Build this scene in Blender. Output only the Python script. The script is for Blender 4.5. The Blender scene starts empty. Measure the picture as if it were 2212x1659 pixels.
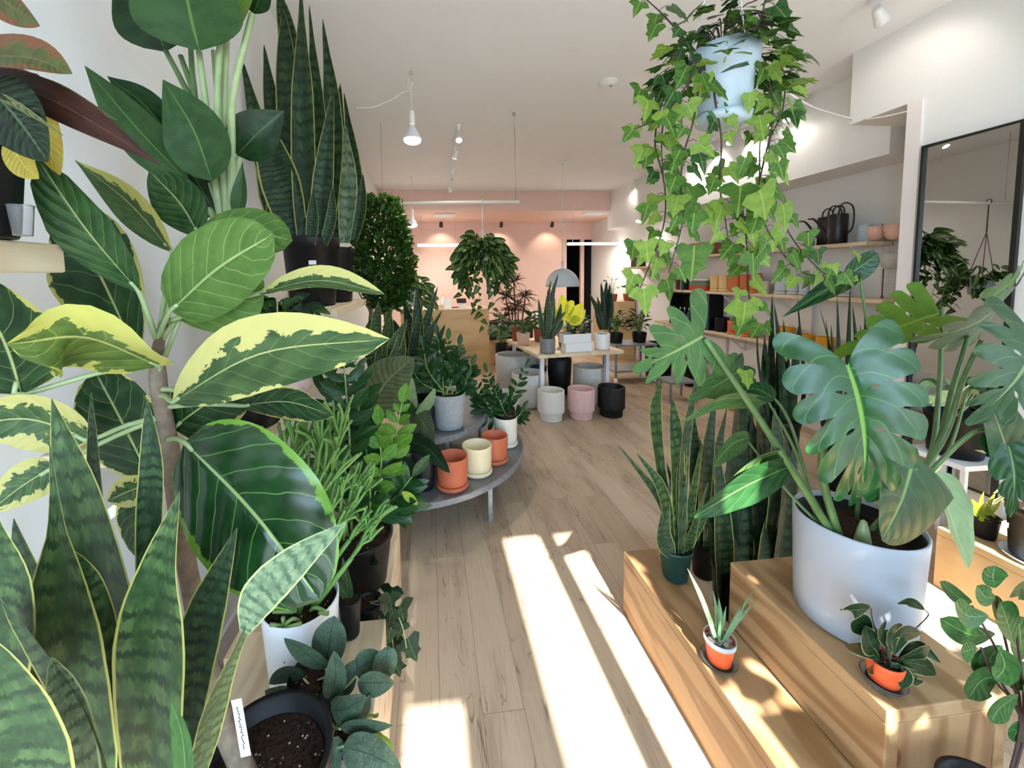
import bpy, bmesh, math, random
from mathutils import Vector, Matrix, Quaternion
from mathutils.geometry import tessellate_polygon
PI = math.pi
S = bpy.context.scene
COL = S.collection
R = random.Random(7)
# ------------------------------------------------------------------ camera
FPX, PPX, PPY = 850.0, 1020.0, 660.0
CAM = Vector((0, 0, 1.5))
def _cam_axes():
    y = Vector((-90 / FPX, 60 / FPX, -1)).normalized()
    u = Vector((-math.sin(.022), math.cos(.022), 0)); u -= u.dot(y) * y; u.normalize()
    x = y.cross(u)
    return Matrix(((x[0], y[0], u[0]), (x[1], y[1], u[1]), (x[2], y[2], u[2])))   # world -> camera
M_WC = _cam_axes(); M_CW = M_WC.transposed()
cd = bpy.data.cameras.new('camera'); co = bpy.data.objects.new('camera', cd); COL.objects.link(co)
cd.sensor_width = 36; cd.lens = FPX / 2212 * 36
cd.shift_x = (1106 - PPX) / 2212; cd.shift_y = -(829.5 - PPY) / 2212
cd.clip_start = .03; cd.clip_end = 200
co.matrix_world = Matrix.Translation(CAM) @ M_CW.to_4x4()
S.camera = co
def _ray(px, py): return M_CW @ Vector(((px - PPX) / FPX, -(py - PPY) / FPX, -1))
def at(px, py, Y):                       # the point of the place seen at a pixel, Y metres into the room
    d = _ray(px, py); return CAM + d * (Y / d.y)
def atz(px, py, z):
    d = _ray(px, py); return CAM + d * ((z - 1.5) / d.z)
def atx(px, py, X):
    d = _ray(px, py); return CAM + d * (X / d.x)
# ------------------------------------------------------------------ objects
def tag(o, label=None, cat=None, group=None, kind=None):
    if label: o['label'] = label
    if cat: o['category'] = cat
    if group: o['group'] = group
    if kind: o['kind'] = kind
    return o
def wloc(p):
    v = Vector((0, 0, 0))
    while p: v += p.location; p = p.parent
    return v
def thing(name, label, cat, loc=(0, 0, 0), group=None):
    o = bpy.data.objects.new(name, None); COL.objects.link(o); o.location = loc
    o.empty_display_size = .05
    return tag(o, label, cat, group)
class MB:
    def __init__(s): s.v = []; s.f = []; s.uv = []
    def add(s, vs, fs, uvs=None):
        n = len(s.v); s.v += [tuple(v) for v in vs]
        for f in fs:
            s.f.append([i + n for i in f])
            s.uv += [(uvs[i] if uvs else (0, 0)) for i in f]
        return s
def obj(name, mb, mat, parent=None, smooth=True, label=None, bevel=0, loc=None, kind=None):
    me = bpy.data.meshes.new(name)
    off = wloc(parent) if parent else Vector((0, 0, 0))
    own = Vector(loc) if loc is not None else Vector((0, 0, 0))
    o = bpy.data.objects.new(name, me)
    sh = off + (own if not parent else Vector((0, 0, 0)))
    me.from_pydata([(v[0] - sh.x, v[1] - sh.y, v[2] - sh.z) for v in mb.v], [], mb.f)
    ul = me.uv_layers.new(name='UVMap')
    flat = [c for uv in mb.uv for c in uv]
    if len(flat) == 2 * len(me.loops): ul.data.foreach_set('uv', flat)
    me.polygons.foreach_set('use_smooth', [smooth] * len(me.polygons))
    if isinstance(mat, (list, tuple)):
        for m in mat: me.materials.append(m)
    elif mat: me.materials.append(mat)
    me.update()
    COL.objects.link(o)
    if parent: o.parent = parent
    elif loc is not None: o.location = own
    if bevel:
        b = o.modifiers.new('bevel', 'BEVEL'); b.width = bevel; b.segments = 2; b.limit_method = 'ANGLE'; b.angle_limit = .6
    if label: o['label'] = label
    if kind: o['kind'] = kind
    return o
def struct(name, mb, mat, smooth=False, bevel=0):
    return tag(obj(name, mb, mat, None, smooth, None, bevel), kind='structure')
def dup(root, loc, label=None, group=None):
    c = root.copy(); COL.objects.link(c); c.location = loc
    if label: c['label'] = label
    if group: c['group'] = group
    def rec(a, b):
        for ch in [o for o in a.children]:
            d = ch.copy(); COL.objects.link(d); d.parent = b; rec(ch, d)
    rec(root, c)
    return c
# ------------------------------------------------------------------ shapes
def box(mb, x0, x1, y0, y1, z0, z1):
    if x0 > x1: x0, x1 = x1, x0
    if y0 > y1: y0, y1 = y1, y0
    if z0 > z1: z0, z1 = z1, z0
    vs = [(x0,y0,z0),(x1,y0,z0),(x1,y1,z0),(x0,y1,z0),(x0,y0,z1),(x1,y0,z1),(x1,y1,z1),(x0,y1,z1)]
    mb.add(vs, [(3,2,1,0),(4,5,6,7),(0,1,5,4),(1,2,6,5),(2,3,7,6),(3,0,4,7)], [(0,0),(1,0),(1,1),(0,1)] * 2)
    return mb
def boxm(*a): return box(MB(), *a)
def obox(mb, c, ax, ay, az, hx, hy, hz):
    c = Vector(c); vs = []
    for k in (-1, 1):
        for (i, j) in ((-1,-1),(1,-1),(1,1),(-1,1)):
            vs.append(c + ax * (i*hx) + ay * (j*hy) + az * (k*hz))
    mb.add(vs, [(3,2,1,0),(4,5,6,7),(0,1,5,4),(1,2,6,5),(2,3,7,6),(3,0,4,7)]); return mb
def lathe(mb, prof, c=(0,0,0), n=40, cap0=False, cap1=False, rib=None, axis=None):
    """prof: list of (r, z); rib: function(angle_index, r, z) -> r"""
    c = Vector(c); vs = []; fs = []; uvs = []; m = len(prof)
    q = Vector((0,0,1)).rotation_difference(Vector(axis).normalized()) if axis is not None else None
    for j, (r, z) in enumerate(prof):
        for i in range(n):
            t = 2 * PI * i / n; rr = rib(i, r, z, j) if rib else r
            p = Vector((rr * math.cos(t), rr * math.sin(t), z))
            if q: p = q @ p
            vs.append(c + p); uvs.append((i / n, j / max(1, m - 1)))
    for j in range(m - 1):
        for i in range(n):
            a = j*n + i; b = j*n + (i+1) % n
            fs.append((a, b, b + n, a + n))
    if cap0: fs.append(tuple(reversed(range(n))))
    if cap1: fs.append(tuple(range((m-1)*n, m*n)))
    mb.add(vs, fs, uvs); return mb
def catmull(pts, n):
    pts = [Vector(p) for p in pts]
    if len(pts) == 2: return [pts[0].lerp(pts[1], i/(n-1)) for i in range(n)]
    P = [pts[0]*2 - pts[1]] + pts + [pts[-1]*2 - pts[-2]]
    seg = len(pts) - 1; out = []
    for i in range(n):
        t = i / (n-1) * seg; k = min(int(t), seg-1); t -= k
        p0, p1, p2, p3 = P[k:k+4]
        out.append(.5*((2*p1) + (p2-p0)*t + (2*p0-5*p1+4*p2-p3)*t*t + (3*p1-p0-3*p2+p3)*t**3))
    return out
def tube(mb, pts, r, n=8, segs=None, caps=True):
    pts = [Vector(p) for p in pts]
    if segs: pts = catmull(pts, segs)
    m = len(pts); rs = r if isinstance(r, (list, tuple)) else [r]*m
    if len(rs) != m: rs = [rs[0] + (rs[-1]-rs[0])*i/(m-1) for i in range(m)]
    a = (pts[1]-pts[0]).normalized()
    s = a.cross(Vector((0,0,1)));
    if s.length < .05: s = a.cross(Vector((1,0,0)))
    s.normalize(); vs = []; fs = []; uvs = []
    for i in range(m):
        a = (pts[min(i+1,m-1)] - pts[max(i-1,0)])
        if a.length < 1e-9: a = Vector((0,0,1))
        a.normalize(); s = s - a*s.dot(a)
        if s.length < 1e-6: s = a.orthogonal()
        s.normalize(); t = a.cross(s)
        for k in range(n):
            w = 2*PI*k/n
            vs.append(pts[i] + s*(rs[i]*math.cos(w)) + t*(rs[i]*math.sin(w))); uvs.append((k/n, i/(m-1)))
    for i in range(m-1):
        for k in range(n):
            q = i*n+k; w = i*n+(k+1)%n
            fs.append((q, w, w+n, q+n))
    if caps: fs.append(tuple(reversed(range(n)))); fs.append(tuple(range((m-1)*n, m*n)))
    mb.add(vs, fs, uvs); return mb
def ring(mb, c, rad, r, axis=(0,0,1), n=24, k=8):
    q = Vector((0,0,1)).rotation_difference(Vector(axis).normalized()); c = Vector(c)
    pts = [c + q @ Vector((rad*math.cos(2*PI*i/n), rad*math.sin(2*PI*i/n), 0)) for i in range(n+1)]
    return tube(mb, pts, r, k, caps=False)
# leaf outlines, half width at u along the blade
SH = {
 'ell':   lambda u: math.sin(PI*u)**.75,
 'ovate': lambda u: (math.sin(PI*u**.72)**.72) if 0 < u < 1 else 0,
 'obov':  lambda u: (math.sin(PI*(1-(1-u)**.72))**.75) if 0 < u < 1 else 0,
 'round': lambda u: (max(0, 1-(2*u-1)**2))**.5 * (1 - .12*u),
 'paddle': lambda u: math.sin(PI*u**.70)**.95 if 0 < u < 1 else 0,
 'lance': lambda u: math.sin(PI*u**.8)**1.1,
 'heart': lambda u: ((1-u)**.62 * min(1, (u+.03)*6)**.5) * 1.04 if u < 1 else 0,
 'sword': lambda u: (.62+.38*math.sin(PI*min(1, u*1.25+.0)))*(1 if u < .72 else max(0, 1-((u-.72)/.28)**2.0)**.8),
 'strap': lambda u: min(1, .7+u)*(1 if u < .6 else max(0, (1-u)/.4)**.75),
}
def frame(a, n_hint, roll=0):
    a = a.normalized(); n = n_hint - a*n_hint.dot(a)
    if n.length < 1e-4: n = a.orthogonal()
    n.normalize()
    if roll: n = Quaternion(a, math.radians(roll)) @ n
    return a, a.cross(n).normalized(), n
def leaf(mb, pts, w, shape='ovate', roll=0, fold=.15, wave=0, arch=0, n_hint=None, nu=14, nv=6, cup=0, twist=0, wl=None, ph=0):
    """pts: world centre line; w: full width; arch: lift of the middle; twist: extra roll base->tip in degrees"""
    n_hint = n_hint or Vector((0, -1, 0)); f = SH[shape] if isinstance(shape, str) else shape
    c = catmull(pts, nu+1); Lt = sum((c[i+1]-c[i]).length for i in range(nu))
    if arch:
        a, s, n = frame(c[-1]-c[0], n_hint, roll)
        c = [p + n*(arch*Lt*4*(i/nu)*(1-i/nu)) for i, p in enumerate(c)]
    vs = []; fs = []; uvs = []
    for i in range(nu+1):
        u = i/nu; t = c[min(i+1,nu)] - c[max(i-1,0)]
        a, s, n = frame(t, n_hint, roll + twist*u)
        hw = .5*w*f(min(1, max(0, u)))
        if wl: 
            x = u*(len(wl)-1); k = min(int(x), len(wl)-2); hw = .5*(wl[k]+(wl[k+1]-wl[k])*(x-k))*(1 if u < 1 else 0)
        hw = max(hw, .0006)
        for j in range(nv+1):
            v = 2*j/nv - 1; av = abs(v)
            z = fold*av + cup*av*av + wave*math.sin(u*17+ph+(2.1 if v > 0 else 0))*av*av
            k = 1/math.sqrt(1+(fold+cup)**2)
            vs.append(c[i] + s*(hw*v*k) + n*(hw*z)); uvs.append((j/nv, u))
    for i in range(nu):
        for j in range(nv):
            q = i*(nv+1)+j; fs.append((q, q+1, q+nv+2, q+nv+1))
    mb.add(vs, fs, uvs); return mb
def pl(parent, mat, pts, w, shape='ovate', name='leaf', label=None, wpx=True, **k):
    """a leaf given by pixels and depths: pts [(px,py,Y)...], w in pixels"""
    P = [at(*p) for p in pts]
    Ym = sum(p[2] for p in pts)/len(pts); ro = math.radians(k.get('roll', 0))
    ww = w*Ym/FPX/max(.3, math.cos(ro))
    if 'wl' in k: k['wl'] = [x*Ym/FPX for x in k['wl']]
    return obj(name, leaf(MB(), P, ww, shape, **k), mat, parent, label=label)
def monstera(mb, base, tip, w, n_hint=None, roll=0, lobes=6, gap=.5, vs0=.42, droop=.25, fold=.12, back=140, seed=0, hole=True, nv=14, bl=.42, ax=1.0):
    """a split leaf: base = where the stalk joins, tip = apex, w = full width"""
    n_hint = n_hint or Vector((0, -1, 0)); base = Vector(base); tip = Vector(tip)
    L = (tip-base).length; a, s, n = frame(tip-base, n_hint, roll); rr = random.Random(seed)
    W = w/L; per = 7
    def ell(u): return W*.5*(1.02*(1-u)**bl + .05) if u < 1 else .05
    for sd in (-1, 1):
        gaps = [0] + [(k+rr.uniform(-.12,.12))/lobes for k in range(1, lobes)] + [1]
        gw = [0] + [rr.uniform(.55, 1.1)*gap for _ in range(lobes-1)] + [0]
        g0 = [2] + [vs0 + rr.uniform(-.1,.14) for _ in range(lobes-1)] + [2]
        def rowpt(u, v, lobe_t):
            m = .80*u**1.05
            ang = math.radians(back)*(1-u)**ax
            l = ell(u)*(1 if u < .8 else 1) + (.2 if u > .98 else 0)*0
            l = max(l, (1-m)*u**3)
            end = 1 - .12*abs(2*lobe_t-1)**2.5*min(1, max(0, (v-.3)/.7))
            v2 = v*end; x = y = 0; st = 10
            for q in range(st):
                vv = v2*(q+.5)/st
                t = ang*(1-.33*vv) 
                x += math.sin(t)*l*v2/st; y += math.cos(t)*l*v2/st
            y += m
            r2 = x*x + (y-.4)**2
            z = fold*abs(x) - droop*r2 - .10*droop*math.cos((lobe_t-.5)*6)*v*v*.4
            z -= droop*.35*max(0, y)**2 
            return base + s*(x*sd*L) + a*(y*L) + n*(z*L)
        for k in range(lobes):
            vs = []; fs = []; uvs = []
            for i in range(per+1):
                t = i/per
                for j in range(nv+1):
                    v = j/nv
                    gA = gw[k]*max(0, v-g0[k])/lobes; gB = gw[k+1]*max(0, v-g0[k+1])/lobes
                    if hole and .16 < v < .34:
                        h = .10*math.sin((v-.16)/.18*PI)/lobes
                        if 0 < k and k % 2 == 0: gA = max(gA, h)
                        if k+1 < lobes and (k+1) % 2 == 0: gB = max(gB, h)
                    u0 = gaps[k]+gA; u1 = gaps[k+1]-gB
                    u = u0+(u1-u0)*t
                    vs.append(rowpt(u, v, t)); uvs.append((.5+sd*.5*v, (k+t)/lobes))
            for i in range(per):
                for j in range(nv):
                    q = i*(nv+1)+j; f = (q, q+1, q+nv+2, q+nv+1)
                    fs.append(f if sd > 0 else f[::-1])
            mb.add(vs, fs, uvs)
    return mb
IVY = [(-.08,0),(-.34,-.10),(-.52,.06),(-.40,.30),(-.30,.46),(-.34,.66),(-.16,.74),(-.07,.92),(0,1.05),(.07,.92),(.16,.74),(.34,.66),(.30,.46),(.40,.30),(.52,.06),(.34,-.10),(.08,0)]
IVY3 = [(-.06,.03),(-.22,-.10),(-.42,-.02),(-.60,.20),(-.44,.32),(-.24,.42),(-.20,.62),(-.10,.86),(0,1.08),(.10,.86),(.20,.62),(.24,.42),(.44,.32),(.60,.20),(.42,-.02),(.22,-.10),(.06,.03)]
def ivyleaf(mb, base, a, n_hint, size, out=IVY3, bend=.3, roll=0):
    a, s, n = frame(Vector(a), n_hint, roll); base = Vector(base)
    o = [(0, 0)]; 
    mid = (0, .34)
    pts = [mid] + out; vs = []; uvs = []
    for (x, y) in pts:
        z = -bend*(x*x*.9 + max(0, y-.3)**2*.6) + .10*abs(x)
        vs.append(base + s*(x*size) + a*(y*size) + n*(z*size)); uvs.append((.5+x*.8, min(1, max(0, .05+y*.85))))
    k = len(pts); fs = [(0, i, i+1) for i in range(1, k-1)] + [(0, k-1, 1)]
    mb.add(vs, fs, uvs); return mb
def pot(parent, mat, c, r0, r1, h, lip=0, thick=.006, n=48, rib=None, name='pot', label=None, soil=True, soilmat=None, depth=.03, rimh=.0, rimr=.0, saucer=None, foot=0):
    """r0 bottom radius, r1 top radius, c = base centre"""
    pr = [(r0*.0+.001, 0), (r0*.94, 0), (r0, .006)]
    if rimh:
        pr += [(r0+(r1-r0)*(h-rimh)/h, h-rimh), (r1+rimr, h-rimh+.003), (r1+rimr*1.2, h-.004), (r1+rimr, h)]
    else:
        k = 8
        for i in range(1, k): pr.append((r0+(r1-r0)*i/k, .006+(h-.012)*i/k))
        pr += [(r1, h-.004), (r1-.002, h)]
    ri = r1-thick; rb = r0-thick
    pr += [(ri, h-.002), (rb+(ri-rb)*.45, h*.45), (rb, thick*1.5), (.001, thick*1.5)]
    mb = lathe(MB(), pr, c, n, rib=rib); o = obj(name, mb, mat, parent, label=label)
    if soil:
        z = h-depth; rs = rb+(ri-rb)*z/h - .001
        sm = MB(); rr = random.Random(int(1000*abs(c[0]+c[1])))
        lathe(sm, [(.001, z+.006)] + [(rs*q, z+.006-.006*q+rr.uniform(-.002,.002)) for q in (.3,.55,.8,1)], c, 28)
        obj('soil', sm, soilmat or MAT['soil'], parent)
    return o
# ------------------------------------------------------------------ materials
def lin(c):
    c = c/255; return c/12.92 if c <= .04045 else ((c+.055)/1.055)**2.4
def rgb(r, g, b): return (lin(r), lin(g), lin(b), 1)
class E_:
    def __init__(s, nt, k): s.nt = nt; s.k = k
    def _m(s, op, o=None, o2=None, clamp=False):
        n = s.nt.nodes.new('ShaderNodeMath'); n.operation = op; n.use_clamp = clamp
        for i, x in enumerate((s, o, o2)):
            if x is None: continue
            if isinstance(x, E_): s.nt.links.new(x.k, n.inputs[i])
            else: n.inputs[i].default_value = x
        return E_(s.nt, n.outputs[0])
    def __add__(s, o): return s._m('ADD', o)
    __radd__ = __add__
    def __sub__(s, o): return s._m('SUBTRACT', o)
    def __mul__(s, o): return s._m('MULTIPLY', o)
    __rmul__ = __mul__
    def abs(s): return s._m('ABSOLUTE')
    def sin(s): return s._m('SINE')
    def fract(s): return s._m('FRACT')
    def min(s, o): return s._m('MINIMUM', o)
    def max(s, o): return s._m('MAXIMUM', o)
    def inv(s): return (s*-1) + 1
    def step(s, a, b, lo=0., hi=1.):
        n = s.nt.nodes.new('ShaderNodeMapRange'); n.interpolation_type = 'SMOOTHSTEP'
        s.nt.links.new(s.k, n.inputs[0])
        for i, x in ((1, a), (2, b), (3, lo), (4, hi)): n.inputs[i].default_value = x
        return E_(s.nt, n.outputs[0])
class Mt:
    def __init__(s, name):
        s.m = bpy.data.materials.new(name); s.m.use_nodes = True; s.nt = s.m.node_tree
        s.b = s.nt.nodes['Principled BSDF']; s.out = s.nt.nodes['Material Output']; MAT[name] = s.m
    def nd(s, t): return s.nt.nodes.new(t)
    def uv(s):
        n = s.nd('ShaderNodeTexCoord'); q = s.nd('ShaderNodeSeparateXYZ'); s.nt.links.new(n.outputs['UV'], q.inputs[0])
        return E_(s.nt, q.outputs[0]), E_(s.nt, q.outputs[1])
    def pos(s, kind='Object'):
        n = s.nd('ShaderNodeTexCoord'); q = s.nd('ShaderNodeSeparateXYZ'); s.nt.links.new(n.outputs[kind], q.inputs[0])
        return [E_(s.nt, q.outputs[i]) for i in range(3)]
    def rnd(s): return E_(s.nt, s.nd('ShaderNodeObjectInfo').outputs['Random'])
    def vec(s, x, y, z=0.):
        n = s.nd('ShaderNodeCombineXYZ')
        for i, v in enumerate((x, y, z)):
            if isinstance(v, E_): s.nt.links.new(v.k, n.inputs[i])
            else: n.inputs[i].default_value = v
        return n.outputs[0]
    def noise(s, vec, scale=5, detail=3, rough=.5, dist=0):
        n = s.nd('ShaderNodeTexNoise'); s.nt.links.new(vec, n.inputs['Vector'])
        n.inputs['Scale'].default_value = scale; n.inputs['Detail'].default_value = detail
        n.inputs['Roughness'].default_value = rough; n.inputs['Distortion'].default_value = dist
        return E_(s.nt, n.outputs[0])
    def voro(s, vec, scale=5, feature='F1'):
        n = s.nd('ShaderNodeTexVoronoi'); s.nt.links.new(vec, n.inputs['Vector']); n.inputs['Scale'].default_value = scale
        n.feature = feature
        return E_(s.nt, n.outputs['Distance'])
    def mix(s, f, a, b):
        n = s.nd('ShaderNodeMix'); n.data_type = 'RGBA'
        for i, x in ((0, f), (6, a), (7, b)):
            if isinstance(x, E_): s.nt.links.new(x.k, n.inputs[i])
            elif i == 0: n.inputs[0].default_value = x
            elif isinstance(x, tuple): n.inputs[i].default_value = x
            else: s.nt.links.new(x, n.inputs[i])
        return n.outputs[2]
    def fin(s, color=None, rough=.5, spec=.5, metal=0, trans=0, bump=None, bstr=.3, bdist=.01, coat=0):
        b = s.b
        if isinstance(color, tuple): b.inputs['Base Color'].default_value = color
        elif color is not None: s.nt.links.new(color, b.inputs['Base Color'])
        if isinstance(rough, E_): s.nt.links.new(rough.k, b.inputs['Roughness'])
        else: b.inputs['Roughness'].default_value = rough
        b.inputs['Specular IOR Level'].default_value = spec; b.inputs['Metallic'].default_value = metal
        b.inputs['Coat Weight'].default_value = coat
        if bump is not None:
            n = s.nd('ShaderNodeBump'); n.inputs['Strength'].default_value = bstr; n.inputs['Distance'].default_value = bdist
            s.nt.links.new(bump.k, n.inputs['Height']); s.nt.links.new(n.outputs[0], b.inputs['Normal'])
        if trans:
            t = s.nd('ShaderNodeBsdfTranslucent'); x = s.nd('ShaderNodeMixShader'); x.inputs[0].default_value = trans
            if isinstance(color, tuple): t.inputs[0].default_value = color
            elif color is not None: s.nt.links.new(color, t.inputs[0])
            s.nt.links.new(b.outputs[0], x.inputs[1]); s.nt.links.new(t.outputs[0], x.inputs[2])
            s.nt.links.new(x.outputs[0], s.out.inputs[0])
        return s.m
MAT = {}
def plain(name, c, rough=.5, spec=.5, metal=0, grain=0, gs=60, coat=0, var=0):
    m = Mt(name); col = c
    if var:
        p = m.pos(); n = m.noise(m.vec(*p), gs, 4, .6)
        d = tuple(x*(1-var) for x in c[:3]) + (1,)
        col = m.mix(n.step(.3, .7), d, c)
        return m.fin(col, rough, spec, metal, bump=n if grain else None, bstr=grain, bdist=.002, coat=coat)
    return m.fin(col, rough, spec, metal, coat=coat)
def emit(name, c, st):
    m = Mt(name); m.b.inputs['Base Color'].default_value = c
    m.b.inputs['Emission Color'].default_value = c; m.b.inputs['Emission Strength'].default_value = st
    return m.m
LK = .68
def leafmat(name, c1, c2, vein=None, nv=8, sl=.9, vw=.06, vstr=.5, mid=.05, midc=None, margin=None, mw=.72, mamp=.5, mscale=3.2,
            band=None, bandn=24, rough=.38, tr=.22, stripe=None, sw=.25, spots=None, spec=.5, flame=None, side=0):
    def dk(c):
        if c is None: return None
        l = .07*(.25*c[0]+.65*c[1]+.1*c[2]); return (LK*(c[0]*.93+l)*1.03, LK*(c[1]*.93+l), LK*(c[2]*.93+l)*.80, 1)
    c1, c2, vein, midc, margin, band, stripe, spots, flame = [dk(c) for c in (c1, c2, vein, midc, margin, band, stripe, spots, flame)]
    m = Mt(name); u, v = m.uv(); a = (u*2-1).abs(); r = m.rnd()*37
    uvv = m.vec(u*1.4+r, v*2.2+r, r)
    n1 = m.noise(uvv, 3, 3)
    col = m.mix(n1.step(.35, .65), c1, c2)
    if spots:
        n4 = m.noise(m.vec(u*2.2+r, v*6+r, r), 7, 3, .6); col = m.mix(n4.step(.52, .62)*.75, col, spots)
    if band:
        n2 = m.noise(m.vec(u*13+r, v*13+r, r), 2.0, 4, .65); n3 = m.noise(m.vec(u*3.+r, v*3, r), 1.3, 1)
        w = (v*bandn + n2*5.5 + n3*5).sin()
        f = w.step(.0, .9)*n1.step(.3, .58, .2, .95)
        n5 = m.noise(m.vec(u*1.6+r, v*5+r*2, r), 2.6, 3, .6); col = m.mix(n5.step(.40, .62)*.6, col, band)
        col = m.mix(f, col, band)
    if flame:
        x = (v*nv - a*sl*nv*.5).fract(); d = (x-.5).abs()
        col = m.mix((d + a*.25 + n1*.2).step(.30, .42).inv(), col, flame)
    if vein:
        bv = m.noise(m.vec(u*2+r, v*2, r), 3, 1)
        x = (v*nv - a*sl*nv*.25 - a*a*.5 + bv*.35).fract(); d = x.min(x.inv())
        col = m.mix(d.step(0, vw).inv()*vstr*a.step(.86, 1).inv(), col, vein)
    if stripe: col = m.mix((a + n1*.5-.25).step(sw, sw+.12).inv(), col, stripe)
    if margin:
        nm = m.noise(m.vec(u*1.1+r, v*2.0+r, r), mscale, 4, .65, .4)
        e = a + (nm-.5)*mamp*2
        if side: e = e + (u-.5).step(-.06, .06, -.30*side, .30*side)
        if mamp < .05: e = a + (nm-.5)*mamp
        col = m.mix(e.step(mw, mw+.035), col, margin)
    if mid: col = m.mix(a.step(mid*.35, mid).inv()*v.step(.93, 1).inv(), col, midc or vein or c2)
    h = n1
    if vein:
        h = d.step(0, .5)*.6 + a.step(0, .1)*.8
    return m.fin(col, rough+.04, spec*.5, trans=tr, bump=h, bstr=.35*min(1, vstr*1.7) if vein else .3, bdist=.006)
def wood(name, c1, c2, knot, axis=1, scale=1, rough=.5, kn=.9, ring=14):
    m = Mt(name); p = m.pos(); o = [i for i in range(3) if i != axis]
    lng = p[axis]; q1 = p[o[0]]; q2 = p[o[1]]
    big = m.noise(m.vec(lng*.7*scale, q1*3.2*scale, q2*3.2*scale), 2.2, 2, .5)
    fine = m.noise(m.vec(lng*2*scale, q1*60*scale, q2*60*scale), 2, 3, .6)
    g = ((big*ring*2 + q1*9 + q2*7).sin()*.5+.5).step(.2, 1)
    col = m.mix(g*.72 + fine*.3, c1, c2)
    vn = m.voro(m.vec(lng*2.6*scale, q1*7*scale, q2*7*scale), 1.35)
    k = vn.step(.05, .13).inv()*kn
    col = m.mix(vn.step(.1, .28).inv()*.45, col, c2)
    col = m.mix(k, col, knot)
    return m.fin(col, rough, .35, bump=fine, bstr=.12, bdist=.002)
def mk_mats():
    plain('white_paint', rgb(234, 235, 233), .75, .3, grain=.03, gs=90, var=.015)
    plain('ceiling_paint', rgb(236, 239, 242), .8, .25, var=.02, gs=4)
    plain('pink_paint', rgb(232, 200, 188), .75, .3, var=.03, gs=3)
    plain('white_trim', rgb(236, 230, 228), .4)
    plain('white_plastic', rgb(235, 236, 236), .35)
    plain('grey_white_glaze', rgb(166, 174, 186), .38)
    plain('white_enamel', rgb(226, 230, 236), .3)
    plain('black_plastic', rgb(17, 17, 19), .46, .25)
    plain('grower_plastic', rgb(24, 25, 27), .42, .28, var=.25, gs=14)
    plain('blue_black_plastic', rgb(26, 31, 36), .4)
    plain('green_plastic', rgb(22, 62, 56), .36)
    plain('black_metal', rgb(14, 14, 15), .38, .6)
    plain('grey_metal', rgb(150, 158, 166), .42, .5, metal=.35, var=.3, gs=40)
    plain('steel', rgb(150, 150, 150), .3, metal=1)
    plain('dark_steel', rgb(70, 70, 72), .45, metal=.8)
    plain('concrete', rgb(168, 172, 176), .8, .3, grain=.25, gs=45, var=.18)
    plain('light_concrete', rgb(202, 200, 196), .85, .25, grain=.2, gs=30, var=.12)
    plain('grey_glaze', rgb(122, 124, 126), .45)
    plain('cream_glaze', rgb(238, 226, 188), .35, var=.04, gs=12)
    plain('cream_white', rgb(238, 234, 220), .4)
    plain('terracotta', rgb(206, 112, 78), .6, var=.1, gs=20)
    plain('dark_terracotta', rgb(146, 78, 58), .75, var=.12, gs=20)
    plain('orange_plastic', rgb(226, 92, 48), .45)
    plain('orange_glaze', rgb(214, 116, 62), .45, var=.06, gs=12)
    plain('yellow_glaze', rgb(224, 160, 34), .4)
    plain('butter_glaze', rgb(238, 204, 140), .45)
    plain('pink_glaze', rgb(226, 196, 192), .45)
    plain('blush_glaze', rgb(232, 190, 172), .5)
    plain('rose_ribbed', rgb(226, 184, 178), .7, var=.06, gs=30)
    plain('bone_ribbed', rgb(222, 216, 206), .75, var=.06, gs=30)
    plain('black_ribbed', rgb(16, 17, 20), .55)
    plain('pale_grey_glaze', rgb(196, 203, 212), .42)
    plain('navy', rgb(30, 42, 62), .5)
    plain('blue_bucket', rgb(44, 70, 96), .4)
    plain('cork', rgb(170, 120, 80), .8, var=.3, gs=80)
    plain('wicker', rgb(196, 158, 96), .7, grain=.8, gs=40, var=.4)
    plain('paper', rgb(236, 238, 240), .7)
    plain('ink', rgb(40, 42, 50), .8)
    plain('red_paper', rgb(196, 52, 34), .6)
    plain('moss_paper', rgb(110, 128, 96), .7)
    plain('cord_white', rgb(226, 224, 220), .7)
    plain('cord_brown', rgb(90, 50, 40), .7)
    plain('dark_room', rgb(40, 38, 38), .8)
    plain('bark', rgb(128, 110, 92), .85, grain=.5, gs=60, var=.35)
    plain('dark_bark', rgb(84, 62, 48), .85, grain=.5, gs=50, var=.35)
    plain('vine_brown', rgb(62, 40, 38), .6)
    plain('green_stem', rgb(120, 150, 84), .45)
    plain('pale_stem', rgb(158, 176, 124), .42, var=.2, gs=20)
    plain('monstera_stem', rgb(92, 124, 70), .42, var=.3, gs=16)
    plain('pencil_green', rgb(100, 144, 66), .45, var=.3, gs=25)
    plain('stand_mesh', rgb(116, 120, 124), .5, metal=.3)
    plain('perlite', rgb(214, 206, 196), .9)
    m = Mt('mirror_glass'); m.fin(rgb(196, 198, 196), .012, .5, 1.0)
    # clear plastic
    m = Mt('clear_plastic'); b = m.b; b.inputs['Base Color'].default_value = (.95, .96, .98, 1); b.inputs['Roughness'].default_value = .08
    b.inputs['Transmission Weight'].default_value = .92; b.inputs['IOR'].default_value = 1.2
    m = Mt('frosted_plastic'); m.fin(rgb(206, 222, 232), .35, .5, trans=.35)
    m = Mt('window_glass'); b = m.b
    t = m.nd('ShaderNodeBsdfTransparent'); g = m.nd('ShaderNodeBsdfGlossy'); g.inputs['Roughness'].default_value = .02
    x = m.nd('ShaderNodeMixShader'); x.inputs[0].default_value = .06
    m.nt.links.new(t.outputs[0], x.inputs[1]); m.nt.links.new(g.outputs[0], x.inputs[2]); m.nt.links.new(x.outputs[0], m.out.inputs[0])
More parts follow.
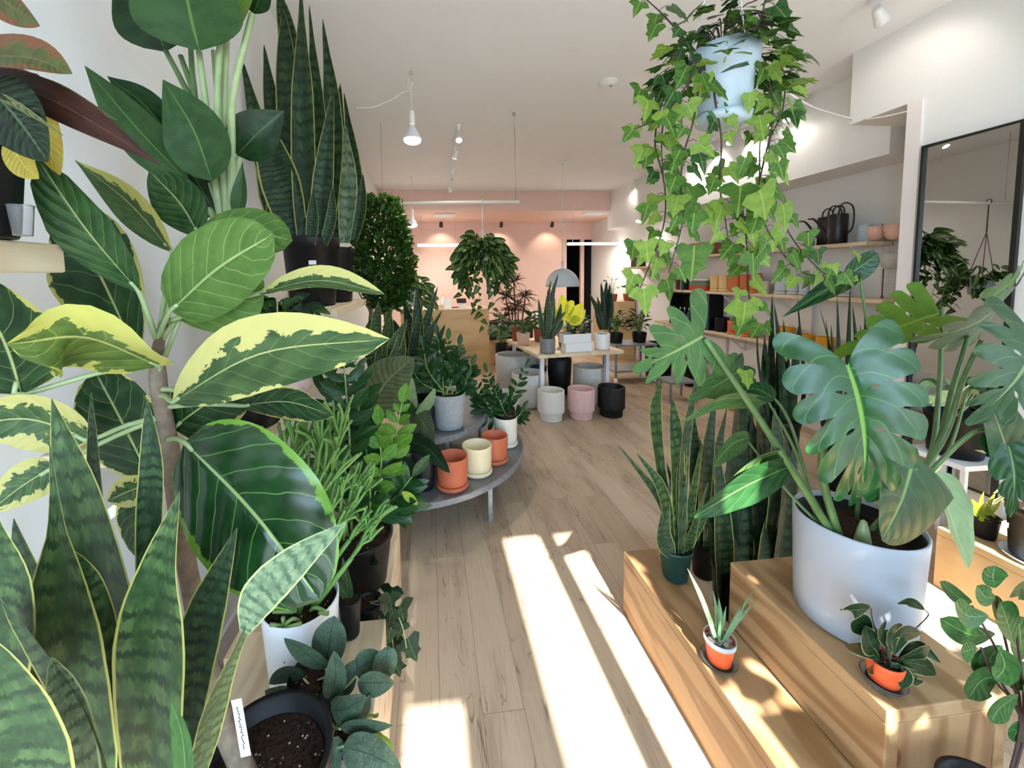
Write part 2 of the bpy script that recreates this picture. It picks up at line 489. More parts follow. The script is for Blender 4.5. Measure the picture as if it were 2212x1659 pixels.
    # soil with perlite
    m = Mt('soil'); p = m.pos(); vv = m.vec(*p); n = m.noise(vv, 160, 5, .75); vo = m.voro(vv, 85)
    col = m.mix(n.step(.35, .7), rgb(26, 18, 14), rgb(78, 54, 40)); col = m.mix(vo.step(.13, .2).inv()*m.noise(vv, 40, 1).step(.5, .56), col, rgb(216, 206, 196))
    m.fin(col, .95, .2, bump=n, bstr=1, bdist=.008)
    m = Mt('pumice'); p = m.pos(); vv = m.vec(*p); vo = m.voro(vv, 190); n = m.noise(vv, 90, 3)
    col = m.mix(n.step(.4, .6), rgb(92, 82, 76), rgb(206, 198, 192)); m.fin(col, .95, .2, bump=vo, bstr=1, bdist=.006)
    # floor planks along Y
    m = Mt('floor_planks'); p = m.pos(); br = m.nd('ShaderNodeTexBrick')
    m.nt.links.new(m.vec(p[1], p[0]), br.inputs['Vector']); br.offset = .37; br.offset_frequency = 2
    for k, v in (('Scale', 1), ('Mortar Size', .0012), ('Mortar Smooth', .3), ('Bias', 0), ('Brick Width', 1.24), ('Row Height', .146)): br.inputs[k].default_value = v
    br.inputs['Color1'].default_value = (.0, .0, .0, 1); br.inputs['Color2'].default_value = (1, 1, 1, 1); br.inputs['Mortar'].default_value = (.5, .5, .5, 1)
    sp = m.nd('ShaderNodeSeparateColor'); m.nt.links.new(br.outputs['Color'], sp.inputs[0]); pr = E_(m.nt, sp.outputs[0])
    mo = E_(m.nt, br.outputs['Fac'])
    big = m.noise(m.vec(p[0]*4 + pr*31, p[1]*.9 + pr*17, pr*9), 1.6, 4, .6, .4)
    fine = m.noise(m.vec(p[0]*70, p[1]*3 + pr*20, pr*5), 1.5, 4, .65)
    col = m.mix(pr, rgb(196, 176, 152), rgb(178, 156, 132))
    col = m.mix(big.step(.42, .75)*.55, col, rgb(136, 112, 92))
    col = m.mix(fine.step(.5, .8)*.35, col, rgb(120, 98, 80))
    ck = m.noise(m.vec(p[0]*9 + pr*23, p[1]*1.1 + pr*11, pr*7), 2.0, 2, .5, .8)
    crack = (ck-.5).abs().step(.0, .010).inv()*big.step(.42, .58)
    col = m.mix(crack*.7, col, rgb(84, 66, 54)); col = m.mix(mo*.6, col, rgb(96, 78, 64))
    m.fin(col, fine.step(.2, .8, .42, .56), .4, bump=fine, bstr=.06, bdist=.002)
    wood('pine_y', rgb(180, 146, 106), rgb(140, 104, 68), rgb(92, 54, 34), 1, 1)
    wood('pine_x', rgb(212, 186, 152), rgb(182, 148, 110), rgb(98, 58, 36), 0, 1)
    wood('pine_z', rgb(172, 136, 98), rgb(132, 94, 60), rgb(98, 58, 36), 2, 1)
    wood('shelf_pine', rgb(226, 208, 180), rgb(204, 178, 144), rgb(120, 76, 48), 1, 1.3, kn=.7)
    wood('plywood', rgb(204, 174, 128), rgb(186, 152, 106), rgb(130, 84, 52), 0, .6, kn=.35, ring=6)
    wood('pale_ply', rgb(228, 210, 182), rgb(212, 190, 158), rgb(150, 110, 76), 1, .8, kn=.3, ring=8)
    # leaves
    G = rgb
    leafmat('ficus_leaf', G(26,62,34), G(44,84,44), G(150,176,104), 7, .9, .045, .6, .04, G(186,198,136), margin=G(206,200,120), mw=.90, mamp=.34, rough=.34)
    leafmat('ficus_plain_leaf', G(40,82,46), G(62,104,58), G(150,176,104), 8, .9, .045, .6, .04, G(190,202,140), rough=.36, tr=.25)
    leafmat('ficus_cream_leaf', G(62,98,60), G(86,118,74), G(160,180,120), 7, .9, .05, .5, .04, G(206,212,150), margin=G(220,214,140), mw=.56, mamp=.8, rough=.38)
    leafmat('ficus_upper_cream_leaf', G(58,92,56), G(84,114,72), G(160,180,120), 9, .9, .045, .4, .03, G(206,212,150), margin=G(222,216,142), mw=.64, mamp=.75, rough=.38, side=-1)
    leafmat('ficus_right_cream_leaf', G(64,100,58), G(86,118,70), G(160,180,120), 9, .9, .045, .4, .03, G(206,212,150), margin=G(218,212,120), mw=.72, mamp=.6, rough=.38, side=1)
    leafmat('ficus_lime_leaf', G(92,124,62), G(118,148,70), G(206,214,130), 7, .9, .05, .5, .045, G(214,220,140), margin=G(222,220,118), mw=.62, mamp=.8, rough=.38, side=1)
    leafmat('ficus_green_leaf', G(92,134,64), G(106,148,72), G(172,200,124), 7, .9, .05, .75, .04, G(190,214,150), rough=.36, tr=.3)
    leafmat('ficus_big_leaf', G(24,62,32), G(32,78,40), G(120,170,96), 7, .9, .04, .8, .035, G(170,206,140), margin=G(110,168,42), mw=.90, mamp=.24, rough=.18, spec=1.1)
    leafmat('snake_leaf', G(62,98,58), G(92,124,74), band=G(34,62,38), bandn=96, mid=0, margin=G(196,192,104), mw=.905, mamp=.02, rough=.42, tr=.06)
    leafmat('snake_dark_leaf', G(46,76,50), G(66,98,64), band=G(24,44,32), bandn=120, mid=0, margin=G(176,178,96), mw=.895, mamp=.02, rough=.42, tr=.06)
    leafmat('snake_pale_leaf', G(128,158,130), G(150,174,144), band=G(70,104,84), bandn=70, mid=0, margin=G(196,204,150), mw=.88, mamp=.02, rough=.45, tr=.06)
    leafmat('snake_green_leaf', G(34,62,44), G(52,84,58), band=G(18,38,28), bandn=100, mid=0, rough=.4, tr=.04)
    leafmat('snake_grey_leaf', G(70,96,76), G(92,116,90), band=G(44,66,52), bandn=90, mid=0, margin=G(160,170,120), mw=.88, mamp=.02, rough=.45, tr=.05)
    leafmat('paradise_leaf', G(48,88,46), G(62,104,54), G(90,130,70), 30, .5, .2, .10, .04, G(110,150,84), rough=.33)
    leafmat('paradise_dark_leaf', G(26,56,32), G(40,74,40), G(70,110,60), 30, .5, .2, .10, .04, G(84,124,72), rough=.3)
    leafmat('paradise_backlit_leaf', G(132,176,52), G(116,164,48), G(150,186,80), 30, .5, .2, .25, .04, G(160,190,96), rough=.35, tr=.4)  # lime of light shining through the blade, put into its colour
    leafmat('brown_leaf', G(54,27,22), G(74,38,30), G(44,22,18), 30, .4, .25, .15, .05, G(110,70,52), rough=.4, tr=.12)
    leafmat('browned_leaf', G(78,88,46), G(96,104,56), G(110,100,60), 16, .5, .2, .3, .05, G(130,110,70), margin=G(132,84,56), mw=.62, mamp=1.0, rough=.45)
    leafmat('calathea_leaf', G(24,44,30), G(38,60,40), G(70,96,72), 12, .6, .12, .5, .06, G(86,110,84), rough=.35, flame=G(14,24,20))
    leafmat('calathea_big_leaf', G(96,114,88), G(112,130,100), G(52,70,50), 14, .6, .16, .75, .05, G(140,156,124), rough=.4)
    leafmat('yellow_leaf', G(196,172,62), G(206,186,80), G(216,200,110), 12, .6, .1, .4, .05, G(214,200,120), rough=.45, tr=.3)
    leafmat('striped_leaf', G(126,132,92), G(150,152,108), G(60,70,48), 10, .4, .3, .8, .06, G(90,100,70), rough=.45)
    leafmat('ivy_leaf', G(78,128,46), G(98,148,54), G(150,186,90), 5, 1.2, .05, .45, .05, G(164,196,104), rough=.36, tr=.38)
    leafmat('ivy_light_leaf', G(142,184,72), G(160,200,88), G(184,214,110), 5, 1.2, .05, .4, .05, G(190,220,120), rough=.38, tr=.45)
    leafmat('ivy_dark_leaf', G(36,80,34), G(52,100,40), G(120,160,84), 5, 1.2, .05, .45, .05, G(130,164,90), rough=.34, tr=.25)
    leafmat('monstera_leaf', G(32,88,48), G(46,108,56), G(110,172,80), 6, .9, .05, .5, .05, G(140,196,90), rough=.2, spec=.75, tr=.15)
    leafmat('monstera_back_leaf', G(76,120,66), G(90,134,76), G(150,184,120), 6, .9, .05, .6, .05, G(160,190,130), rough=.45, tr=.25)
    leafmat('monstera_dark_leaf', G(28,76,40), G(38,90,46), G(90,146,80), 6, .9, .05, .5, .05, G(120,170,100), rough=.28, tr=.12)
    leafmat('monstera_backlit_leaf', G(92,144,26), G(108,160,36), G(150,190,70), 6, .9, .05, .4, .05, G(150,190,80), rough=.4, tr=.5)  # yellow-green of a backlit blade baked into the base colour
    leafmat('monstera_pale_leaf', G(150,188,146), G(166,200,158), G(190,216,176), 6, .9, .05, .4, .05, G(196,220,180), rough=.4, tr=.2)
    leafmat('monstera_grey_leaf', G(58,94,60), G(72,108,68), G(140,164,128), 6, .9, .05, .4, .05, G(150,174,134), rough=.35, tr=.12)
    leafmat('zz_leaf', G(28,74,40), G(42,92,46), G(60,104,60), 6, .9, .05, .2, .06, G(74,120,66), rough=.24, spec=.7)
    leafmat('zz_bright_leaf', G(88,150,44), G(108,168,56), G(140,186,86), 6, .9, .05, .3, .06, G(150,190,96), rough=.35, tr=.3)
    leafmat('dark_leaf', G(22,54,34), G(34,70,42), G(60,100,66), 8, .9, .06, .3, .06, G(70,110,70), rough=.35)
    leafmat('mid_leaf', G(52,104,50), G(70,122,58), G(110,154,90), 8, .9, .06, .3, .06, G(120,160,90), rough=.38, tr=.25)
    leafmat('lime_leaf', G(160,200,30), G(190,214,44), G(210,226,90), 8, .9, .06, .3, .06, G(214,230,110), rough=.38, tr=.4)
    leafmat('neon_leaf', G(236,246,20), G(250,255,50), G(250,255,120), 8, .9, .06, .3, .06, G(236,240,120), rough=.4, tr=.4)
    leafmat('topiary_leaf', G(46,88,30), G(80,126,46), None, mid=.06, midc=G(90,130,60), rough=.3, tr=.22)
    leafmat('satin_leaf', G(58,82,70), G(72,96,82), None, mid=.05, midc=G(40,64,54), spots=G(96,120,104), rough=.5, tr=.1)
    leafmat('hoya_leaf', G(28,60,36), G(38,74,42), G(70,110,70), 6, .9, .05, .2, .05, G(80,120,76), margin=G(206,214,170), mw=.92, mamp=.06, rough=.3, tr=.12)
    leafmat('aloe_leaf', G(112,158,124), G(130,172,136), None, mid=0, spots=G(170,200,170), rough=.4, tr=.15)
    leafmat('brasil_leaf', G(40,78,40), G(56,94,48), None, mid=.04, midc=G(120,150,90), stripe=G(130,160,76), sw=.18, rough=.32, tr=.2)
    leafmat('dracaena_leaf', G(52,42,36), G(76,52,44), None, mid=0, rough=.4)
    leafmat('peperomia_leaf', G(48,108,54), G(66,126,64), G(120,170,110), 6, .9, .05, .3, .05, G(140,186,120), rough=.28, tr=.22)
    leafmat('cream_edge_leaf', G(120,132,92), G(140,148,104), G(190,190,150), 7, .9, .05, .3, .05, G(220,214,170), margin=G(232,222,184), mw=.5, mamp=.6, rough=.4)
    leafmat('croton_leaf', G(70,60,34), G(120,110,40), G(190,160,60), 8, .9, .1, .5, .06, G(196,166,70), rough=.35)
mk_mats()
# ------------------------------------------------------------------ the room
XL, YF, YB, ZC = -.86, -.6, 8.5, 3.0
XN = 2.93                      # the mirror wall
XU, XR = 3.25, 3.62            # upper overhang and shelf wall
YN = 2.115
struct('floor', boxm(XL-.1, XR+.1, YF-.1, YB+2, -.06, 0), MAT['floor_planks'])
struct('ceiling', boxm(XL-.1, XR+.1, YF-.1, 6.9, ZC, ZC+.08), MAT['ceiling_paint'])
struct('wall_left', boxm(XL-.1, XL, YF-.1, YB+.1, 0, ZC), MAT['white_paint'])
struct('wall_right', boxm(XR, XR+.1, YN, YB+.1, 0, ZC), MAT['white_paint'])
struct('trim_1', boxm(XU, XR, 2.53, 7.0, 2.33, ZC), MAT['white_paint'])                  # wall overhang above the shelves
struct('wall_right_front', boxm(XN, XR+.1, YF-.1, YN, 0, ZC), MAT['white_paint'])
struct('trim_2', boxm(XN, XR, YN, 2.535, 2.52, ZC), MAT['white_paint'])                  # boxed duct
struct('trim_3', boxm(XN-.012, XN+.10, YN-.0, YN+.075, 0, 2.52), MAT['white_trim'])      # wall end casing
struct('ceiling_back', boxm(XL-.1, XR+.1, 6.9, YB+2, 2.66, ZC+.08), MAT['pink_paint'])
dl = at(1224, 600, YB).x; dt = at(1224, 517, YB).z
wb = MB(); box(wb, XL-.1, dl, YB, YB+.12, 0, 2.7); box(wb, dl, XR+.1, YB, YB+.12, dt, 2.7)
struct('wall_back', wb, MAT['pink_paint'])
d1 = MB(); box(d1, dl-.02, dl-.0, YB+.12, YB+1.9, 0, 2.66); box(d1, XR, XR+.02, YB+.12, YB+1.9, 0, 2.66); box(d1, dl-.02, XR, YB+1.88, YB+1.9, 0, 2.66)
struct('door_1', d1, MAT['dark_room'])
struct('trim_4', boxm(dl+.33, dl+.41, YB+.02, YB+.1, 0, dt), MAT['pink_paint'])
struct('trim_5', boxm(XL, XR, YB-.02, YB, 2.50, 2.66), MAT['pink_paint'])
struct('baseboard_left', boxm(XL, XL+.014, YF, YB, 0, .1), MAT['white_trim'])
struct('baseboard_right', boxm(XR-.014, XR, YN, YB, 0, .1), MAT['white_trim'])
# front of the shop, behind the camera: glazing with mullions
wf = MB(); box(wf, XL-.1, XN+.1, YF-.1, YF, 0, .28); box(wf, XL-.1, XN+.1, YF-.1, YF, 2.366, ZC); box(wf, .915, 2.2, YF-.1, YF, .28, 1.56)  # raised panel at right is added to keep sun off the benches
for x0, x1 in ((XL-.1, XL+.08), (.30, .42), (1.85, 1.95), (XN-.08, XN+.1)): box(wf, x0, x1, YF-.1, YF, .28, 2.366)
struct('wall_front', wf, MAT['white_paint'])
wm = MB(); box(wm, .665, .755, YF-.08, YF-.02, .28, 2.366)
struct('window_1', wm, MAT['black_metal'])
struct('window_2', boxm(XL, XN, YF-.055, YF-.05, .28, 2.366), MAT['window_glass'])
struct('ground', boxm(-14, 16, -22, YF-.11, -.14, -.1), plain('pavement', rgb(150, 148, 144), .9))
# unseen awning added outside to block direct sun on the left
aw = MB(); y0 = YF-.1
for x0, x1, d in ((-1.6, -.03, 1.75), (.16, .47, 1.75), (-.03, .16, .86)):
    vs = [(x0, y0, 2.62), (x1, y0, 2.62), (x1, y0-d, 2.40), (x0, y0-d, 2.40)]
    vs += [(x, y, z-.02) for x, y, z in vs]
    aw.add(vs, [(0,1,2,3), (7,6,5,4), (0,4,5,1), (1,5,6,2), (2,6,7,3), (3,7,4,0)])
struct('sun_block_awning', aw, plain('sun_block_cloth', rgb(120, 124, 128), .9))
# ------------------------------------------------------------------ world and sun
w = bpy.data.worlds.new('world'); S.world = w; w.use_nodes = True
bg = w.node_tree.nodes['Background']; bg.inputs[0].default_value = (.56, .78, 1.0, 1); bg.inputs[1].default_value = 9.0
sd = bpy.data.lights.new('sun', 'SUN'); sd.energy = 26; sd.angle = .012; sd.color = (1, .97, .93)
so = bpy.data.objects.new('sun', sd); COL.objects.link(so)
sdir = Vector((-.028, 1, -.839)).normalized()
so.rotation_euler = (-sdir).to_track_quat('Z', 'Y').to_euler(); so.location = (0, -5, 6)
def light(name, kind, loc, energy, color=(1, 1, 1), size=.1, aim=None, spot=None, sy=None):
    l = bpy.data.lights.new(name, kind); l.energy = energy; l.color = color
    if kind == 'AREA':
        l.size = size
        if sy: l.shape = 'RECTANGLE'; l.size_y = sy
    else: l.shadow_soft_size = size
    if kind == 'SPOT': l.spot_size = spot or 1.2; l.spot_blend = .6
    o = bpy.data.objects.new(name, l); COL.objects.link(o); o.location = loc
    if aim is not None: o.rotation_euler = (Vector(loc)-Vector(aim)).to_track_quat('Z', 'Y').to_euler()
    return o
for x0, x1 in ((XL+.08, .30), (.42, 1.85), (1.95, XN-.08)):
    po = light('window_portal', 'AREA', ((x0+x1)/2, YF-.03, 1.32), 0, size=x1-x0, sy=2.09, aim=((x0+x1)/2, 5, 1.32)); po.data.cycles.is_portal = True
S.view_settings.view_transform = 'Standard'; S.view_settings.look = 'None'; S.view_settings.gamma = 1; S.view_settings.use_curve_mapping = False
S.view_settings.exposure = 0.55
S.cycles.max_bounces = 7; S.cycles.diffuse_bounces = 4; S.cycles.glossy_bounces = 4; S.cycles.transmission_bounces = 6; S.cycles.transparent_max_bounces = 8
S.cycles.sample_clamp_indirect = 6; S.cycles.caustics_reflective = False; S.cycles.caustics_refractive = False; S.cycles.use_denoising = True
S.cycles.use_adaptive_sampling = True; S.cycles.adaptive_threshold = .06
# ------------------------------------------------------------------ benches
def bench(name, label, x0, x1, y0, y1, h, mat, group=None):
    """hollow timber step: top board and upright boards"""
    t = thing(name, label, 'bench', ((x0+x1)/2, (y0+y1)/2, 0), group); th = .035
    obj('top_board', boxm(x0, x1, y0, y1, h-th, h), mat['t'], t, False, bevel=.003)
    obj('front_board', boxm(x0, x0+th, y0, y1, 0, h-th), mat['t'], t, False, bevel=.003)
    obj('back_board', boxm(x1-th, x1, y0, y1, 0, h-th), mat['t'], t, False, bevel=.003)
    obj('end_board', boxm(x0+th, x1-th, y0, y0+th, 0, h-th), mat['e'], t, False, bevel=.003)
    obj('end_board', boxm(x0+th, x1-th, y1-th, y1, 0, h-th), mat['e'], t, False, bevel=.003)
    return t
PL_ = {'t': MAT['shelf_pine'], 'e': MAT['pine_z']}
PW = {'t': MAT['pine_y'], 'e': MAT['pine_z']}
bench('timber_bench', 'low pine bench step lying along the aisle on the right, orange pot on it', .825, 1.012, -.3, 1.583, .28, PW)
bench('timber_bench', 'tall pine bench block on the right under the big white monstera pot', 1.014, 1.342, .725, 1.2, .5, PW)
bench('timber_bench', 'pale timber bench on the left aisle edge under the speckled white pot', -.56, -.155, .40, 1.125, .49, PL_)
bench('timber_bench', 'narrow timber bench behind the speckled pot, under the large black nursery pot', -.62, -.165, 1.13, 1.75, .41, PL_)
# plywood bench at the far right under the mirror
p0 = atz(2030, 1290, .0)
# ------------------------------------------------------------------ plant helpers
def frond(parent, mat, stemmat, pts, ll, lw, pairs, r=.004, start=.3, spread=55, seed=0, shape='ell', n_hint=None, up=.25, label=None, name='frond'):
    """a stalk with paired leaflets; pts world points"""
    rr = random.Random(seed); c = catmull(pts, 25); mb = MB()
    tb = tube(MB(), c, [r*(1-.5*i/24) for i in range(25)], 6)
    st = obj('stalk', tb, stemmat, parent)
    for k in range(pairs):
        u = start + (1-start)*(k+.3)/pairs; i = min(23, int(u*24)); p = c[i].lerp(c[i+1], u*24-i)
        d = (c[i+1]-c[i]).normalized()
        nh = (n_hint or Vector((rr.uniform(-.5,.5), -1, rr.uniform(-.1,.5))))
        a, s, n = frame(d, nh)
        z = math.sin(PI*min(1, (k+1.6)/(pairs+1.4)))**.5
        for sd in (-1, 1):
            w = math.radians(spread+rr.uniform(-12, 12)); di = a*math.cos(w) + s*(sd*math.sin(w)) + n*rr.uniform(-.1, up)
            l = ll*z*rr.uniform(.85, 1.1)
            leaf(mb, [p, p+di*l*.5+n*.04*l, p+di*l], lw*z*rr.uniform(.85,1.1), shape, n_hint=n+Vector((rr.uniform(-.4,.4),)*3), fold=.2, nu=7, nv=4)
    a = (c[-1]-c[-2]).normalized()
    leaf(mb, [c[-1], c[-1]+a*ll*.9], lw*.9, shape, n_hint=n_hint, fold=.2, nu=7, nv=4)
    return obj(name, mb, mat, parent, label=label)
def snake_clump(parent, mat, c, r, n, h, w, seed=0, lean=.18, name='leaf', nmin=.6, roll=60):
    rr = random.Random(seed); c = Vector(c)
    for i in range(n):
        t = rr.uniform(0, 2*PI); q = r*math.sqrt(rr.uniform(.05, 1)); b = c + Vector((q*math.cos(t), q*math.sin(t), 0))
        hh = h*rr.uniform(nmin, 1); o = Vector((math.cos(t), math.sin(t), 0))*lean*hh*rr.uniform(.2, 1.1)*(q/r+.2)
        pts = [b, b+o*.25+Vector((0,0,hh*.5)), b+o+Vector((0,0,hh))]
        obj(name, leaf(MB(), pts, w*rr.uniform(.75,1.15), 'strap', n_hint=Vector((rr.uniform(-.5,.5), -1, 0)), roll=rr.uniform(-roll,roll), fold=.25, nu=14, nv=4, twist=rr.uniform(-25,25)), mat, parent)
def scatter_leaves(mb, centers, n, size, seed, shape='ell', asp=.5, tilt=.5, nu=5, nv=2, out=None, droop=0):
    """small leaves at points given by the function centers(rr) -> (p, outward)"""
    rr = random.Random(seed)
    for i in range(n):
        p, o = centers(rr); d = (o + Vector((rr.gauss(0,tilt), rr.gauss(0,tilt), rr.gauss(0,tilt)-droop))).normalized()
        l = size*rr.uniform(.7, 1.25); nh = Vector((rr.gauss(0,.6), rr.gauss(0,.6)-.3, 1))
        leaf(mb, [p, p+d*l*.5+Vector((0,0,.03*l)), p+d*l], l*asp, shape, n_hint=nh, fold=.25, nu=nu, nv=nv)
    return mb
def stems_from(parent, mat, pts_list, r=.003, name='stem', n=6):
    for p in pts_list:
        obj(name, tube(MB(), p, r, n, segs=14), mat, parent)
# ------------------------------------------------------------------ wall shelves on the left
def wall_shelf(label, x0, x1, y0, y1, z, th=.035):
    t = thing('wall_shelf', label, 'shelf', (x0, y0, z))
    obj('shelf_board', boxm(x0, x1, y0, y1, z-th, z), MAT['shelf_pine'], t, False, bevel=.003)
    for y in (y0+.06, y1-.10):
        b = MB(); box(b, x0, x0+.012, y, y+.03, z-th-.22, z-th); box(b, x0, x1-.05, y, y+.03, z-th-.012, z-th)
        d = Vector((1, 0, .8)).normalized(); obox(b, (x0+.12, y+.015, z-th-.11), d, Vector((0,1,0)), d.cross(Vector((0,1,0))), .13, .004, .012)
        obj('bracket', b, MAT['white_enamel'], t, False)
    return t
ZS1 = 1.555
wall_shelf('short pine wall shelf at upper left edge, nearest the viewer', XL+.001, -.525, -.1, .632, ZS1, .04)
wall_shelf('pine wall shelf on the left carrying the pale pink pot', XL+.001, -.42, .93, 1.71, 1.122)
wall_shelf('high pine wall shelf on the left under the black pots of tall snake plants', XL+.001, -.41, 1.76, 2.56, 1.372)
# ------------------------------------------------------------------ variegated rubber plant in the foreground
t = thing('rubber_plant', 'large variegated rubber plant with broad yellow-edged leaves in the left foreground', 'plant', (-.30, .65, .49))
po = pot(t, MAT['black_plastic'], (-.30, .65, .49), .085, .106, .20, rimh=.03, rimr=.004, depth=.035)
tr = [(-.325, .645, .655), at(482, 1560, .655), at(448, 1440, .67), at(400, 1200, .69), at(366, 960, .70), at(345, 850, .70), at(340, 770, .70), at(350, 715, .70), at(364, 676, .695)]
obj('trunk', tube(MB(), tr, [.017]*7+[.0145]*6+[.0125]*5+[.0105, .0095, .0085, .0075, .0065, .006, .005, .004], 10, segs=26), MAT['bark'], t)
obj('shoot', tube(MB(), [at(345, 800, .695), at(372, 730, .69), at(388, 694, .695)], [.004, .003], 8, segs=8), MAT['pale_stem'], t)
FL = [ # mat, [(px,py,Y)..], width px, shape, opts
 ('ficus_green_leaf', [(368,672,.68),(470,580,.64),(592,505,.60)], 178, 'round', dict(fold=.06, wave=.02)),
 ('ficus_green_leaf', [(385,690,.70),(480,640,.67),(565,585,.66)], 150, 'ell', dict(fold=.1, roll=15)),
 ('ficus_green_leaf', [(430,512,.80),(540,500,.76),(632,520,.74)], 100, 'round', dict(fold=.05)),
 ('ficus_leaf', [(540,480,.84),(615,478,.80)], 40, 'ell', dict(fold=.3)),
 ('ficus_plain_leaf', [(300,630,.68),(190,500,.62),(78,338,.58)], 112, 'ell', dict(fold=.2, wave=.03, wl=[10,60,96,110,112,92,64,0.1])),
 ('ficus_right_cream_leaf', [(372,545,.80),(280,440,.77),(162,346,.76)], 78, 'lance', dict(fold=.15, roll=-20)),
 ('ficus_plain_leaf', [(432,512,.84),(390,440,.83),(322,368,.82)], 98, 'ell', dict(fold=.1)),
 ('ficus_leaf', [(298,772,.76),(200,565,.80),(120,470,.84)], 178, 'ell', dict(fold=.1)),
 ('ficus_lime_leaf', [(345,790,.68),(190,718,.58),(15,742,.50)], 190, 'ovate', dict(fold=.3, roll=-8, wave=.05, arch=.04)),
 ('ficus_leaf', [(46,852,.62),(10,740,.62),(-70,590,.62)], 210, 'ovate', dict(fold=.05)),
 ('ficus_cream_leaf', [(196,950,.64),(60,905,.62),(-90,925,.60)], 118, 'ovate', dict(fold=.2)),
 ('ficus_leaf', [(322,1030,.72),(268,920,.70),(205,800,.70)], 168, 'round', dict(fold=.1, wave=.02)),
 ('ficus_cream_leaf', [(335,1040,.70),(280,1060,.68),(232,1082,.67)], 66, 'ell', dict(fold=.2)),
 ('ficus_leaf', [(330,1045,.74),(300,1120,.74),(290,1200,.74)], 100, 'ovate', dict(fold=.2, roll=20)),
 ('ficus_upper_cream_leaf', [(372,868,.64),(560,765,.56),(842,732,.48)], 160, 'ell', dict(fold=.3, roll=-8, wave=.03)),
 ('ficus_upper_cream_leaf', [(556,634,.66),(690,606,.60),(830,636,.55)], 52, 'ell', dict(fold=.5, roll=-35)),
 ('ficus_leaf', [(520,876,.70),(620,868,.66),(720,898,.62)], 78, 'ell', dict(fold=.12, roll=10, wave=.03)),
 ('ficus_leaf', [(372,925,.72),(455,865,.71),(540,808,.69)], 150, 'round', dict(fold=.05)),
 ('ficus_leaf', [(425,858,.66),(520,800,.62),(604,764,.60)], 66, 'ell', dict(fold=.4, roll=-20)),
 ('ficus_big_leaf', [(398,955,.62),(545,1105,.57),(690,1296,.54)], 322, 'round', dict(fold=.12, cup=-.12, wave=.015, nu=22, nv=12)),
 ('ficus_cream_leaf', [(125,1005,.62),(55,1045,.60),(-30,1110,.58)], 84, 'ovate', dict(fold=.15)),
]
PETI = [(338,742), (340,750), (345,720), None, (342,745), (345,720), (350,712), (338,760), (340,800), (338,780), (345,900), (352,900), (358,950), (360,960), (345,855), (350,700), (350,880), (348,880), (342,840), (362,950), (352,900)]
for (mn, pts, w, shp, kw), pe in zip(FL, PETI):
    pl(t, MAT[mn], pts, w, shp, **kw)
    if pe:
        a = at(pe[0], pe[1], .70); b = at(*pts[0])
        d = (at(*pts[1])-b).normalized()
        obj('petiole', tube(MB(), [a, a.lerp(b, .5)+Vector((0,0,.004)), b, b+d*.02], [.0046, .0032], 7, segs=10), MAT['pale_stem'], t)
tg = MB(); c = at(521, 1572, .62); f = leaf  # plant tag
ax, ay, az = (at(534, 1640, .615)-at(512, 1512, .62)).normalized(), None, None
a_, s_, n_ = frame(-ax, Vector((0, -1, 0)))
obox(tg, c, s_, a_, n_, 10.5*.62/FPX, 66*.62/FPX, .0006); tgo = obj('plant_tag', tg, MAT['paper'], t, False, label='white plastic tag with a handwritten line')
ik = MB(); rr = random.Random(4)
pts = [c + a_*(-.036+.072*i/46) + s_*(.0012*math.sin(i*2.2)+rr.uniform(-.0016,.0016)) + n_*.0009 for i in range(47)]
tube(ik, pts, .0006, 4); obj('handwriting', ik, MAT['ink'], tgo)
# ------------------------------------------------------------------ snake plant in the left foreground
SP = (-.435, .49, .49)
t = thing('snake_plant', 'big snake plant with wide yellow-edged leaves at the lower left corner', 'plant', SP)
pot(t, MAT['black_plastic'], SP, .07, .085, .21, rimh=.02, rimr=.003)
def sl(parent, mat, pts, wl=None, w=100, **k):
    kw = dict(fold=.22, nu=20, nv=8); kw.update(k)
    return pl(parent, MAT[mat], pts, w, 'strap', wl=wl, **kw)
sl(t, 'snake_leaf', [(-110,1760,.44),(0,1330,.42),(-20,1085,.42)], [80,150,190,170,130,60,5])
sl(t, 'snake_leaf', [(285,1790,.56),(245,1400,.545),(178,1080,.53),(112,862,.52)], [60,110,128,138,118,88,46,3])
sl(t, 'snake_leaf', [(215,1780,.50),(150,1450,.49),(128,1180,.48),(108,960,.48)], [60,130,150,142,90,30,12,3], roll=12)
sl(t, 'snake_leaf', [(330,1780,.48),(335,1480,.46),(345,1250,.455),(388,1062,.45)], [70,130,158,160,135,80,40,3], roll=-8, wave=.02)
sl(t, 'snake_dark_leaf', [(330,1560,.56),(325,1180,.55),(330,1000,.545),(318,864,.54)], [30,50,54,54,48,30,3])
sl(t, 'snake_dark_leaf', [(235,1500,.58),(208,1080,.57),(197,848,.57)], [30,44,40,28,18,3])
sl(t, 'snake_dark_leaf', [(375,1700,.52),(430,1380,.52),(512,1140,.52)], [40,74,88,92,74,40,3], fold=.1)
sl(t, 'snake_leaf', [(425,1680,.46),(470,1500,.45),(535,1350,.44)], [40,60,62,46,26,20], roll=50, name='leaf')
sl(t, 'snake_pale_leaf', [(528,1366,.44),(560,1290,.435),(640,1210,.43),(748,1128,.42)], [22,60,84,84,70,40,3], fold=.12, roll=-10)
sl(t, 'snake_leaf', [(255,1800,.42),(190,1560,.41),(90,1400,.405),(0,1290,.40)], [80,120,130,120,90,60,4], roll=-25)
sl(t, 'snake_leaf', [(60,1880,.36),(40,1600,.35),(-60,1340,.345)], [150,220,230,220,180,110,5], fold=.12)
sl(t, 'snake_pale_leaf', [(175,1800,.40),(150,1560,.395),(110,1420,.39)], [60,80,76,60,40,8], roll=45)
sl(t, 'mid_leaf', [(405,1760,.40),(395,1600,.40),(370,1516,.40)], [30,44,42,30,3])
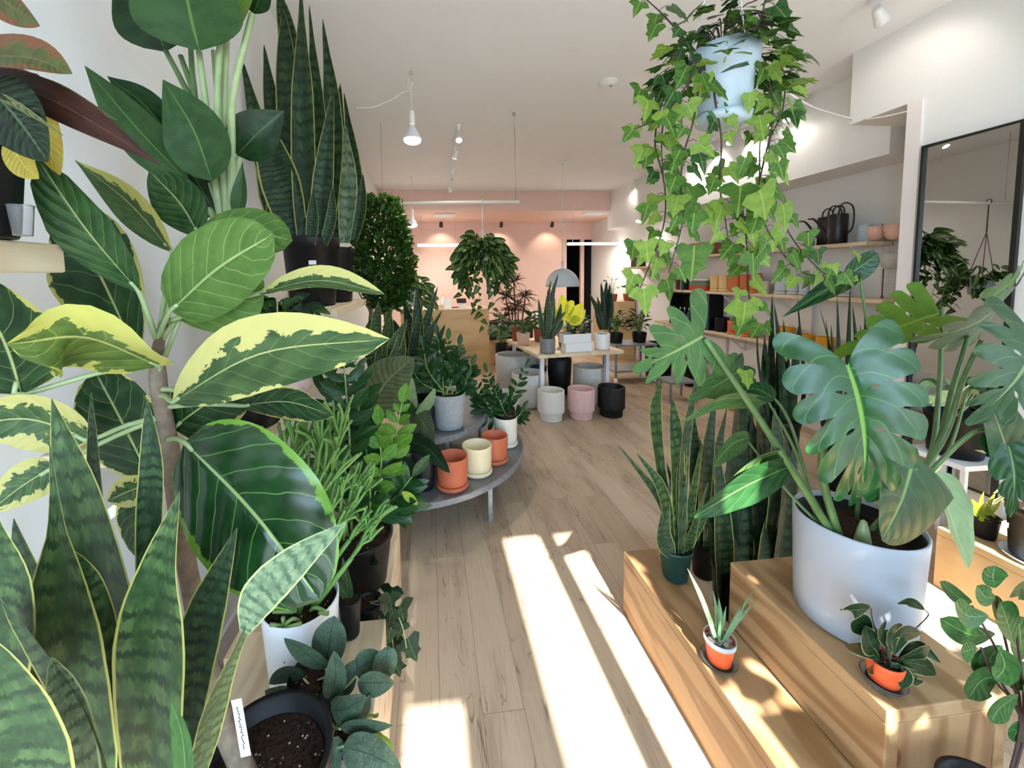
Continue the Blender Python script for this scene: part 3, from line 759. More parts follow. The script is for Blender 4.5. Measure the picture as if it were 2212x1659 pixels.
sl(t, 'snake_leaf', [(250,1560,.52),(195,1290,.51),(120,1165,.505)], [40,60,60,50,30,3], roll=40)
sl(t, 'snake_dark_leaf', [(60,1700,.54),(95,1400,.54),(30,1120,.54)], [60,110,120,100,60,4])
# ------------------------------------------------------------------ calathea on the near shelf
cx_ = at(28, 400, .53).x-.056
t = thing('calathea', 'browning prayer plant with maroon leaf backs at the upper left edge', 'plant', (cx_, .53, ZS1))
pot(t, MAT['black_plastic'], (cx_, .53, ZS1+.001), .045, .056, .13)
CA = [('browned_leaf', [(-60,-40,.46),(20,10,.45),(86,56,.44)], 62, dict(roll=25)),
 ('browned_leaf', [(-90,120,.47),(60,125,.44),(156,160,.43)], 80, dict(roll=-20, fold=.3)),
 ('brown_leaf', [(-60,140,.50),(150,235,.47),(346,356,.46)], 66, dict(fold=.2, shape='lance')),
 ('striped_leaf', [(80,165,.52),(160,212,.51),(254,260,.50)], 24, dict(fold=.2, shape='lance')),
 ('calathea_leaf', [(-30,180,.46),(40,260,.45),(104,350,.44)], 118, dict(fold=.1)),
 ('yellow_leaf', [(45,190,.56),(90,280,.55),(130,378,.55)], 74, dict(fold=.1)),
 ('yellow_leaf', [(20,300,.52),(50,355,.52),(84,386,.52)], 52, dict(fold=.1)),
 ('striped_leaf', [(-40,190,.47),(40,228,.45),(136,292,.44)], 16, dict(fold=.5, shape='lance')),
 ('brown_leaf', [(-40,100,.54),(40,110,.53),(90,120,.53)], 26, dict(fold=.2))]
for mn, pts, w, kw in CA:
    kw = dict(kw); pl(t, MAT[mn], pts, w, kw.pop('shape', 'ovate'), **kw)
    a = Vector((cx_, .53, ZS1+.12)); b = at(*pts[0]); stems_from(t, MAT['dark_bark'], [[a, a.lerp(b, .6)+Vector((0, 0, .03)), b]], .003, 'stalk')
t = thing('clear_cup', 'clear plastic cup standing on the upper left shelf edge', 'cup', (-.562, .545, ZS1))
c = at(48, 489, .53); c = Vector((c.x, c.y, ZS1+.002))
t.location = c
lathe(m_ := MB(), [(.0005, 0), (.0085, 0), (.0115, .034), (.0125, .036), (.0118, .036), (.0112, .034), (.0083, .0012), (.0005, .0012)], c, 28); obj('cup_wall', m_, MAT['clear_plastic'], t)
# ------------------------------------------------------------------ bird of paradise
BP = (-.475, 1.07, 1.124)
t = thing('bird_of_paradise', 'tall bird of paradise with upright pale stalks and paddle leaves near left wall', 'plant', BP)
pot(t, MAT['black_plastic'], BP, .068, .085, .17, rimh=.02)
SB = [[(545,30),(505,200),(500,340)], [(475,95),(470,250),(488,420)], [(430,112),(452,280),(474,440)], [(490,72),(484,260),(494,420)], [(520,330),(508,380),(502,450)], [(455,395),(470,440),(480,480)], [(410,395),(440,450),(470,490)], [(462,110),(478,300),(490,440)]]
for i, s in enumerate(SB):
    P = [at(x, y, 1.02+.012*i) for x, y in s] + [Vector((BP[0]+.012*(i-4), BP[1]+.01*(i % 3), BP[2]+.12))]
    obj('stalk', tube(MB(), P, [.007, .0105], 8, segs=16), MAT['pale_stem'], t)
for s in ([(358,110),(400,190),(450,300)], [(390,120),(425,220),(460,330)], [(412,100),(418,180),(440,300)]):
    P = [at(x, y, 1.10) for x, y in s] + [Vector((BP[0], BP[1]+.05, BP[2]+.12))]
    obj('stalk', tube(MB(), P, [.006, .008], 7, segs=14), MAT['monstera_stem'], t)
BL = [('paradise_leaf', [(430,110,1.0),(405,0,.97),(375,-200,.94)], 205, 'paddle', dict(fold=.12)),
 ('paradise_dark_leaf', [(357,112,1.12),(325,20,1.10),(275,-150,1.08)], 140, 'paddle', dict(fold=.1)),
 ('paradise_backlit_leaf', [(492,72,1.04),(520,20,1.03),(570,-80,1.02)], 70, 'paddle', dict(fold=.3, roll=-20)),
 ('paradise_dark_leaf', [(548,30,1.05),(560,0,1.05),(590,-60,1.05)], 60, 'paddle', dict(fold=.3)),
 ('paradise_leaf', [(408,395,1.0),(290,270,.98),(183,142,.96)], 92, 'paddle', dict(fold=.25, roll=-10)),
 ('paradise_dark_leaf', [(412,360,1.02),(320,235,1.0),(232,165,1.0)], 70, 'paddle', dict(fold=.2)),
 ('paradise_leaf', [(458,392,.97),(418,280,.95),(352,172,.94)], 122, 'paddle', dict(fold=.1)),
 ('paradise_dark_leaf', [(512,335,1.06),(560,285,1.05),(614,240,1.05)], 92, 'paddle', dict(fold=.25, roll=15)),
 ('paradise_dark_leaf', [(470,470,1.10),(430,400,1.10),(395,345,1.10)], 92, 'paddle', dict(fold=.1)),
 ('paradise_leaf', [(512,478,1.02),(520,420,1.01),(524,350,1.0)], 34, 'lance', dict(fold=.4))]
for mn, pts, w, shp, kw in BL: pl(t, MAT[mn], pts, w, shp, **kw)
# ------------------------------------------------------------------ tall snake plants on the high shelf
P1 = (-.575, 2.0, 1.374); P2 = (-.535, 2.30, 1.374)
t1 = thing('snake_plant', 'very tall banded snake plant in wide black nursery pot on high left shelf', 'plant', P1)
o = pot(t1, MAT['grower_plastic'], P1, .105, .128, .325, rimh=.05, rimr=.005)
c = at(675, 567, 1.865); obj('price_label', obox(MB(), c, Vector((1,0,0)), Vector((0,1,0)), Vector((0,0,1)), .0165, .001, .0095), MAT['paper'], o, False)
t2 = thing('snake_plant', 'snake plant with pale silvery leaf in black pot at far end of high left shelf', 'plant', P2)
pot(t2, MAT['grower_plastic'], P2, .088, .105, .30, rimh=.04, rimr=.004)
for mn, pts, wl, kw in [
 ('snake_dark_leaf', [(632,530,2.05),(572,330,2.0),(522,126,2.0)], [22,34,40,38,28,14,3], {}),
 ('snake_dark_leaf', [(645,530,1.95),(610,400,1.93),(578,300,1.92)], [30,48,60,64,60,50,40], {}),
 ('snake_dark_leaf', [(648,530,2.05),(628,250,2.05),(612,18,2.05)], [24,36,42,42,38,24,3], {}),
 ('snake_dark_leaf', [(660,530,1.93),(655,230,1.92),(650,-30,1.92)], [24,36,40,38,34,22,10,3], {}),
 ('snake_dark_leaf', [(655,530,2.08),(632,150,2.08),(600,-30,2.08)], [24,36,40,38,30,20,3], {}),
 ('snake_dark_leaf', [(690,530,2.0),(685,250,2.0),(668,10,2.0)], [24,34,34,30,20,8,2], {}),
 ('snake_dark_leaf', [(700,530,2.05),(720,280,2.05),(697,40,2.05)], [22,34,36,34,26,12,2], {}),
 ('snake_dark_leaf', [(690,530,1.93),(700,380,1.91),(720,190,1.90)], [22,32,36,34,26,14,3], {}),
 ('snake_dark_leaf', [(640,530,2.1),(592,250,2.1),(570,95,2.1)], [22,30,30,28,20,10,2], {}),
 ('snake_dark_leaf', [(668,530,2.1),(645,300,2.1),(638,80,2.1)], [26,36,40,36,26,12,2], {}),
 ('snake_dark_leaf', [(672,530,1.88),(676,470,1.88),(676,415,1.88)], [14,20,20,14,3], {}),
 ('snake_dark_leaf', [(700,530,1.9),(716,470,1.9),(718,405,1.9)], [12,18,18,12,3], {}),
 ('snake_dark_leaf', [(625,530,2.0),(600,470,2.0),(582,360,2.0)], [20,30,34,30,14,3], {}),
 ('snake_dark_leaf', [(630,535,2.02),(592,420,2.02),(548,210,2.0)], [22,34,44,46,36,20,3], {})]:
    sl(t1, mn, pts, [q*1.25 for q in wl], wave=.02, **kw)
for mn, pts, wl, kw in [
 ('snake_pale_leaf', [(745,525,2.2),(752,400,2.2),(745,265,2.2)], [18,26,32,34,28,14,3], {}),
 ('snake_dark_leaf', [(758,525,2.3),(765,380,2.3),(743,200,2.3)], [20,28,32,30,22,10,2], {}),
 ('snake_dark_leaf', [(765,520,2.25),(780,440,2.25),(784,376,2.25)], [12,20,22,18,10,2], {}),
 ('snake_dark_leaf', [(735,525,2.25),(732,350,2.25),(735,180,2.25)], [20,28,30,26,16,3], {}),
 ('snake_dark_leaf', [(728,525,2.3),(722,330,2.3),(705,95,2.3)], [20,28,30,26,16,3], {}),
 ('snake_dark_leaf', [(752,525,2.35),(762,420,2.35),(764,310,2.35)], [18,24,26,20,10,2], {})]:
    sl(t2, mn, pts, [q*1.2 for q in wl], **kw)
# ------------------------------------------------------------------ things on the lower left shelf
PK = (-.50, 1.36, 1.124)
t = thing('potted_plant', 'pale pink pot with dark leafy plant on the middle left shelf', 'plant', PK)
pot(t, MAT['pink_glaze'], PK, .088, .092, .255, depth=.02)
rr = random.Random(3)
for i in range(22):
    a = rr.uniform(0, 2*PI); e = rr.uniform(.1, .9); d = Vector((math.cos(a)*e, math.sin(a)*e-.2, rr.uniform(.2,.9))).normalized()
    b = Vector(PK)+Vector((d.x*.05, d.y*.05, .245)); l = rr.uniform(.08, .15)
    obj('leaf', leaf(MB(), [b, b+d*l*.6, b+d*l+Vector((0,0,-.035))], l*.36, 'ovate', n_hint=Vector((rr.uniform(-.4,.4), -.5, 1)), fold=.15, nu=9, nv=4), MAT['dark_leaf' if i % 3 else 'mid_leaf'], t)
t = thing('nursery_pot', 'small black pot with white label beside the pink pot on shelf', 'pot', (-.466, 1.60, 1.124))
o = pot(t, MAT['black_plastic'], (-.466, 1.60, 1.124), .034, .038, .135, n=32)
c = at(685, 770, 1.555); obj('price_label', obox(MB(), c, Vector((.95,.1,.3)).normalized(), Vector((0,1,0)), Vector((-.3,0,.95)).normalized(), .011, .0008, .0085), MAT['paper'], o, False)
rr = random.Random(8)
for i in range(7):
    a = rr.uniform(0, 2*PI); b = Vector((-.466, 1.60, 1.245)); d = Vector((math.cos(a)*.5, math.sin(a)*.5, 1)).normalized()
    obj('leaf', leaf(MB(), [b, b+d*.05, b+d*.09], .028, 'ovate', nu=8, nv=4), MAT['mid_leaf'], t)
# ------------------------------------------------------------------ pencil cactus in the speckled pot
PC = (-.345, .985, .492)
t = thing('pencil_cactus', 'bushy green pencil cactus in black-speckled white pot on left bench', 'plant', PC)
m = Mt('speckled_glaze'); p = m.pos(); vv = m.vec(*p); vo = m.voro(vv, 62); nn = m.noise(vv, 30, 1)
m.fin(m.mix(vo.step(.12, .17).inv()*nn.step(.44, .5), rgb(226, 229, 235), rgb(24, 24, 26)), .35)
pot(t, MAT['speckled_glaze'], PC, .080, .092, .205, depth=.02, thick=.005)
rr = random.Random(21)
def pencil(b, d, l, r, depth):
    mb = MB(); e = b + d*l; k = d.orthogonal().normalized()
    tube(mb, [b, b.lerp(e, .5)+k*l*rr.uniform(-.10,.10)+Vector((0,0,.06*l)), e], [r, r*.8], 6, segs=8); parts = [mb]
    if depth > 0:
        for q in range(rr.choice((2, 2, 3))):
            nd = (d + Vector((rr.gauss(0,.42), rr.gauss(0,.42), rr.uniform(0,.45)))).normalized()
            parts += pencil(e, nd, l*rr.uniform(.6, .95), r*.85, depth-1)
    return parts
tg_ = [(618,890,1.0), (640,905,.98), (655,880,1.02), (690,880,1.0), (705,905,.98), (735,872,1.0), (725,940,.96), (760,985,1.0), (780,1010,1.02), (800,1040,1.0), (735,1040,.96), (840,1085,1.04), (660,960,1.0), (700,990,1.0), (820,1130,1.02), (770,1100,.98)]
for i, q in enumerate(tg_):
    e = at(*q); b = Vector(PC)+Vector((rr.uniform(-.05,.05), rr.uniform(-.04,.05), .185)); d = (e-b)
    mid = b + d*.5 + Vector((rr.uniform(-.02,.02), 0, .02)); mb = MB()
    tube(mb, [b, mid], [.0075, .006], 7, segs=6)
    for k in range(4):
        dd = (e-mid).normalized(); dd = (dd+Vector((rr.gauss(0,.16), rr.gauss(0,.2), rr.gauss(0,.10)))).normalized(); l = (e-mid).length*rr.uniform(.40,.56)
        for pm in pencil(mid.lerp(e, .08*k), dd, l, .0049, 1): mb.add(pm.v, pm.f, None)
    mb.uv = [(0, 0)]*sum(len(f) for f in mb.f)
    obj('branch', mb, MAT['pencil_green'], t)
for i in range(5):
    a = i*1.3; b = Vector(PC)+Vector((.03*math.cos(a), .03*math.sin(a)-.03, .19))
    obj('branch', tube(MB(), [b, b+Vector((.02*math.cos(a*2), -.015, .02)), b+Vector((.05*math.cos(a*2), -.02, .006)), b+Vector((.03*math.cos(a), -.03, .02))], .0045, 6, segs=12), MAT['green_stem'], t)
# small clear pot with soil
SPp = (-.247, 1.082, .492)
t = thing('seedling_pot', 'small dark see-through pot of bare soil behind the speckled pot', 'pot', SPp)
pot(t, MAT['grower_plastic'], SPp, .024, .031, .11, depth=.006, n=32)
b = Vector(SPp)+Vector((0, 0, .1))
for d in ((-.5, 0, 1), (-.2, .2, 1.2)):
    d = Vector(d).normalized(); obj('leaf', leaf(MB(), [b, b+d*.05, b+d*.12], .03, 'ovate'), MAT['monstera_grey_leaf'], t)
# ------------------------------------------------------------------ zz plant in the big black pot
ZP = (-.275, 1.385, .412)
t = thing('zz_plant', 'tall zz plant with lime new shoots in large black pot on left bench', 'plant', ZP)
pot(t, MAT['black_plastic'], ZP, .092, .116, .185, rimh=.02, rimr=.003, depth=.02)
FR = [([(780,1150),(775,960),(768,770)], 'zz_leaf', 9), ([(770,1150),(735,980),(722,810)], 'zz_leaf', 9), ([(780,1150),(755,950),(742,775)], 'zz_leaf', 9),
      ([(800,1140),(838,1000),(868,872)], 'zz_bright_leaf', 8), ([(795,1140),(820,1030),(818,920)], 'zz_bright_leaf', 6), ([(790,1150),(755,1000),(700,850)], 'zz_leaf', 8),
      ([(800,1150),(850,1080),(890,1030)], 'zz_leaf', 7), ([(790,1150),(800,1080),(790,960)], 'zz_leaf', 7), ([(770,1160),(740,1080),(700,960)], 'zz_leaf', 8), ([(795,1160),(830,1100),(872,1095)], 'zz_leaf', 6)]
for i, (s, mn, n) in enumerate(FR):
    Y = 1.385 + (.06 if i in (0,1,5) else -.05*(i % 3))
    P = [Vector(ZP)+Vector((.02*(i-5)*.5, .02*((i % 3)-1), .17))] + [at(x, y, Y) for x, y in s[1:]]
    frond(t, MAT[mn], MAT['green_stem'], P, (.115 if mn == 'zz_leaf' else .085), (.044 if mn == 'zz_leaf' else .048), n, .005, start=.22, spread=48, seed=i, up=.5)
for i, (x, y) in enumerate([(790,1170),(810,1185),(775,1200),(800,1215)]):
    b = at(x, y, 1.30); obj('leaf', leaf(MB(), [b, b+Vector((.02*(i-1.5), -.02, .01))], .022, 'ell', n_hint=Vector((0,-.6,1))), MAT['dark_leaf'], t)
b0 = at(900, 1085, 1.33)
obj('leaf', leaf(MB(), [at(868,1062,1.33), at(885,1075,1.33), at(902,1090,1.33)], .03, 'ell', n_hint=Vector((0,-1,.5))), MAT['lime_leaf'], t, label='lime green leaf')
# ------------------------------------------------------------------ satin pothos in front
SC = (-.28, .862, .492)
t = thing('satin_pothos', 'grey-green satin pothos spilling over the left bench beside the black pot', 'plant', SC)
pot(t, MAT['black_plastic'], SC, .05, .058, .12, depth=.015)
SL = [[(702,1440,.84),(715,1370,.84),(722,1330,.85)], 62, [(702,1445,.83),(660,1410,.81),(614,1378,.80)], 46, [(715,1512,.80),(725,1460,.79),(722,1405,.79)], 42,
 [(658,1462,.86),(620,1455,.86),(582,1478,.86)], 48, [(640,1500,.84),(600,1500,.84),(572,1492,.84)], 40, [(720,1500,.82),(745,1470,.82),(765,1425,.83)], 44,
 [(765,1450,.83),(800,1430,.84),(832,1432,.84)], 50, [(772,1475,.80),(815,1475,.80),(852,1475,.80)], 54, [(715,1535,.78),(750,1530,.77),(790,1502,.77)], 52,
 [(735,1572,.76),(790,1568,.75),(848,1567,.74)], 34, [(740,1612,.74),(800,1630,.73),(868,1665,.72)], 70, [(700,1545,.80),(660,1515,.80),(620,1492,.81)], 60,
 [(820,1470,.83),(835,1420,.83),(838,1395,.84)], 44, [(740,1520,.79),(775,1540,.79),(800,1500,.79)], 36, [(730,1590,.75),(715,1630,.74),(730,1680,.73)], 46]
for i in range(0, len(SL), 2):
    pl(t, MAT['satin_leaf'], SL[i], SL[i+1]*1.22, 'ovate', fold=.12, roll=R.uniform(-15, 15))
for s in ([(690,1500,.85),(705,1460,.84),(702,1442,.84)], [(690,1500,.85),(715,1560,.80),(735,1575,.76)], [(695,1500,.85),(735,1490,.82),(770,1460,.82)], [(700,1540,.80),(718,1600,.76),(742,1612,.74)], [(690,1500,.85),(670,1480,.85),(655,1465,.86)]):
    stems_from(t, MAT['pale_stem'], [[Vector(SC)+Vector((0,0,.1))]+[at(*q) for q in s[1:]]], .0022)
# small lime nerve plant peeking out at the bench edge
LP = (-.197, .802, .492)
t = thing('syngonium', 'small pale lime arrowhead plant at the lower left bench edge', 'plant', LP)
pot(t, MAT['black_plastic'], LP, .024, .029, .045, depth=.008, n=28)
for pts, w in (([(800,1560,.80),(815,1570,.79),(832,1560,.79)], 24), ([(815,1590,.79),(832,1600,.78),(850,1618,.78)], 34), ([(795,1600,.79),(815,1615,.78),(835,1640,.78)], 30), ([(800,1545,.81),(812,1545,.80),(818,1540,.80)], 18), ([(780,1590,.80),(800,1580,.79),(826,1585,.79)], 24)):
    pl(t, MAT['ivy_light_leaf'], pts, w, 'heart', fold=.15)
    stems_from(t, MAT['green_stem'], [[Vector(LP)+Vector((0,0,.04)), at(*pts[0])]], .0015)
# dark trailing ivy on the aisle side
DP = (-.215, 1.20, .412)
t = thing('trailing_ivy', 'dark green ivy trailing over the aisle behind the left bench', 'plant', DP)
pot(t, MAT['black_plastic'], DP, .036, .044, .075, depth=.01, n=32)
rr = random.Random(5)
for i, (x, y, sz) in enumerate([(862,1330,60),(880,1400,56),(855,1450,44),(835,1340,50),(845,1300,46),(825,1390,54),(870,1360,36),(820,1310,50),(850,1420,40),(832,1440,46),(808,1290,50),(840,1375,40),(795,1305,44),(822,1350,44)]):
    p = at(x, y-sz*.4, 1.16+rr.uniform(-.05,.06)); p.x = max(p.x, -.142); s = sz*1.16/FPX
    obj('leaf', ivyleaf(MB(), p, Vector((rr.uniform(-.5,.5), rr.uniform(-.3,.1), -1)), Vector((rr.uniform(-.4,.6), -1, .3)), s, IVY if i % 2 else IVY3), MAT['dark_leaf'], t)
for s in ([(800,1300),(835,1320),(850,1400),(853,1440)], [(800,1300),(840,1300),(868,1350),(878,1400)], [(800,1305),(822,1340),(828,1400),(835,1440)]):
    stems_from(t, MAT['pale_stem'], [[Vector(DP)+Vector((0,0,.07))]+[at(x, y, 1.17) for x, y in s[1:]]], .0016)
# ------------------------------------------------------------------ tiered half-round metal stand
SC0 = Vector((-.18, 2.96, 0))
t = thing('plant_stand', 'two-tier half-round grey metal plant stand in the middle of the aisle left', 'plant stand', SC0)
def tier(rad, z, name, r_in=0):
    mb = MB(); n = 48; A = [math.radians(-97 + 194*i/n) for i in range(n+1)]
    vs = []
    for zz in (z-.006, z):
        vs += [(SC0.x+r_in*math.cos(a), SC0.y+r_in*math.sin(a), zz) for a in A] + [(SC0.x+rad*math.cos(a), SC0.y+rad*math.sin(a), zz) for a in A]
    k = n+1; fs = []
    for i in range(n):
        fs += [(2*k+i, 3*k+i, 3*k+i+1, 2*k+i+1), (i, i+1, k+i+1, k+i)]
    mb.add(vs, fs); o = obj(name, mb, MAT['stand_mesh'], t, False)
    rm = MB(); rvs = []; rfs = []
    for i, a in enumerate(A):
        for (r, zz) in ((rad-.003, z+.004), (rad+.008, z+.004), (rad+.008, z-.03), (rad-.003, z-.03)):
            rvs.append((SC0.x+r*math.cos(a), SC0.y+r*math.sin(a), zz))
    for i in range(n):
        for q in range(4):
            a0 = i*4+q; b0 = i*4+(q+1) % 4; rfs.append((a0, b0, b0+4, a0+4))
    rm.add(rvs, rfs); obj('rim_band', rm, MAT['grey_metal'], o, False)
    box(b := MB(), SC0.x-.12, SC0.x-.09, SC0.y-rad, SC0.y+rad, z-.03, z+.004)
    return o
ZT1, ZT2 = .245, .485
tier(.85, ZT1, 'lower_tier'); tier(.575, ZT2, 'upper_tier')
for a, r, h in ((-52, .835, ZT1), (-1, .835, ZT1), (50, .835, ZT1), (-96, .835, ZT1), (92, .835, ZT1)):
    x = SC0.x+r*math.cos(math.radians(a)); y = SC0.y+r*math.sin(math.radians(a))
    obj('leg', boxm(x-.013, x+.013, y-.013, y+.013, 0, h-.008), MAT['grey_metal'], t, False)
for a in (-60, -10, 55, -95, 92):
    x = SC0.x+.53*math.cos(math.radians(a)); y = SC0.y+.53*math.sin(math.radians(a))
    obj('post', boxm(x-.011, x+.011, y-.011, y+.011, ZT1+.001, ZT2-.008), MAT['grey_metal'], t, False)
G1 = ZT1+.002; G2 = ZT2+.002
def cyl_pot(name, label, c, r, h, mat, cat='pot', saucer=True, group=None, soil=False, thing_=None):
    t = thing_ or thing(name, label, cat, c, group); z0 = .028 if saucer else 0
    o = pot(t, MAT[mat], (c[0], c[1], c[2]+z0), r*.96, r, h-z0, soil=soil, thick=.008)
    if saucer:
        lathe(s := MB(), [(.001, .004), (r*.5, 0), (r*.97, 0), (r*1.03, .008), (r*1.03, .024), (r*.985, .0262), (r*.97, .0262), (.001, .0262)], c, 48)
        obj('saucer', s, MAT[mat], t)
    return t
cyl_pot('planter', 'empty terracotta planter nearest the front on the metal stand', (.105, 2.29, G1), .094, .19, 'terracotta', group='planters on the stand')
cyl_pot('planter', 'empty cream planter between the two terracotta ones on the stand', (.272, 2.44, G1), .096, .185, 'cream_glaze', group='planters on the stand')
cyl_pot('planter', 'empty terracotta planter behind the cream one on the metal stand', (.41, 2.585, G1), .090, .18, 'terracotta', group='planters on the stand')
cyl_pot('planter', 'narrow black planter at the right end of the metal stand', (.605, 3.06, G1), .05, .20, 'black_plastic', saucer=False)
def zz(t, c, h, n, ll, lw, seed, spread=.35, mats=('zz_leaf',), fn=None):
    rr = random.Random(seed); c = Vector(c)
    for i in range(n):
        a = 2*PI*i/n+rr.uniform(-.4,.4); e = rr.uniform(.15, 1)*spread; hh = h*rr.uniform(.7, 1)
        b = c+Vector((math.cos(a)*.03, math.sin(a)*.03, -.01)); d = Vector((math.cos(a)*e, math.sin(a)*e, 1))
        P = [b, b+Vector((d.x*.35, d.y*.35, .55))*hh, b+Vector((d.x, d.y, 1-.2*e))*hh]
        frond(t, MAT[mats[i % len(mats)]], MAT['green_stem'], P, ll, lw, int(6+hh*7), .005, start=.18, spread=50, seed=seed*10+i, up=.6)
c = (.535, 2.83, G1)
t = cyl_pot('zz_plant', 'small zz plant in cream-white pot at the right end of the stand', c, .086, .215, 'cream_white', 'plant')
lathe(m_ := MB(), [(.078, .17), (.083, .232), (.085, .236), (.078, .236), (.07, .215), (.001, .213)], c, 40); obj('liner_pot', m_, MAT['black_plastic'], t)
for i, s in enumerate([[(1090,920),(1105,860),(1135,795)], [(1080,920),(1050,870),(1020,825)], [(1085,920),(1065,860),(1052,805)], [(1095,920),(1118,900),(1128,885)], [(1080,920),(1040,880),(1030,860)], [(1088,920),(1085,880),(1068,840)], [(1078,925),(1045,905),(1035,890)]]):
    P = [Vector(c)+Vector((.015*(i-3)*.6, .01*(i % 2), .2))] + [at(x, y, 2.88-.03*(i % 3)) for x, y in s[1:]]
    frond(t, MAT['zz_leaf'], MAT['green_stem'], P, .095, .04, 8, .006, start=.15, spread=52, seed=40+i, up=.6)
c = (.105, 2.63, G2)
t = thing('zz_plant', 'bushy zz plant in round grey concrete pot on the upper stand tier', 'plant', c)
pot(t, MAT['concrete'], c, .098, .116, .235, thick=.012, depth=.02)
for i, s in enumerate([[(960,860),(955,790),(945,725)], [(975,860),(985,800),(992,748)], [(950,860),(925,800),(915,750)], [(965,860),(965,800),(968,735)], [(985,860),(1005,820),(1018,790)], [(945,860),(915,830),(890,800)], [(970,860),(950,830),(930,770)], [(960,860),(975,810),(985,770)], [(980,865),(1000,840),(1008,820)]]):
    P = [Vector(c)+Vector((.015*(i-4)*.6, .012*(i % 3-1), .21))] + [at(x, y, 2.72-.04*(i % 3)) for x, y in s[1:]]
    frond(t, MAT['zz_leaf' if i not in (3, 6) else 'mid_leaf'], MAT['green_stem'], P, .10, .042, 9, .006, start=.2, spread=50, seed=60+i, up=.6)
c = (-.065, 2.30, G1)
t = thing('potted_plant', 'large-leaved dark plant in dark grey pot at the front of the stand', 'plant', c)
pot(t, MAT['blue_black_plastic'], c, .062, .072, .235, depth=.02)
for pts, w, mn in (([(868,985,2.3),(870,1040,2.2),(905,1082,2.17)], 76, 'dark_leaf'), ([(880,950,2.3),(925,970,2.2),(972,1022,2.12)], 44, 'dark_leaf'), ([(890,960,2.32),(860,960,2.3),(840,1000,2.25)], 40, 'dark_leaf'), ([(890,985,2.3),(900,950,2.3),(905,920,2.32)], 30, 'dark_leaf')):
    pl(t, MAT[mn], pts, w, 'ovate', fold=.12)
    stems_from(t, MAT['green_stem'], [[Vector(c)+Vector((0,0,.22)), at(*pts[0])]], .003, 'stalk')
c = (-.06, 2.60, G2)
t = thing('calathea', 'calathea with one huge ribbed grey-green leaf in blue-black pot on upper tier', 'plant', c)
pot(t, MAT['blue_black_plastic'], c, .062, .072, .16, depth=.02)
for pts, w, mn in (([(790,905,2.35),(835,825,2.3),(895,772,2.28)], 108, 'calathea_big_leaf'), ([(890,880,2.55),(912,910,2.45),(938,955,2.4)], 50, 'calathea_big_leaf'), ([(890,900,2.55),(885,860,2.5),(890,815,2.5)], 34, 'monstera_pale_leaf'), ([(900,900,2.5),(925,870,2.45),(940,838,2.45)], 24, 'monstera_pale_leaf'), ([(885,900,2.55),(875,880,2.5),(860,850,2.5)], 40, 'monstera_grey_leaf')):
    pl(t, MAT[mn], pts, w, 'ovate', fold=.1)
    stems_from(t, MAT['pale_stem'], [[Vector(c)+Vector((0,0,.15)), at(*pts[0])]], .003, 'stalk')
c = (-.05, 3.20, G2)
t = thing('snake_plant', 'dark snake plant with yellow edges behind the concrete pot on the stand', 'plant', c)
pot(t, MAT['black_plastic'], c, .085, .1, .22, rimh=.02, rimr=.003)
for pts, wl in (([(905,810),(915,720),(946,618)], [14,20,22,18,8,2]), ([(915,810),(925,730),(955,670)], [12,16,18,14,6,2]), ([(890,810),(885,710),(870,640)], [14,20,22,18,8,2]), ([(900,810),(902,700),(900,610)], [14,20,22,18,8,2]),
    ([(880,810),(862,730),(850,690)], [14,18,18,12,2]), ([(920,810),(940,750),(962,700)], [12,16,16,10,2]), ([(895,810),(895,740),(915,640)], [14,20,20,16,8,2]), ([(885,815),(875,760),(878,700)], [14,22,22,14,2])):
    sl(t, 'snake_dark_leaf', [(x, y, 3.2+R.uniform(-.06,.06)) for x, y in pts], [1.25*q for q in wl], nu=12, nv=4)
c = (-.46, 2.52, .0)
t = thing('snake_plant', 'snake plant with bright edges in tall black floor pot below the topiary', 'plant', c)
pot(t, MAT['black_plastic'], c, .10, .12, .70)
for pts, wl in (([(815,800),(812,720),(818,650)], [14,22,22,16,3]), ([(825,800),(838,720),(842,665)], [14,22,22,14,3]), ([(830,800),(855,740),(880,690)], [14,22,22,14,3]), ([(805,800),(795,730),(800,690)], [14,20,20,12,3]), ([(835,800),(862,760),(868,700)], [14,24,26,16,3]), ([(820,800),(825,760),(850,655)], [14,20,22,16,6,2])):
    sl(t, 'snake_leaf', [(x, y, 2.52+R.uniform(-.06,.06)) for x, y in pts], [1.2*q for q in wl], nu=12, nv=4)
c = (.64, 3.78, 0)
t = thing('planter', 'large pale grey concrete planter on the floor behind the metal stand', 'pot', c)
pot(t, MAT['light_concrete'], c, .19, .215, .34, thick=.02, soil=False)
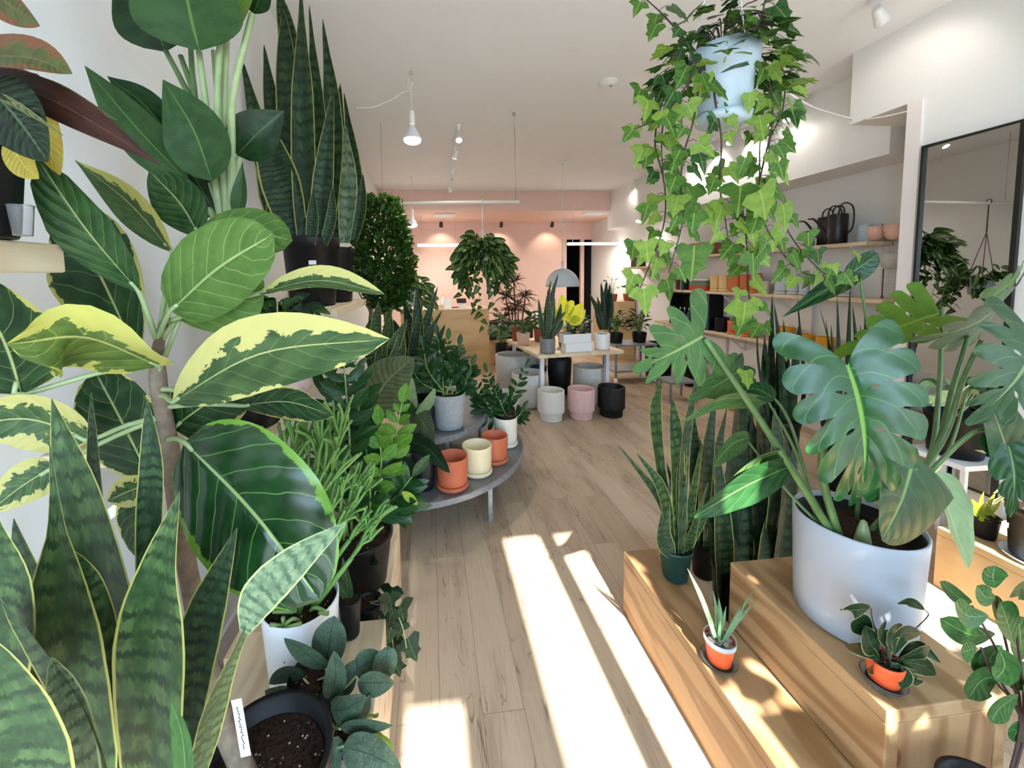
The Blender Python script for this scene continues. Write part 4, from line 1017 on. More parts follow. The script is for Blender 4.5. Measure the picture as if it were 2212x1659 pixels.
# ------------------------------------------------------------------ topiary
c = (-.53, 2.92, 0)
t = thing('topiary_tree', 'dense small-leaved ficus standard tree on a thin bare trunk', 'tree', c)
pot(t, MAT['black_plastic'], c, .105, .13, .26, rimh=.03, rimr=.003)
tb = [Vector(c)+Vector((0, 0, .23)), at(803, 780, 2.9), at(800, 690, 2.92), at(812, 600, 2.95)]
obj('trunk', tube(MB(), tb, [.017, .013], 9, segs=16), MAT['bark'], t)
for i in range(6):
    a = i*1.1; b = tb[2]+Vector((0,0,.02*i)); obj('branch', tube(MB(), [b, b+Vector((.1*math.cos(a), .1*math.sin(a), .2)), b+Vector((.14*math.cos(a), .14*math.sin(a), .45))], [.007, .003], 6, segs=8), MAT['bark'], t)
bt, tp = at(838, 668, 2.95), at(815, 432, 2.95)
def crown(rr):
    u = rr.random(); ax = bt.lerp(tp, u); rad = .245*math.sin(PI*(.12+.85*(1-u*.93)))**.6*(1-.35*u) + .02
    th = rr.uniform(0, 2*PI); q = rad*math.sqrt(rr.uniform(.25, 1)); o = Vector((math.cos(th), math.sin(th), 0))
    return ax+o*q+Vector((0,0,rr.uniform(-.02,.02))), o*.8+Vector((0,0,.55))
obj('foliage', scatter_leaves(MB(), crown, 3400, .05, 5, 'ell', .58, .45, 4, 2), MAT['topiary_leaf'], t)
# ------------------------------------------------------------------ hanging rod and hanging plants
RD0, RD1 = at(838, 441, 4.0), at(1122, 436, 4.0)
RD0 = Vector((XL+.02, 4.0, RD0.z))
t = thing('hanging_rod', 'pale wooden rod hung level from the ceiling with two plants on it', 'rod', (RD0+RD1)*.5)
obj('rod', tube(MB(), [RD0, RD1], .0165, 14), MAT['cream_white'], t)
for x in (-.45, RD1.x-.04):
    obj('suspension_wire', tube(MB(), [(x, 4.0, RD1.z+.01), (x, 4.0, ZC)], .0016, 5), MAT['steel'], t)
def hanger(t, top, rim_c, r, mat, n=3, rr=.0035, knot=.25):
    kz = top.z-(top.z-rim_c.z)*knot; k = Vector((top.x, top.y, kz))
    ring(m_ := MB(), top-Vector((0,0,0.0)), .024, .0045, (1, 0, 0), 16, 7); obj('hook', m_, MAT[mat], t)
    obj('cord', tube(MB(), [top-Vector((0,0,.022)), k], rr*1.7, 7), MAT[mat], t)
    for i in range(n):
        a = 2*PI*i/n+.5; obj('cord', tube(MB(), [k, rim_c+Vector((r*math.cos(a), r*math.sin(a), 0))], rr, 6), MAT[mat], t)
def trailing(t, c, r, zc, n_top, strands, ls, mat, stem, seed, shape='heart', asp=.82, spread=.135, strand_len=(.25, .5), dens=.05, front=None):
    """leaves heaped over a hanging pot plus strands that hang down"""
    rr = random.Random(seed); c = Vector(c)
    tops = MB()
    for i in range(n_top):
        a = rr.uniform(0, 2*PI); q = math.sqrt(rr.uniform(.05, 1)); rad = (r+spread)*q
        p = Vector((c.x+rad*math.cos(a), c.y+rad*math.sin(a), zc+.09*(1-q*q)+rr.uniform(-.08,.05)-max(0, q-.45)*.5*rr.uniform(.2,1.2)))
        d = Vector((math.cos(a)*.8, math.sin(a)*.8, rr.uniform(-1.4, .25))).normalized(); l = ls*rr.uniform(.7, 1.2)
        leaf(tops, [p, p+d*l*.55, p+d*l+Vector((0,0,-.02))], l*asp, shape, n_hint=Vector((rr.gauss(0,.3)+math.cos(a)*.3, rr.gauss(0,.2)-1, .5)), fold=.15, nu=7, nv=4)
    obj('foliage', tops, MAT[mat], t)
    for k in range(strands):
        a = 2*PI*k/strands+rr.uniform(-.2,.2); p0 = Vector((c.x+r*math.cos(a), c.y+r*math.sin(a), zc)); L = rr.uniform(*strand_len)
        if front and k in front: L = front[k]
        P = [p0, p0+Vector((math.cos(a)*spread*.7, math.sin(a)*spread*.7, -.03)), p0+Vector((math.cos(a)*spread*.8+rr.uniform(-.04,.04), math.sin(a)*spread*.8, -L*.5)), p0+Vector((math.cos(a)*spread*.7+rr.uniform(-.06,.06), math.sin(a)*spread*.7, -L))]
        cc = catmull(P, 20); vine = obj('vine', tube(MB(), cc, .0022, 5), MAT[stem], t); mb = MB()
        for j in range(int(L/dens)+2):
            u = (j+.6)/(int(L/dens)+2); i = min(18, int(u*19)); p = cc[i]
            aa = rr.uniform(0, 2*PI); d = Vector((math.cos(aa)*.8+math.cos(a)*.5, math.sin(aa)*.8+math.sin(a)*.5-.3, -.7)).normalized(); l = ls*rr.uniform(.7, 1.1)*(1-.35*u)
            leaf(mb, [p, p+d*l*.25, p+d*l*.7, p+d*l*1.15], l*asp, shape, n_hint=Vector((d.x*.6+rr.gauss(0,.3), -.8, .5)), fold=.14, nu=7, nv=4)
        obj('foliage', mb, MAT[mat], vine)
top = at(1041, 438, 4.0); top.z = RD1.z
pc = Vector((top.x, 4.0, at(1041, 548, 4.0).z))
t = thing('hanging_plant', 'trailing heartleaf philodendron hanging by white cords in front of pink wall', 'plant', pc)
pot(t, MAT['white_plastic'], pc-Vector((0,0,.10)), .085, .12, .14)
hanger(t, top, pc+Vector((0,0,.03)), .115, 'cord_white', knot=.55)
trailing(t, pc, .11, pc.z+.06, 190, 14, .13, 'brasil_leaf', 'green_stem', 31, strand_len=(.3, .5), front={9: .66, 10: .85, 8: .5, 11: .72})
top = Vector((-.26, 4.0, RD1.z)); pc = Vector((-.235, 4.0, at(880, 640, 4.0).z))
t = thing('hanging_plant', 'variegated philodendron in pale grey pot hung beside the topiary by dark cords', 'plant', pc)
pot(t, MAT['pale_grey_glaze'], pc-Vector((0,0,.10)), .09, .11, .20)
hanger(t, top, pc+Vector((0,0,.09)), .108, 'cord_brown', knot=.4)
trailing(t, pc, .10, pc.z+.12, 64, 7, .115, 'brasil_leaf', 'green_stem', 33, strand_len=(.25, .45), spread=.15)
# ------------------------------------------------------------------ display table
c0, c1, c2 = atz(1163, 768, .66), atz(1348, 757, .66), atz(1103, 731, .66)
FX = (c1-c0); FY = Vector((c2-c0)); FXn = FX.normalized(); FYn = Vector((-FXn.y, FXn.x, 0)); TL = FX.length; TD = 1.15
tc = c0+FX*.5+FYn*TD*.5
t = thing('display_table', 'low display table with pale plank top and white metal legs in the shop middle', 'table', (tc.x, tc.y, 0))
obj('table_top', obox(MB(), (tc.x, tc.y, .66-.018), FXn, FYn, Vector((0,0,1)), TL/2, TD/2, .018), MAT['pale_ply'], t, False, bevel=.002)
for i, j in ((.085, .10), (.86, .10), (.085, .93), (.86, .93)):
    p = c0+FX*i+FYn*TD*j; obj('leg', obox(MB(), (p.x, p.y, .312), FXn, FYn, Vector((0,0,1)), .02, .02, .312), MAT['white_enamel'], t, False)
def tp_(i, j): p = c0+FX*i+FYn*TD*j; return Vector((p.x, p.y, .662))
p = tp_(.15, .10)
t = thing('snake_plant', 'snake plant in a plain grey pot at front left of the table', 'plant', p)
pot(t, MAT['grey_glaze'], p, .084, .086, .165, depth=.012)
Yp = p.y
for pts, wl in (([(1182,728),(1190,650),(1206,590)], [8,14,16,12,6,2]), ([(1180,728),(1182,660),(1190,605)], [8,14,14,10,5,2]), ([(1175,728),(1168,690),(1163,645)], [8,12,12,8,2]), ([(1188,728),(1205,690),(1212,655)], [8,14,14,10,2]), ([(1190,728),(1200,700),(1222,672)], [8,12,12,8,2]), ([(1185,728),(1192,690),(1198,640)], [8,14,14,10,2]), ([(1178,728),(1180,700),(1176,665)], [8,14,14,10,2]), ([(1192,728),(1208,705),(1216,690)], [8,14,16,10,2]), ([(1183,728),(1186,680),(1183,625)], [8,13,14,10,2])):
    sl(t, 'snake_grey_leaf', [(x, y, Yp+R.uniform(-.04,.04)) for x, y in pts], wl, nu=12, nv=4)
p = tp_(.82, .13)
t = thing('snake_plant', 'dark snake plant in a glossy white pot at front right of the table', 'plant', p)
pot(t, MAT['white_plastic'], p, .084, .086, .18, depth=.015)
Yp = p.y
for pts, wl in (([(1300,712),(1290,670),(1273,634)], [7,11,12,9,2]), ([(1305,712),(1303,660),(1298,610)], [7,12,12,9,2]), ([(1310,712),(1312,660),(1318,612)], [7,12,12,9,2]), ([(1314,712),(1320,670),(1321,630)], [7,12,12,9,2]), ([(1308,712),(1308,650),(1310,605)], [7,12,13,9,2]), ([(1302,712),(1298,680),(1290,640)], [7,12,12,9,2]), ([(1312,712),(1316,690),(1312,640)], [7,12,12,9,2]), ([(1298,712),(1292,690),(1285,665)], [7,11,11,7,2]), ([(1306,712),(1306,690),(1304,650)], [7,13,13,9,2])):
    sl(t, 'snake_green_leaf', [(x, y, Yp+R.uniform(-.04,.04)) for x, y in pts], wl, nu=12, nv=4)
def planter_box(c, hx, hy, h):
    m_ = MB(); up = Vector((0,0,1)); c = Vector(c)
    obox(m_, c+up*.006, FXn, FYn, up, hx, hy, .006)
    for s in (-1, 1):
        obox(m_, c+FXn*(s*(hx-.004))+up*(h/2+.006), FXn, FYn, up, .004, hy, h/2-.006); obox(m_, c+FYn*(s*(hy-.004))+up*(h/2+.006), FXn, FYn, up, hx-.008, .004, h/2-.006)
    return m_
p = tp_(.485, .09)
t = thing('planter_box', 'white rectangular planter box, lower of the stack of two on the table', 'planter', p)
obj('box_body', planter_box(p, .158, .06, .10), MAT['white_plastic'], t, False, bevel=.002)
p2 = p-FXn*.022+Vector((0, -.004, .1015))
t = thing('planter_box', 'white planter box of spiky aloes, upper of the stack on the table', 'planter', p2)
obj('box_body', planter_box(p2, .163, .063, .10), MAT['white_plastic'], t, False, bevel=.002)
obj('soil', obox(MB(), p2+Vector((0,0,.085)), FXn, FYn, Vector((0,0,1)), .156, .056, .004), MAT['soil'], t, False)
rr = random.Random(12)
for k in range(3):
    b0 = p2+FXn*(-.02+.06*k)+Vector((0,0,.09))
    for i in range(11):
        a = 2*PI*i/11; d = Vector((math.cos(a), math.sin(a), rr.uniform(.4,1.2))).normalized(); l = rr.uniform(.05,.085)
        obj('leaf', leaf(MB(), [b0, b0+d*l*.5, b0+d*l+Vector((0,0,.01))], .016, 'lance', n_hint=Vector((0,-.3,1)), fold=.3, nu=7, nv=3), MAT['aloe_leaf' if k == 1 else 'zz_leaf'], t)
lathe(m_ := MB(), [(.001,0),(.014,0),(.019,.035),(.017,.035),(.001,.03)], p2+FXn*.02+Vector((0,-.02,.09)), 20); obj('terracotta_cup', m_, MAT['orange_glaze'], t)
p = tp_(.50, .36)
t = thing('neon_pothos', 'glowing yellow-green plant behind the white boxes on the table', 'plant', p)
pot(t, MAT['dark_terracotta'], p, .075, .095, .16)
Yp = p.y
for pts, w in (([(1212,690),(1216,660),(1213,635)], 26), ([(1225,695),(1245,670),(1262,655)], 22), ([(1205,695),(1200,680),(1195,672)], 24), ([(1222,692),(1232,660),(1240,650)], 22), ([(1215,695),(1195,670),(1170,665)], 14), ([(1230,700),(1250,690),(1265,668)], 20), ([(1215,700),(1210,690),(1203,690)], 22), ([(1235,700),(1240,690),(1256,690)], 20)):
    pl(t, MAT['neon_leaf'], [(x, y, Yp-.02) for x, y in pts], w, 'ovate', fold=.15, nu=9, nv=4)
    stems_from(t, MAT['green_stem'], [[p+Vector((0,0,.14)), at(pts[0][0], pts[0][1], Yp-.02)]], .003, 'stalk')
def leafy(name, label, c, pr, ph, pmat, n, h, spread, ll, mat, seed, cat='plant', asp=.45, shape='ovate', flat=.3, group=None, stems=True, rimh=0):
    t = thing(name, label, cat, c, group); rr = random.Random(seed); c = Vector(c)
    if pr: pot(t, MAT[pmat], c, pr*.85, pr, ph, rimh=rimh, n=32)
    mb = MB(); sm = MB()
    for i in range(n):
        a = rr.uniform(0, 2*PI); q = math.sqrt(rr.random()); e = Vector((spread*q*math.cos(a), spread*q*math.sin(a), ph+h*rr.uniform(.25, 1)*(1-.35*q)))
        b = c+Vector((e.x*.15, e.y*.15, ph-.02)); p = c+e; d = Vector((math.cos(a), math.sin(a), rr.uniform(-.4,.9))).normalized(); l = ll*rr.uniform(.7, 1.2)
        leaf(mb, [p, p+d*l*.5+Vector((0,0,.05*l)), p+d*l-Vector((0,0,flat*l*.4))], l*asp, shape, n_hint=Vector((rr.gauss(0,.4), -.5+rr.gauss(0,.3), .9)), fold=.15, nu=7, nv=4)
        if stems: tube(sm, [b, b.lerp(p, .6)+Vector((0,0,.04)), p], .0022, 5, segs=6)
    if stems: obj('stems', sm, MAT['green_stem'], t)
    obj('foliage', mb, MAT[mat], t); return t
leafy('potted_plant', 'light green leafy plant in beige square pot at left edge of the table', tp_(.075, .60), .085, .15, 'blush_glaze', 44, .20, .13, .09, 'mid_leaf', 51)
leafy('potted_plant', 'big-leaved green plant in terracotta pot in the table middle', tp_(.36, .74), .085, .17, 'dark_terracotta', 26, .24, .12, .12, 'zz_leaf', 52)
leafy('potted_plant', 'dark bushy plant in orange pot at right rear of the table', tp_(.72, .42), .07, .15, 'orange_glaze', 40, .2, .10, .08, 'dark_leaf', 53)
t = thing('planter', 'tall narrow brown terracotta pot at the far left of the table', 'pot', tp_(.085, .86)); pot(t, MAT['dark_terracotta'], tp_(.085, .86), .05, .055, .2)
leafy('potted_plant', 'dark dense plant in black pot at far right of the table', tp_(.82, .72), .08, .14, 'black_plastic', 40, .22, .15, .1, 'dark_leaf', 54)
# pots under and before the table
def ribbed(label, c, r, h, mat, foot=True, group=None, nr=44):
    t = thing('planter', label, 'pot', c, group); c = Vector(c); n = nr*4
    def rib(i, rr_, z, j): return rr_*(1-(.05 if (i % 4) == 0 else 0)*(1 if rr_ > r*.72 and z > .004 and j < 12 else 0))
    fr = r*.84; fh = h*.24
    pr = [(.001,0),(fr*.97,0),(fr,.006),(fr,fh-.012),(r*.98,fh+.012),(r,fh+.02)] if foot else [(.001,0),(r*.9,0),(r*.93,.01),(r*.96,h*.2),(r*.99,h*.3),(r,h*.4)]
    pr += [(r, h*.55), (r, h*.7), (r, h*.8), (r, h*.94), (r, h*.955), (r, h-.006)]
    pr += [(r-.004, h), (r-.018, h), (r-.02, h-.02), (r*.84-.02, fh+.03), (.001, fh+.02)]
    obj('pot', lathe(MB(), pr, c, n, rib=rib), MAT[mat], t); return t
for px, py, lab, mt in ((1190, 905, 'off-white ribbed footed pot, leftmost of three before the table', 'bone_ribbed'), (1255, 901, 'pink ribbed footed pot between the off-white and black ones', 'rose_ribbed'), (1320, 896, 'black ribbed footed pot, rightmost of three before the table', 'black_ribbed')):
    p = atz(px, py, 0); p = Vector((p.x, p.y, .001)); ribbed(lab, p, .140, .315, mt, group='ribbed footed pots before the table')
def smooth_pot(label, c, r, h, mat, rb=.9, group=None, round_=False):
    t = thing('planter', label, 'pot', c, group); c = Vector(c)
    pr = [(.001,0),(r*rb*.85,0),(r*rb*.95,.01)]
    if round_: pr = [(.001,0),(r*.5,0)]+[(r*(.5+.5*math.sin(PI/2*i/8)), h*.45*(1-math.cos(PI/2*i/8))) for i in range(1, 9)]
    pr += [(r, h*.6),(r, h-.008),(r-.006, h),(r-.022, h),(r-.026, h-.02),(r*.85-.02, h*.3),(.001, h*.25)]
    obj('pot', lathe(MB(), pr, c, 56), MAT[mat], t); return t
def fl(px, py): p = atz(px, py, 0); return Vector((p.x, p.y, .001))
q1 = tp_(.0, .72); smooth_pot('largest off-white planter on the floor at the table left rear', (q1.x-.02, q1.y, .001), .215, .52, 'light_concrete')
q1 = tp_(.02, .30); smooth_pot('round-bottomed off-white planter under the left edge of the table', (q1.x+.0, q1.y, .001), .20, .40, 'light_concrete', round_=True)
q1 = tp_(.87, .27); ribbed('wide pale ribbed planter under the table right front', (q1.x-.09, q1.y+.06, .001), .19, .42, 'bone_ribbed', foot=False, nr=50)
q1 = tp_(.52, .62); smooth_pot('black planter under the table between grey and ribbed pots', (q1.x+.05, q1.y+.03, .001), .15, .46, 'black_ribbed')
q1 = tp_(.50, .95); smooth_pot('tall grey planter at the back under the table', (q1.x-.08, q1.y+.14, .001), .16, .50, 'light_concrete')
q1 = tp_(.30, .66); t = thing('bucket', 'dark blue plastic bucket in the shade under the table', 'bucket', (q1.x, q1.y, .001)); pot(t, MAT['blue_bucket'], (q1.x, q1.y, .001), .08, .105, .36, soil=False, n=36, rimh=.02, rimr=.004)
# ------------------------------------------------------------------ counter
a0, a1 = atz(938, 810, 0), atz(1058, 806, 0); ch = 1.02
t = thing('shop_counter', 'plain plywood sales counter in front of the pink wall', 'counter', (a1.x, a1.y, 0))
obj('counter_body', boxm(a1.x-1.35, a1.x, a1.y, a1.y+.55, 0, ch-.02), MAT['plywood'], t, False, bevel=.002)
obj('counter_top', boxm(a1.x-1.36, a1.x+.01, a1.y-.01, a1.y+.56, ch-.02, ch), MAT['pale_ply'], t, False)
CT = ch+.001; cy = a1.y+.12
def ctp(px): return at(px, 665, cy).x
p = (ctp(958), cy+.1, CT)
t = thing('soap_bottle', 'white pump bottle on the plywood counter', 'bottle', p)
lathe(m_ := MB(), [(.001,0),(.034,0),(.036,.01),(.036,.13),(.014,.16),(.014,.175),(.001,.175)], p, 24); obj('bottle_body', m_, MAT['white_plastic'], t)
lathe(m_ := MB(), [(.007,.175),(.007,.21),(.012,.212),(.012,.225),(.001,.225)], p, 16); tube(m_, [Vector(p)+Vector((0,0,.22)), Vector(p)+Vector((-.035,0,.218))], .005, 6); obj('pump', m_, MAT['white_plastic'], t)
p = Vector((ctp(951), cy, CT)); t = thing('gift_box', 'small pink peaked box on the counter left of the card', 'box', p)
m_ = MB(); box(m_, p.x-.05, p.x+.05, p.y-.04, p.y+.04, p.z, p.z+.06); m_.add([(p.x-.05,p.y-.04,p.z+.06),(p.x+.05,p.y-.04,p.z+.06),(p.x+.05,p.y+.04,p.z+.06),(p.x-.05,p.y+.04,p.z+.06),(p.x-.02,p.y,p.z+.1),(p.x+.02,p.y,p.z+.1)], [(0,1,5,4),(2,3,4,5),(1,2,5),(3,0,4)])
obj('box_body', m_, MAT['blush_glaze'], t, False)
p = Vector((ctp(967), cy-.05, CT)); t = thing('card_sign', 'white standing card sign on the counter', 'sign', p)
obj('card', obox(MB(), p+Vector((0,0,.075)), Vector((1,0,0)), Vector((0,.97,-.2)), Vector((0,.2,.97)), .046, .004, .075), MAT['paper'], t, False)
p = Vector((ctp(984), cy+.05, CT)); t = thing('card_tray', 'flat dark tray on the counter right of the card', 'tray', p); obj('tray_body', boxm(p.x-.06, p.x+.05, p.y-.04, p.y+.04, p.z, p.z+.02), MAT['dark_terracotta'], t, False, bevel=.003)
p = Vector((ctp(999), cy+.08, CT)); t = thing('payment_terminal', 'payment terminal with black tilted screen on the counter', 'terminal', p)
obj('stand_body', boxm(p.x-.05, p.x+.06, p.y-.03, p.y+.05, p.z, p.z+.07), MAT['white_plastic'], t, False, bevel=.004)
obj('screen', obox(MB(), p+Vector((-.01,-.01,.11)), Vector((1,0,0)), Vector((0,.8,.6)), Vector((0,-.6,.8)), .075, .05, .006), MAT['black_plastic'], t, False)
t = thing('low_cabinet', 'lower plywood cabinet step right of the sales counter', 'cabinet', (a1.x+.35, 6.6, 0)); obj('cabinet_body', boxm(a1.x+.02, a1.x+.85, 6.55, 6.95, 0, .42), MAT['plywood'], t, False, bevel=.002)
obj('cabinet_shade_block', boxm(a1.x+.02, a1.x+.85, 6.6, 6.95, .421, .72), MAT['dark_room'], t, False)  # solid dark block painted as the shade inside a hollow
# dracaena behind
p = fl(1112, 775); p = Vector((p.x, 5.75, .0)); p.x = at(1112, 700, 5.75).x
p.z = .425
p = Vector((at(1110, 700, 6.3).x+.04, 6.25, 0))
t = thing('dracaena', 'dark spiky dracaena tree in black pot before the pink wall', 'plant', p)
pot(t, MAT['black_plastic'], p, .13, .16, .36, rimh=.03, n=32)
rr = random.Random(77)
for hx, hy, hz in ((1092,640,6.2), (1110,610,6.25), (1120,660,6.2), (1085,690,6.2), (1135,640,6.3), (1105,670,6.3)):
    h = at(hx, hy, hz); stems_from(t, MAT['dark_bark'], [[p+Vector((0,0,.33)), p.lerp(h, .5)+Vector((0,0,.1)), h]], .012, 'trunk'); mb = MB()
    for i in range(46):
        a = rr.uniform(0, 2*PI); d = Vector((math.cos(a), math.sin(a), rr.uniform(-.5, 1.3))).normalized(); l = rr.uniform(.18, .30)
        leaf(mb, [h, h+d*l*.55, h+d*l-Vector((0,0,.05))], .017, 'lance', fold=.2, nu=5, nv=2, n_hint=Vector((rr.gauss(0,1), rr.gauss(0,1), 1)))
    obj('foliage', mb, MAT['dracaena_leaf'], t)
leafy('potted_plant', 'grey-green trailing pothos at the foot of the dracaena', (at(1083, 700, 5.5).x, 5.5, 0), .09, .55, 'black_plastic', 34, .36, .13, .13, 'monstera_grey_leaf', 78, shape='heart', asp=.75)
# ------------------------------------------------------------------ lamps and ceiling fittings
emit('bulb_glow', (1, .93, .82, 1), 14.0); emit('tube_glow', (1, .97, .92, 1), 9.0); emit('spot_glow', (1, .95, .86, 1), 22.0)
def bulb_pendant(label, hook, bulbpx, Y, scale=1, cord=None, energy=60):
    b = at(*bulbpx, Y); t = thing('pendant_bulb', label, 'lamp', b)
    s = scale
    lathe(m_ := MB(), [(.001,.20),(.016,.20),(.018,.19),(.02,.125),(.021,.122)], b, 20); z = [(r*s, z*s) for r, z in [(.001,.215),(.017,.213),(.02,.2),(.022,.118),(.001,.116)]]
    m_ = lathe(MB(), z, b, 20); obj('socket', m_, MAT['white_plastic'], t)
    m_ = lathe(MB(), [(r*s, z*s) for r, z in [(.017,.117),(.022,.10),(.045,.06),(.062,.03),(.064,.012)]], b, 28); obj('reflector', m_, MAT['white_enamel'], t)
    m_ = lathe(MB(), [(r*s, z*s) for r, z in [(.064,.012),(.06,-.004),(.045,-.014),(.02,-.02),(.001,-.021)]], b, 28); obj('bulb_face', m_, MAT['bulb_glow'], t)
    top = Vector((b.x, b.y, ZC)) if hook is None else hook
    P = [b+Vector((0,0,.21*s)), top-Vector((0,0,.03))]
    obj('cord', tube(MB(), P, .0028, 6), MAT['cord_white'], t)
    ring(m_ := MB(), top-Vector((0,0,.015)), .012, .002, (0,1,0), 12, 6); obj('ceiling_hook', m_, MAT['steel'], t)
    if cord:
        pts = [at(*q) for q in cord]; obj('supply_cord', tube(MB(), pts, .0035, 6, segs=40), MAT['cord_white'], t)
    light('bulb_light', 'SPOT', b-Vector((0,0,.04)), energy*1.6, (1, .9, .78), .05, b-Vector((0,0,2)), 2.75)
    return t
hk = atz(885, 152, ZC)
bulb_pendant('bare reflector bulb hanging from ceiling hook at upper left, draped cord', Vector((at(891, 300, hk.y).x, hk.y, ZC)), (891, 305), hk.y, 1.0,
   [(885,162,hk.y), (880,180,hk.y), (884,192,hk.y), (892,178,hk.y), (886,196,hk.y), (872,198,hk.y), (855,210,hk.y), (830,222,hk.y), (805,232,hk.y), (770,233,hk.y)], 14)
bulb_pendant('reflector bulb glowing before the pink wall at left rear', None, (891, 488), 6.0, 1.15, None, 13)
bulb_pendant('reflector bulb glowing at the right rear near the ivy', None, (1384, 478), 5.95, 1.15, None, 6)
# track light
t0, t1 = atz(991, 268, ZC), atz(971, 395, ZC)
def track(label, p0, p1, heads, energy, tname='track_light', aimz=.6):
    t = thing(tname, label, 'lamp', (p0+p1)*.5); d = (p1-p0).normalized()
    c = (p0+p1)*.5; obj('rail', obox(MB(), (c.x, c.y, ZC-.012), Vector((-d.y, d.x, 0)), d, Vector((0,0,1)), .017, (p1-p0).length/2, .012), MAT['white_plastic'], t, False)
    for hd in heads:
        u, aim = hd[:2]; en = hd[2] if len(hd) > 2 else energy
        p = p0.lerp(p1, u); p.z = ZC-.024; a = Vector(aim).normalized()
        h = obj('spotlight_head', obox(MB(), p-Vector((0,0,.012)), Vector((1,0,0)), Vector((0,1,0)), Vector((0,0,1)), .014, .035, .014), MAT['white_plastic'], t, False, bevel=.003)
        tube(m_ := MB(), [p-Vector((0,0,.02)), p-Vector((0,0,.075))], .005, 6); obj('spotlight_arm', m_, MAT['white_plastic'], h)
        q = p-Vector((0,0,.085)); m_ = lathe(MB(), [(.001,-.04),(.02,-.04),(.024,-.03),(.026,.0),(.033,.035),(.034,.05),(.03,.05),(.029,.042)], q, 22, axis=a); obj('spotlight_can', m_, MAT['white_plastic'], h)
        m_ = lathe(MB(), [(.001,.043),(.029,.043)], q, 20, axis=a); obj('spotlight_lens', m_, MAT['spot_glow'], h)
        light('spot_lamp', 'SPOT', q+a*.06, en, (1, .91, .82), .03, q+a*2, 1.9)
    return t
track('white track light with spotlights in a row on the ceiling middle', t0, t1, [(.02, (.0,-.5,-.75)), (.25, (-.3,.2,-.9)), (.52, (-.35,.25,-.8)), (.78, (-.3,.5,-.8)), (.97, (.3,.3,-.8))], 9)
u0, u1 = atz(1742, 205, ZC), atz(1480, 322, ZC)
track('white track light on the ceiling behind the hanging ivy at right', u0, u1, [(.12, (-.25,-.45,-.75)), (.25, (-.2,-.6,-.7)), (.42, (.5,-.05,-.86), 12), (.55, (-.3,-.5,-.75)), (.72, (.5,.1,-.86), 12), (.96, (.5,.3,-.7))], 4)  # the two stronger heads are added to brighten the shelf wall
v0, v1 = atz(1400, 365, ZC), atz(1364, 388, ZC)
track('short track light on the ceiling at the right rear', v0, v1, [(.9, (.1,.5,-.8))], 4)
w0 = atz(1896, -12, ZC)
track('white spotlight on the ceiling at the upper right corner', w0+Vector((-.02,-.3,0)), w0+Vector((.02,.05,0)), [(.85, (.75,.25,-.6))], 3)
# smoke detector
p = atz(1313, 176, ZC); t = thing('smoke_detector', 'round white smoke detector on the ceiling', 'smoke detector', p)
lathe(m_ := MB(), [(.001,-.036),(.03,-.036),(.05,-.03),(.058,-.014),(.07,-.012),(.072,0),(.001,0)], p, 36); obj('detector_body', m_, MAT['white_plastic'], t)
lathe(m_ := MB(), [(.001,-.040),(.012,-.040),(.013,-.036)], p+Vector((.02,-.01,0)), 14); obj('test_button', m_, MAT['steel'], t)
# bare hook and thread
p = atz(1110, 242, ZC); t = thing('ceiling_hook', 'bare ceiling hook with a thin thread hanging in mid room', 'hook', p)
ring(m_ := MB(), p-Vector((0,0,.02)), .012, .0025, (0,1,0), 12, 6); tube(m_, [p, p-Vector((0,0,.01))], .003, 6); obj('hook', m_, MAT['dark_steel'], t)
obj('thread', tube(MB(), [p-Vector((0,0,.03)), p-Vector((-.004,0,.42))], .0009, 4), MAT['steel'], t)
# dome pendant
Yd = 5.15; cz = at(1212, 618, Yd); cx = at(1215, 600, Yd).x
c = Vector((cx, Yd, at(1215, 619, Yd).z)); t = thing('pendant_lamp', 'white half-dome pendant lamp over the display table', 'lamp', c)
rd = .225; pr = [(rd*math.cos(PI/2*i/14), rd*1.08*math.sin(PI/2*i/14)) for i in range(14)]+[(.02, rd*1.08)]
pr = [(r-.004, z) for r, z in reversed(pr)][1:]+pr
obj('shade', lathe(MB(), pr, c, 48), MAT['pale_grey_glaze'], t)
lathe(m_ := MB(), [(.018,rd*1.07),(.018,rd*1.07+.1),(.001,rd*1.07+.1)], c, 16); obj('stem_cap', m_, MAT['white_enamel'], t)
obj('cord', tube(MB(), [c+Vector((0,0,rd*1.07+.1)), (c.x, c.y, ZC-.01)], .0045, 6), MAT['cord_white'], t)
for k in range(3): ring(m_ := MB(), (c.x+.01+.008*k, c.y, at(1214, 482, Yd).z+.01*k), .05, .003, (.2+.2*k, 1, .1), 20, 6); obj('cord_loop', m_, MAT['cord_white'], t)
lathe(m_ := MB(), [(.001,-.02),(.055,-.02),(.06,-.012),(.06,0),(.001,0)], (c.x, c.y, ZC), 28); obj('ceiling_rose', m_, MAT['white_enamel'], t)
lathe(m_ := MB(), [(.001,.04),(.035,.06),(.04,.1),(.02,.15),(.001,.15)], c, 18); obj('bulb', m_, MAT['bulb_glow'], t)
light('dome_light', 'POINT', c+Vector((0,0,.02)), 16, (1, .86, .7), .04)
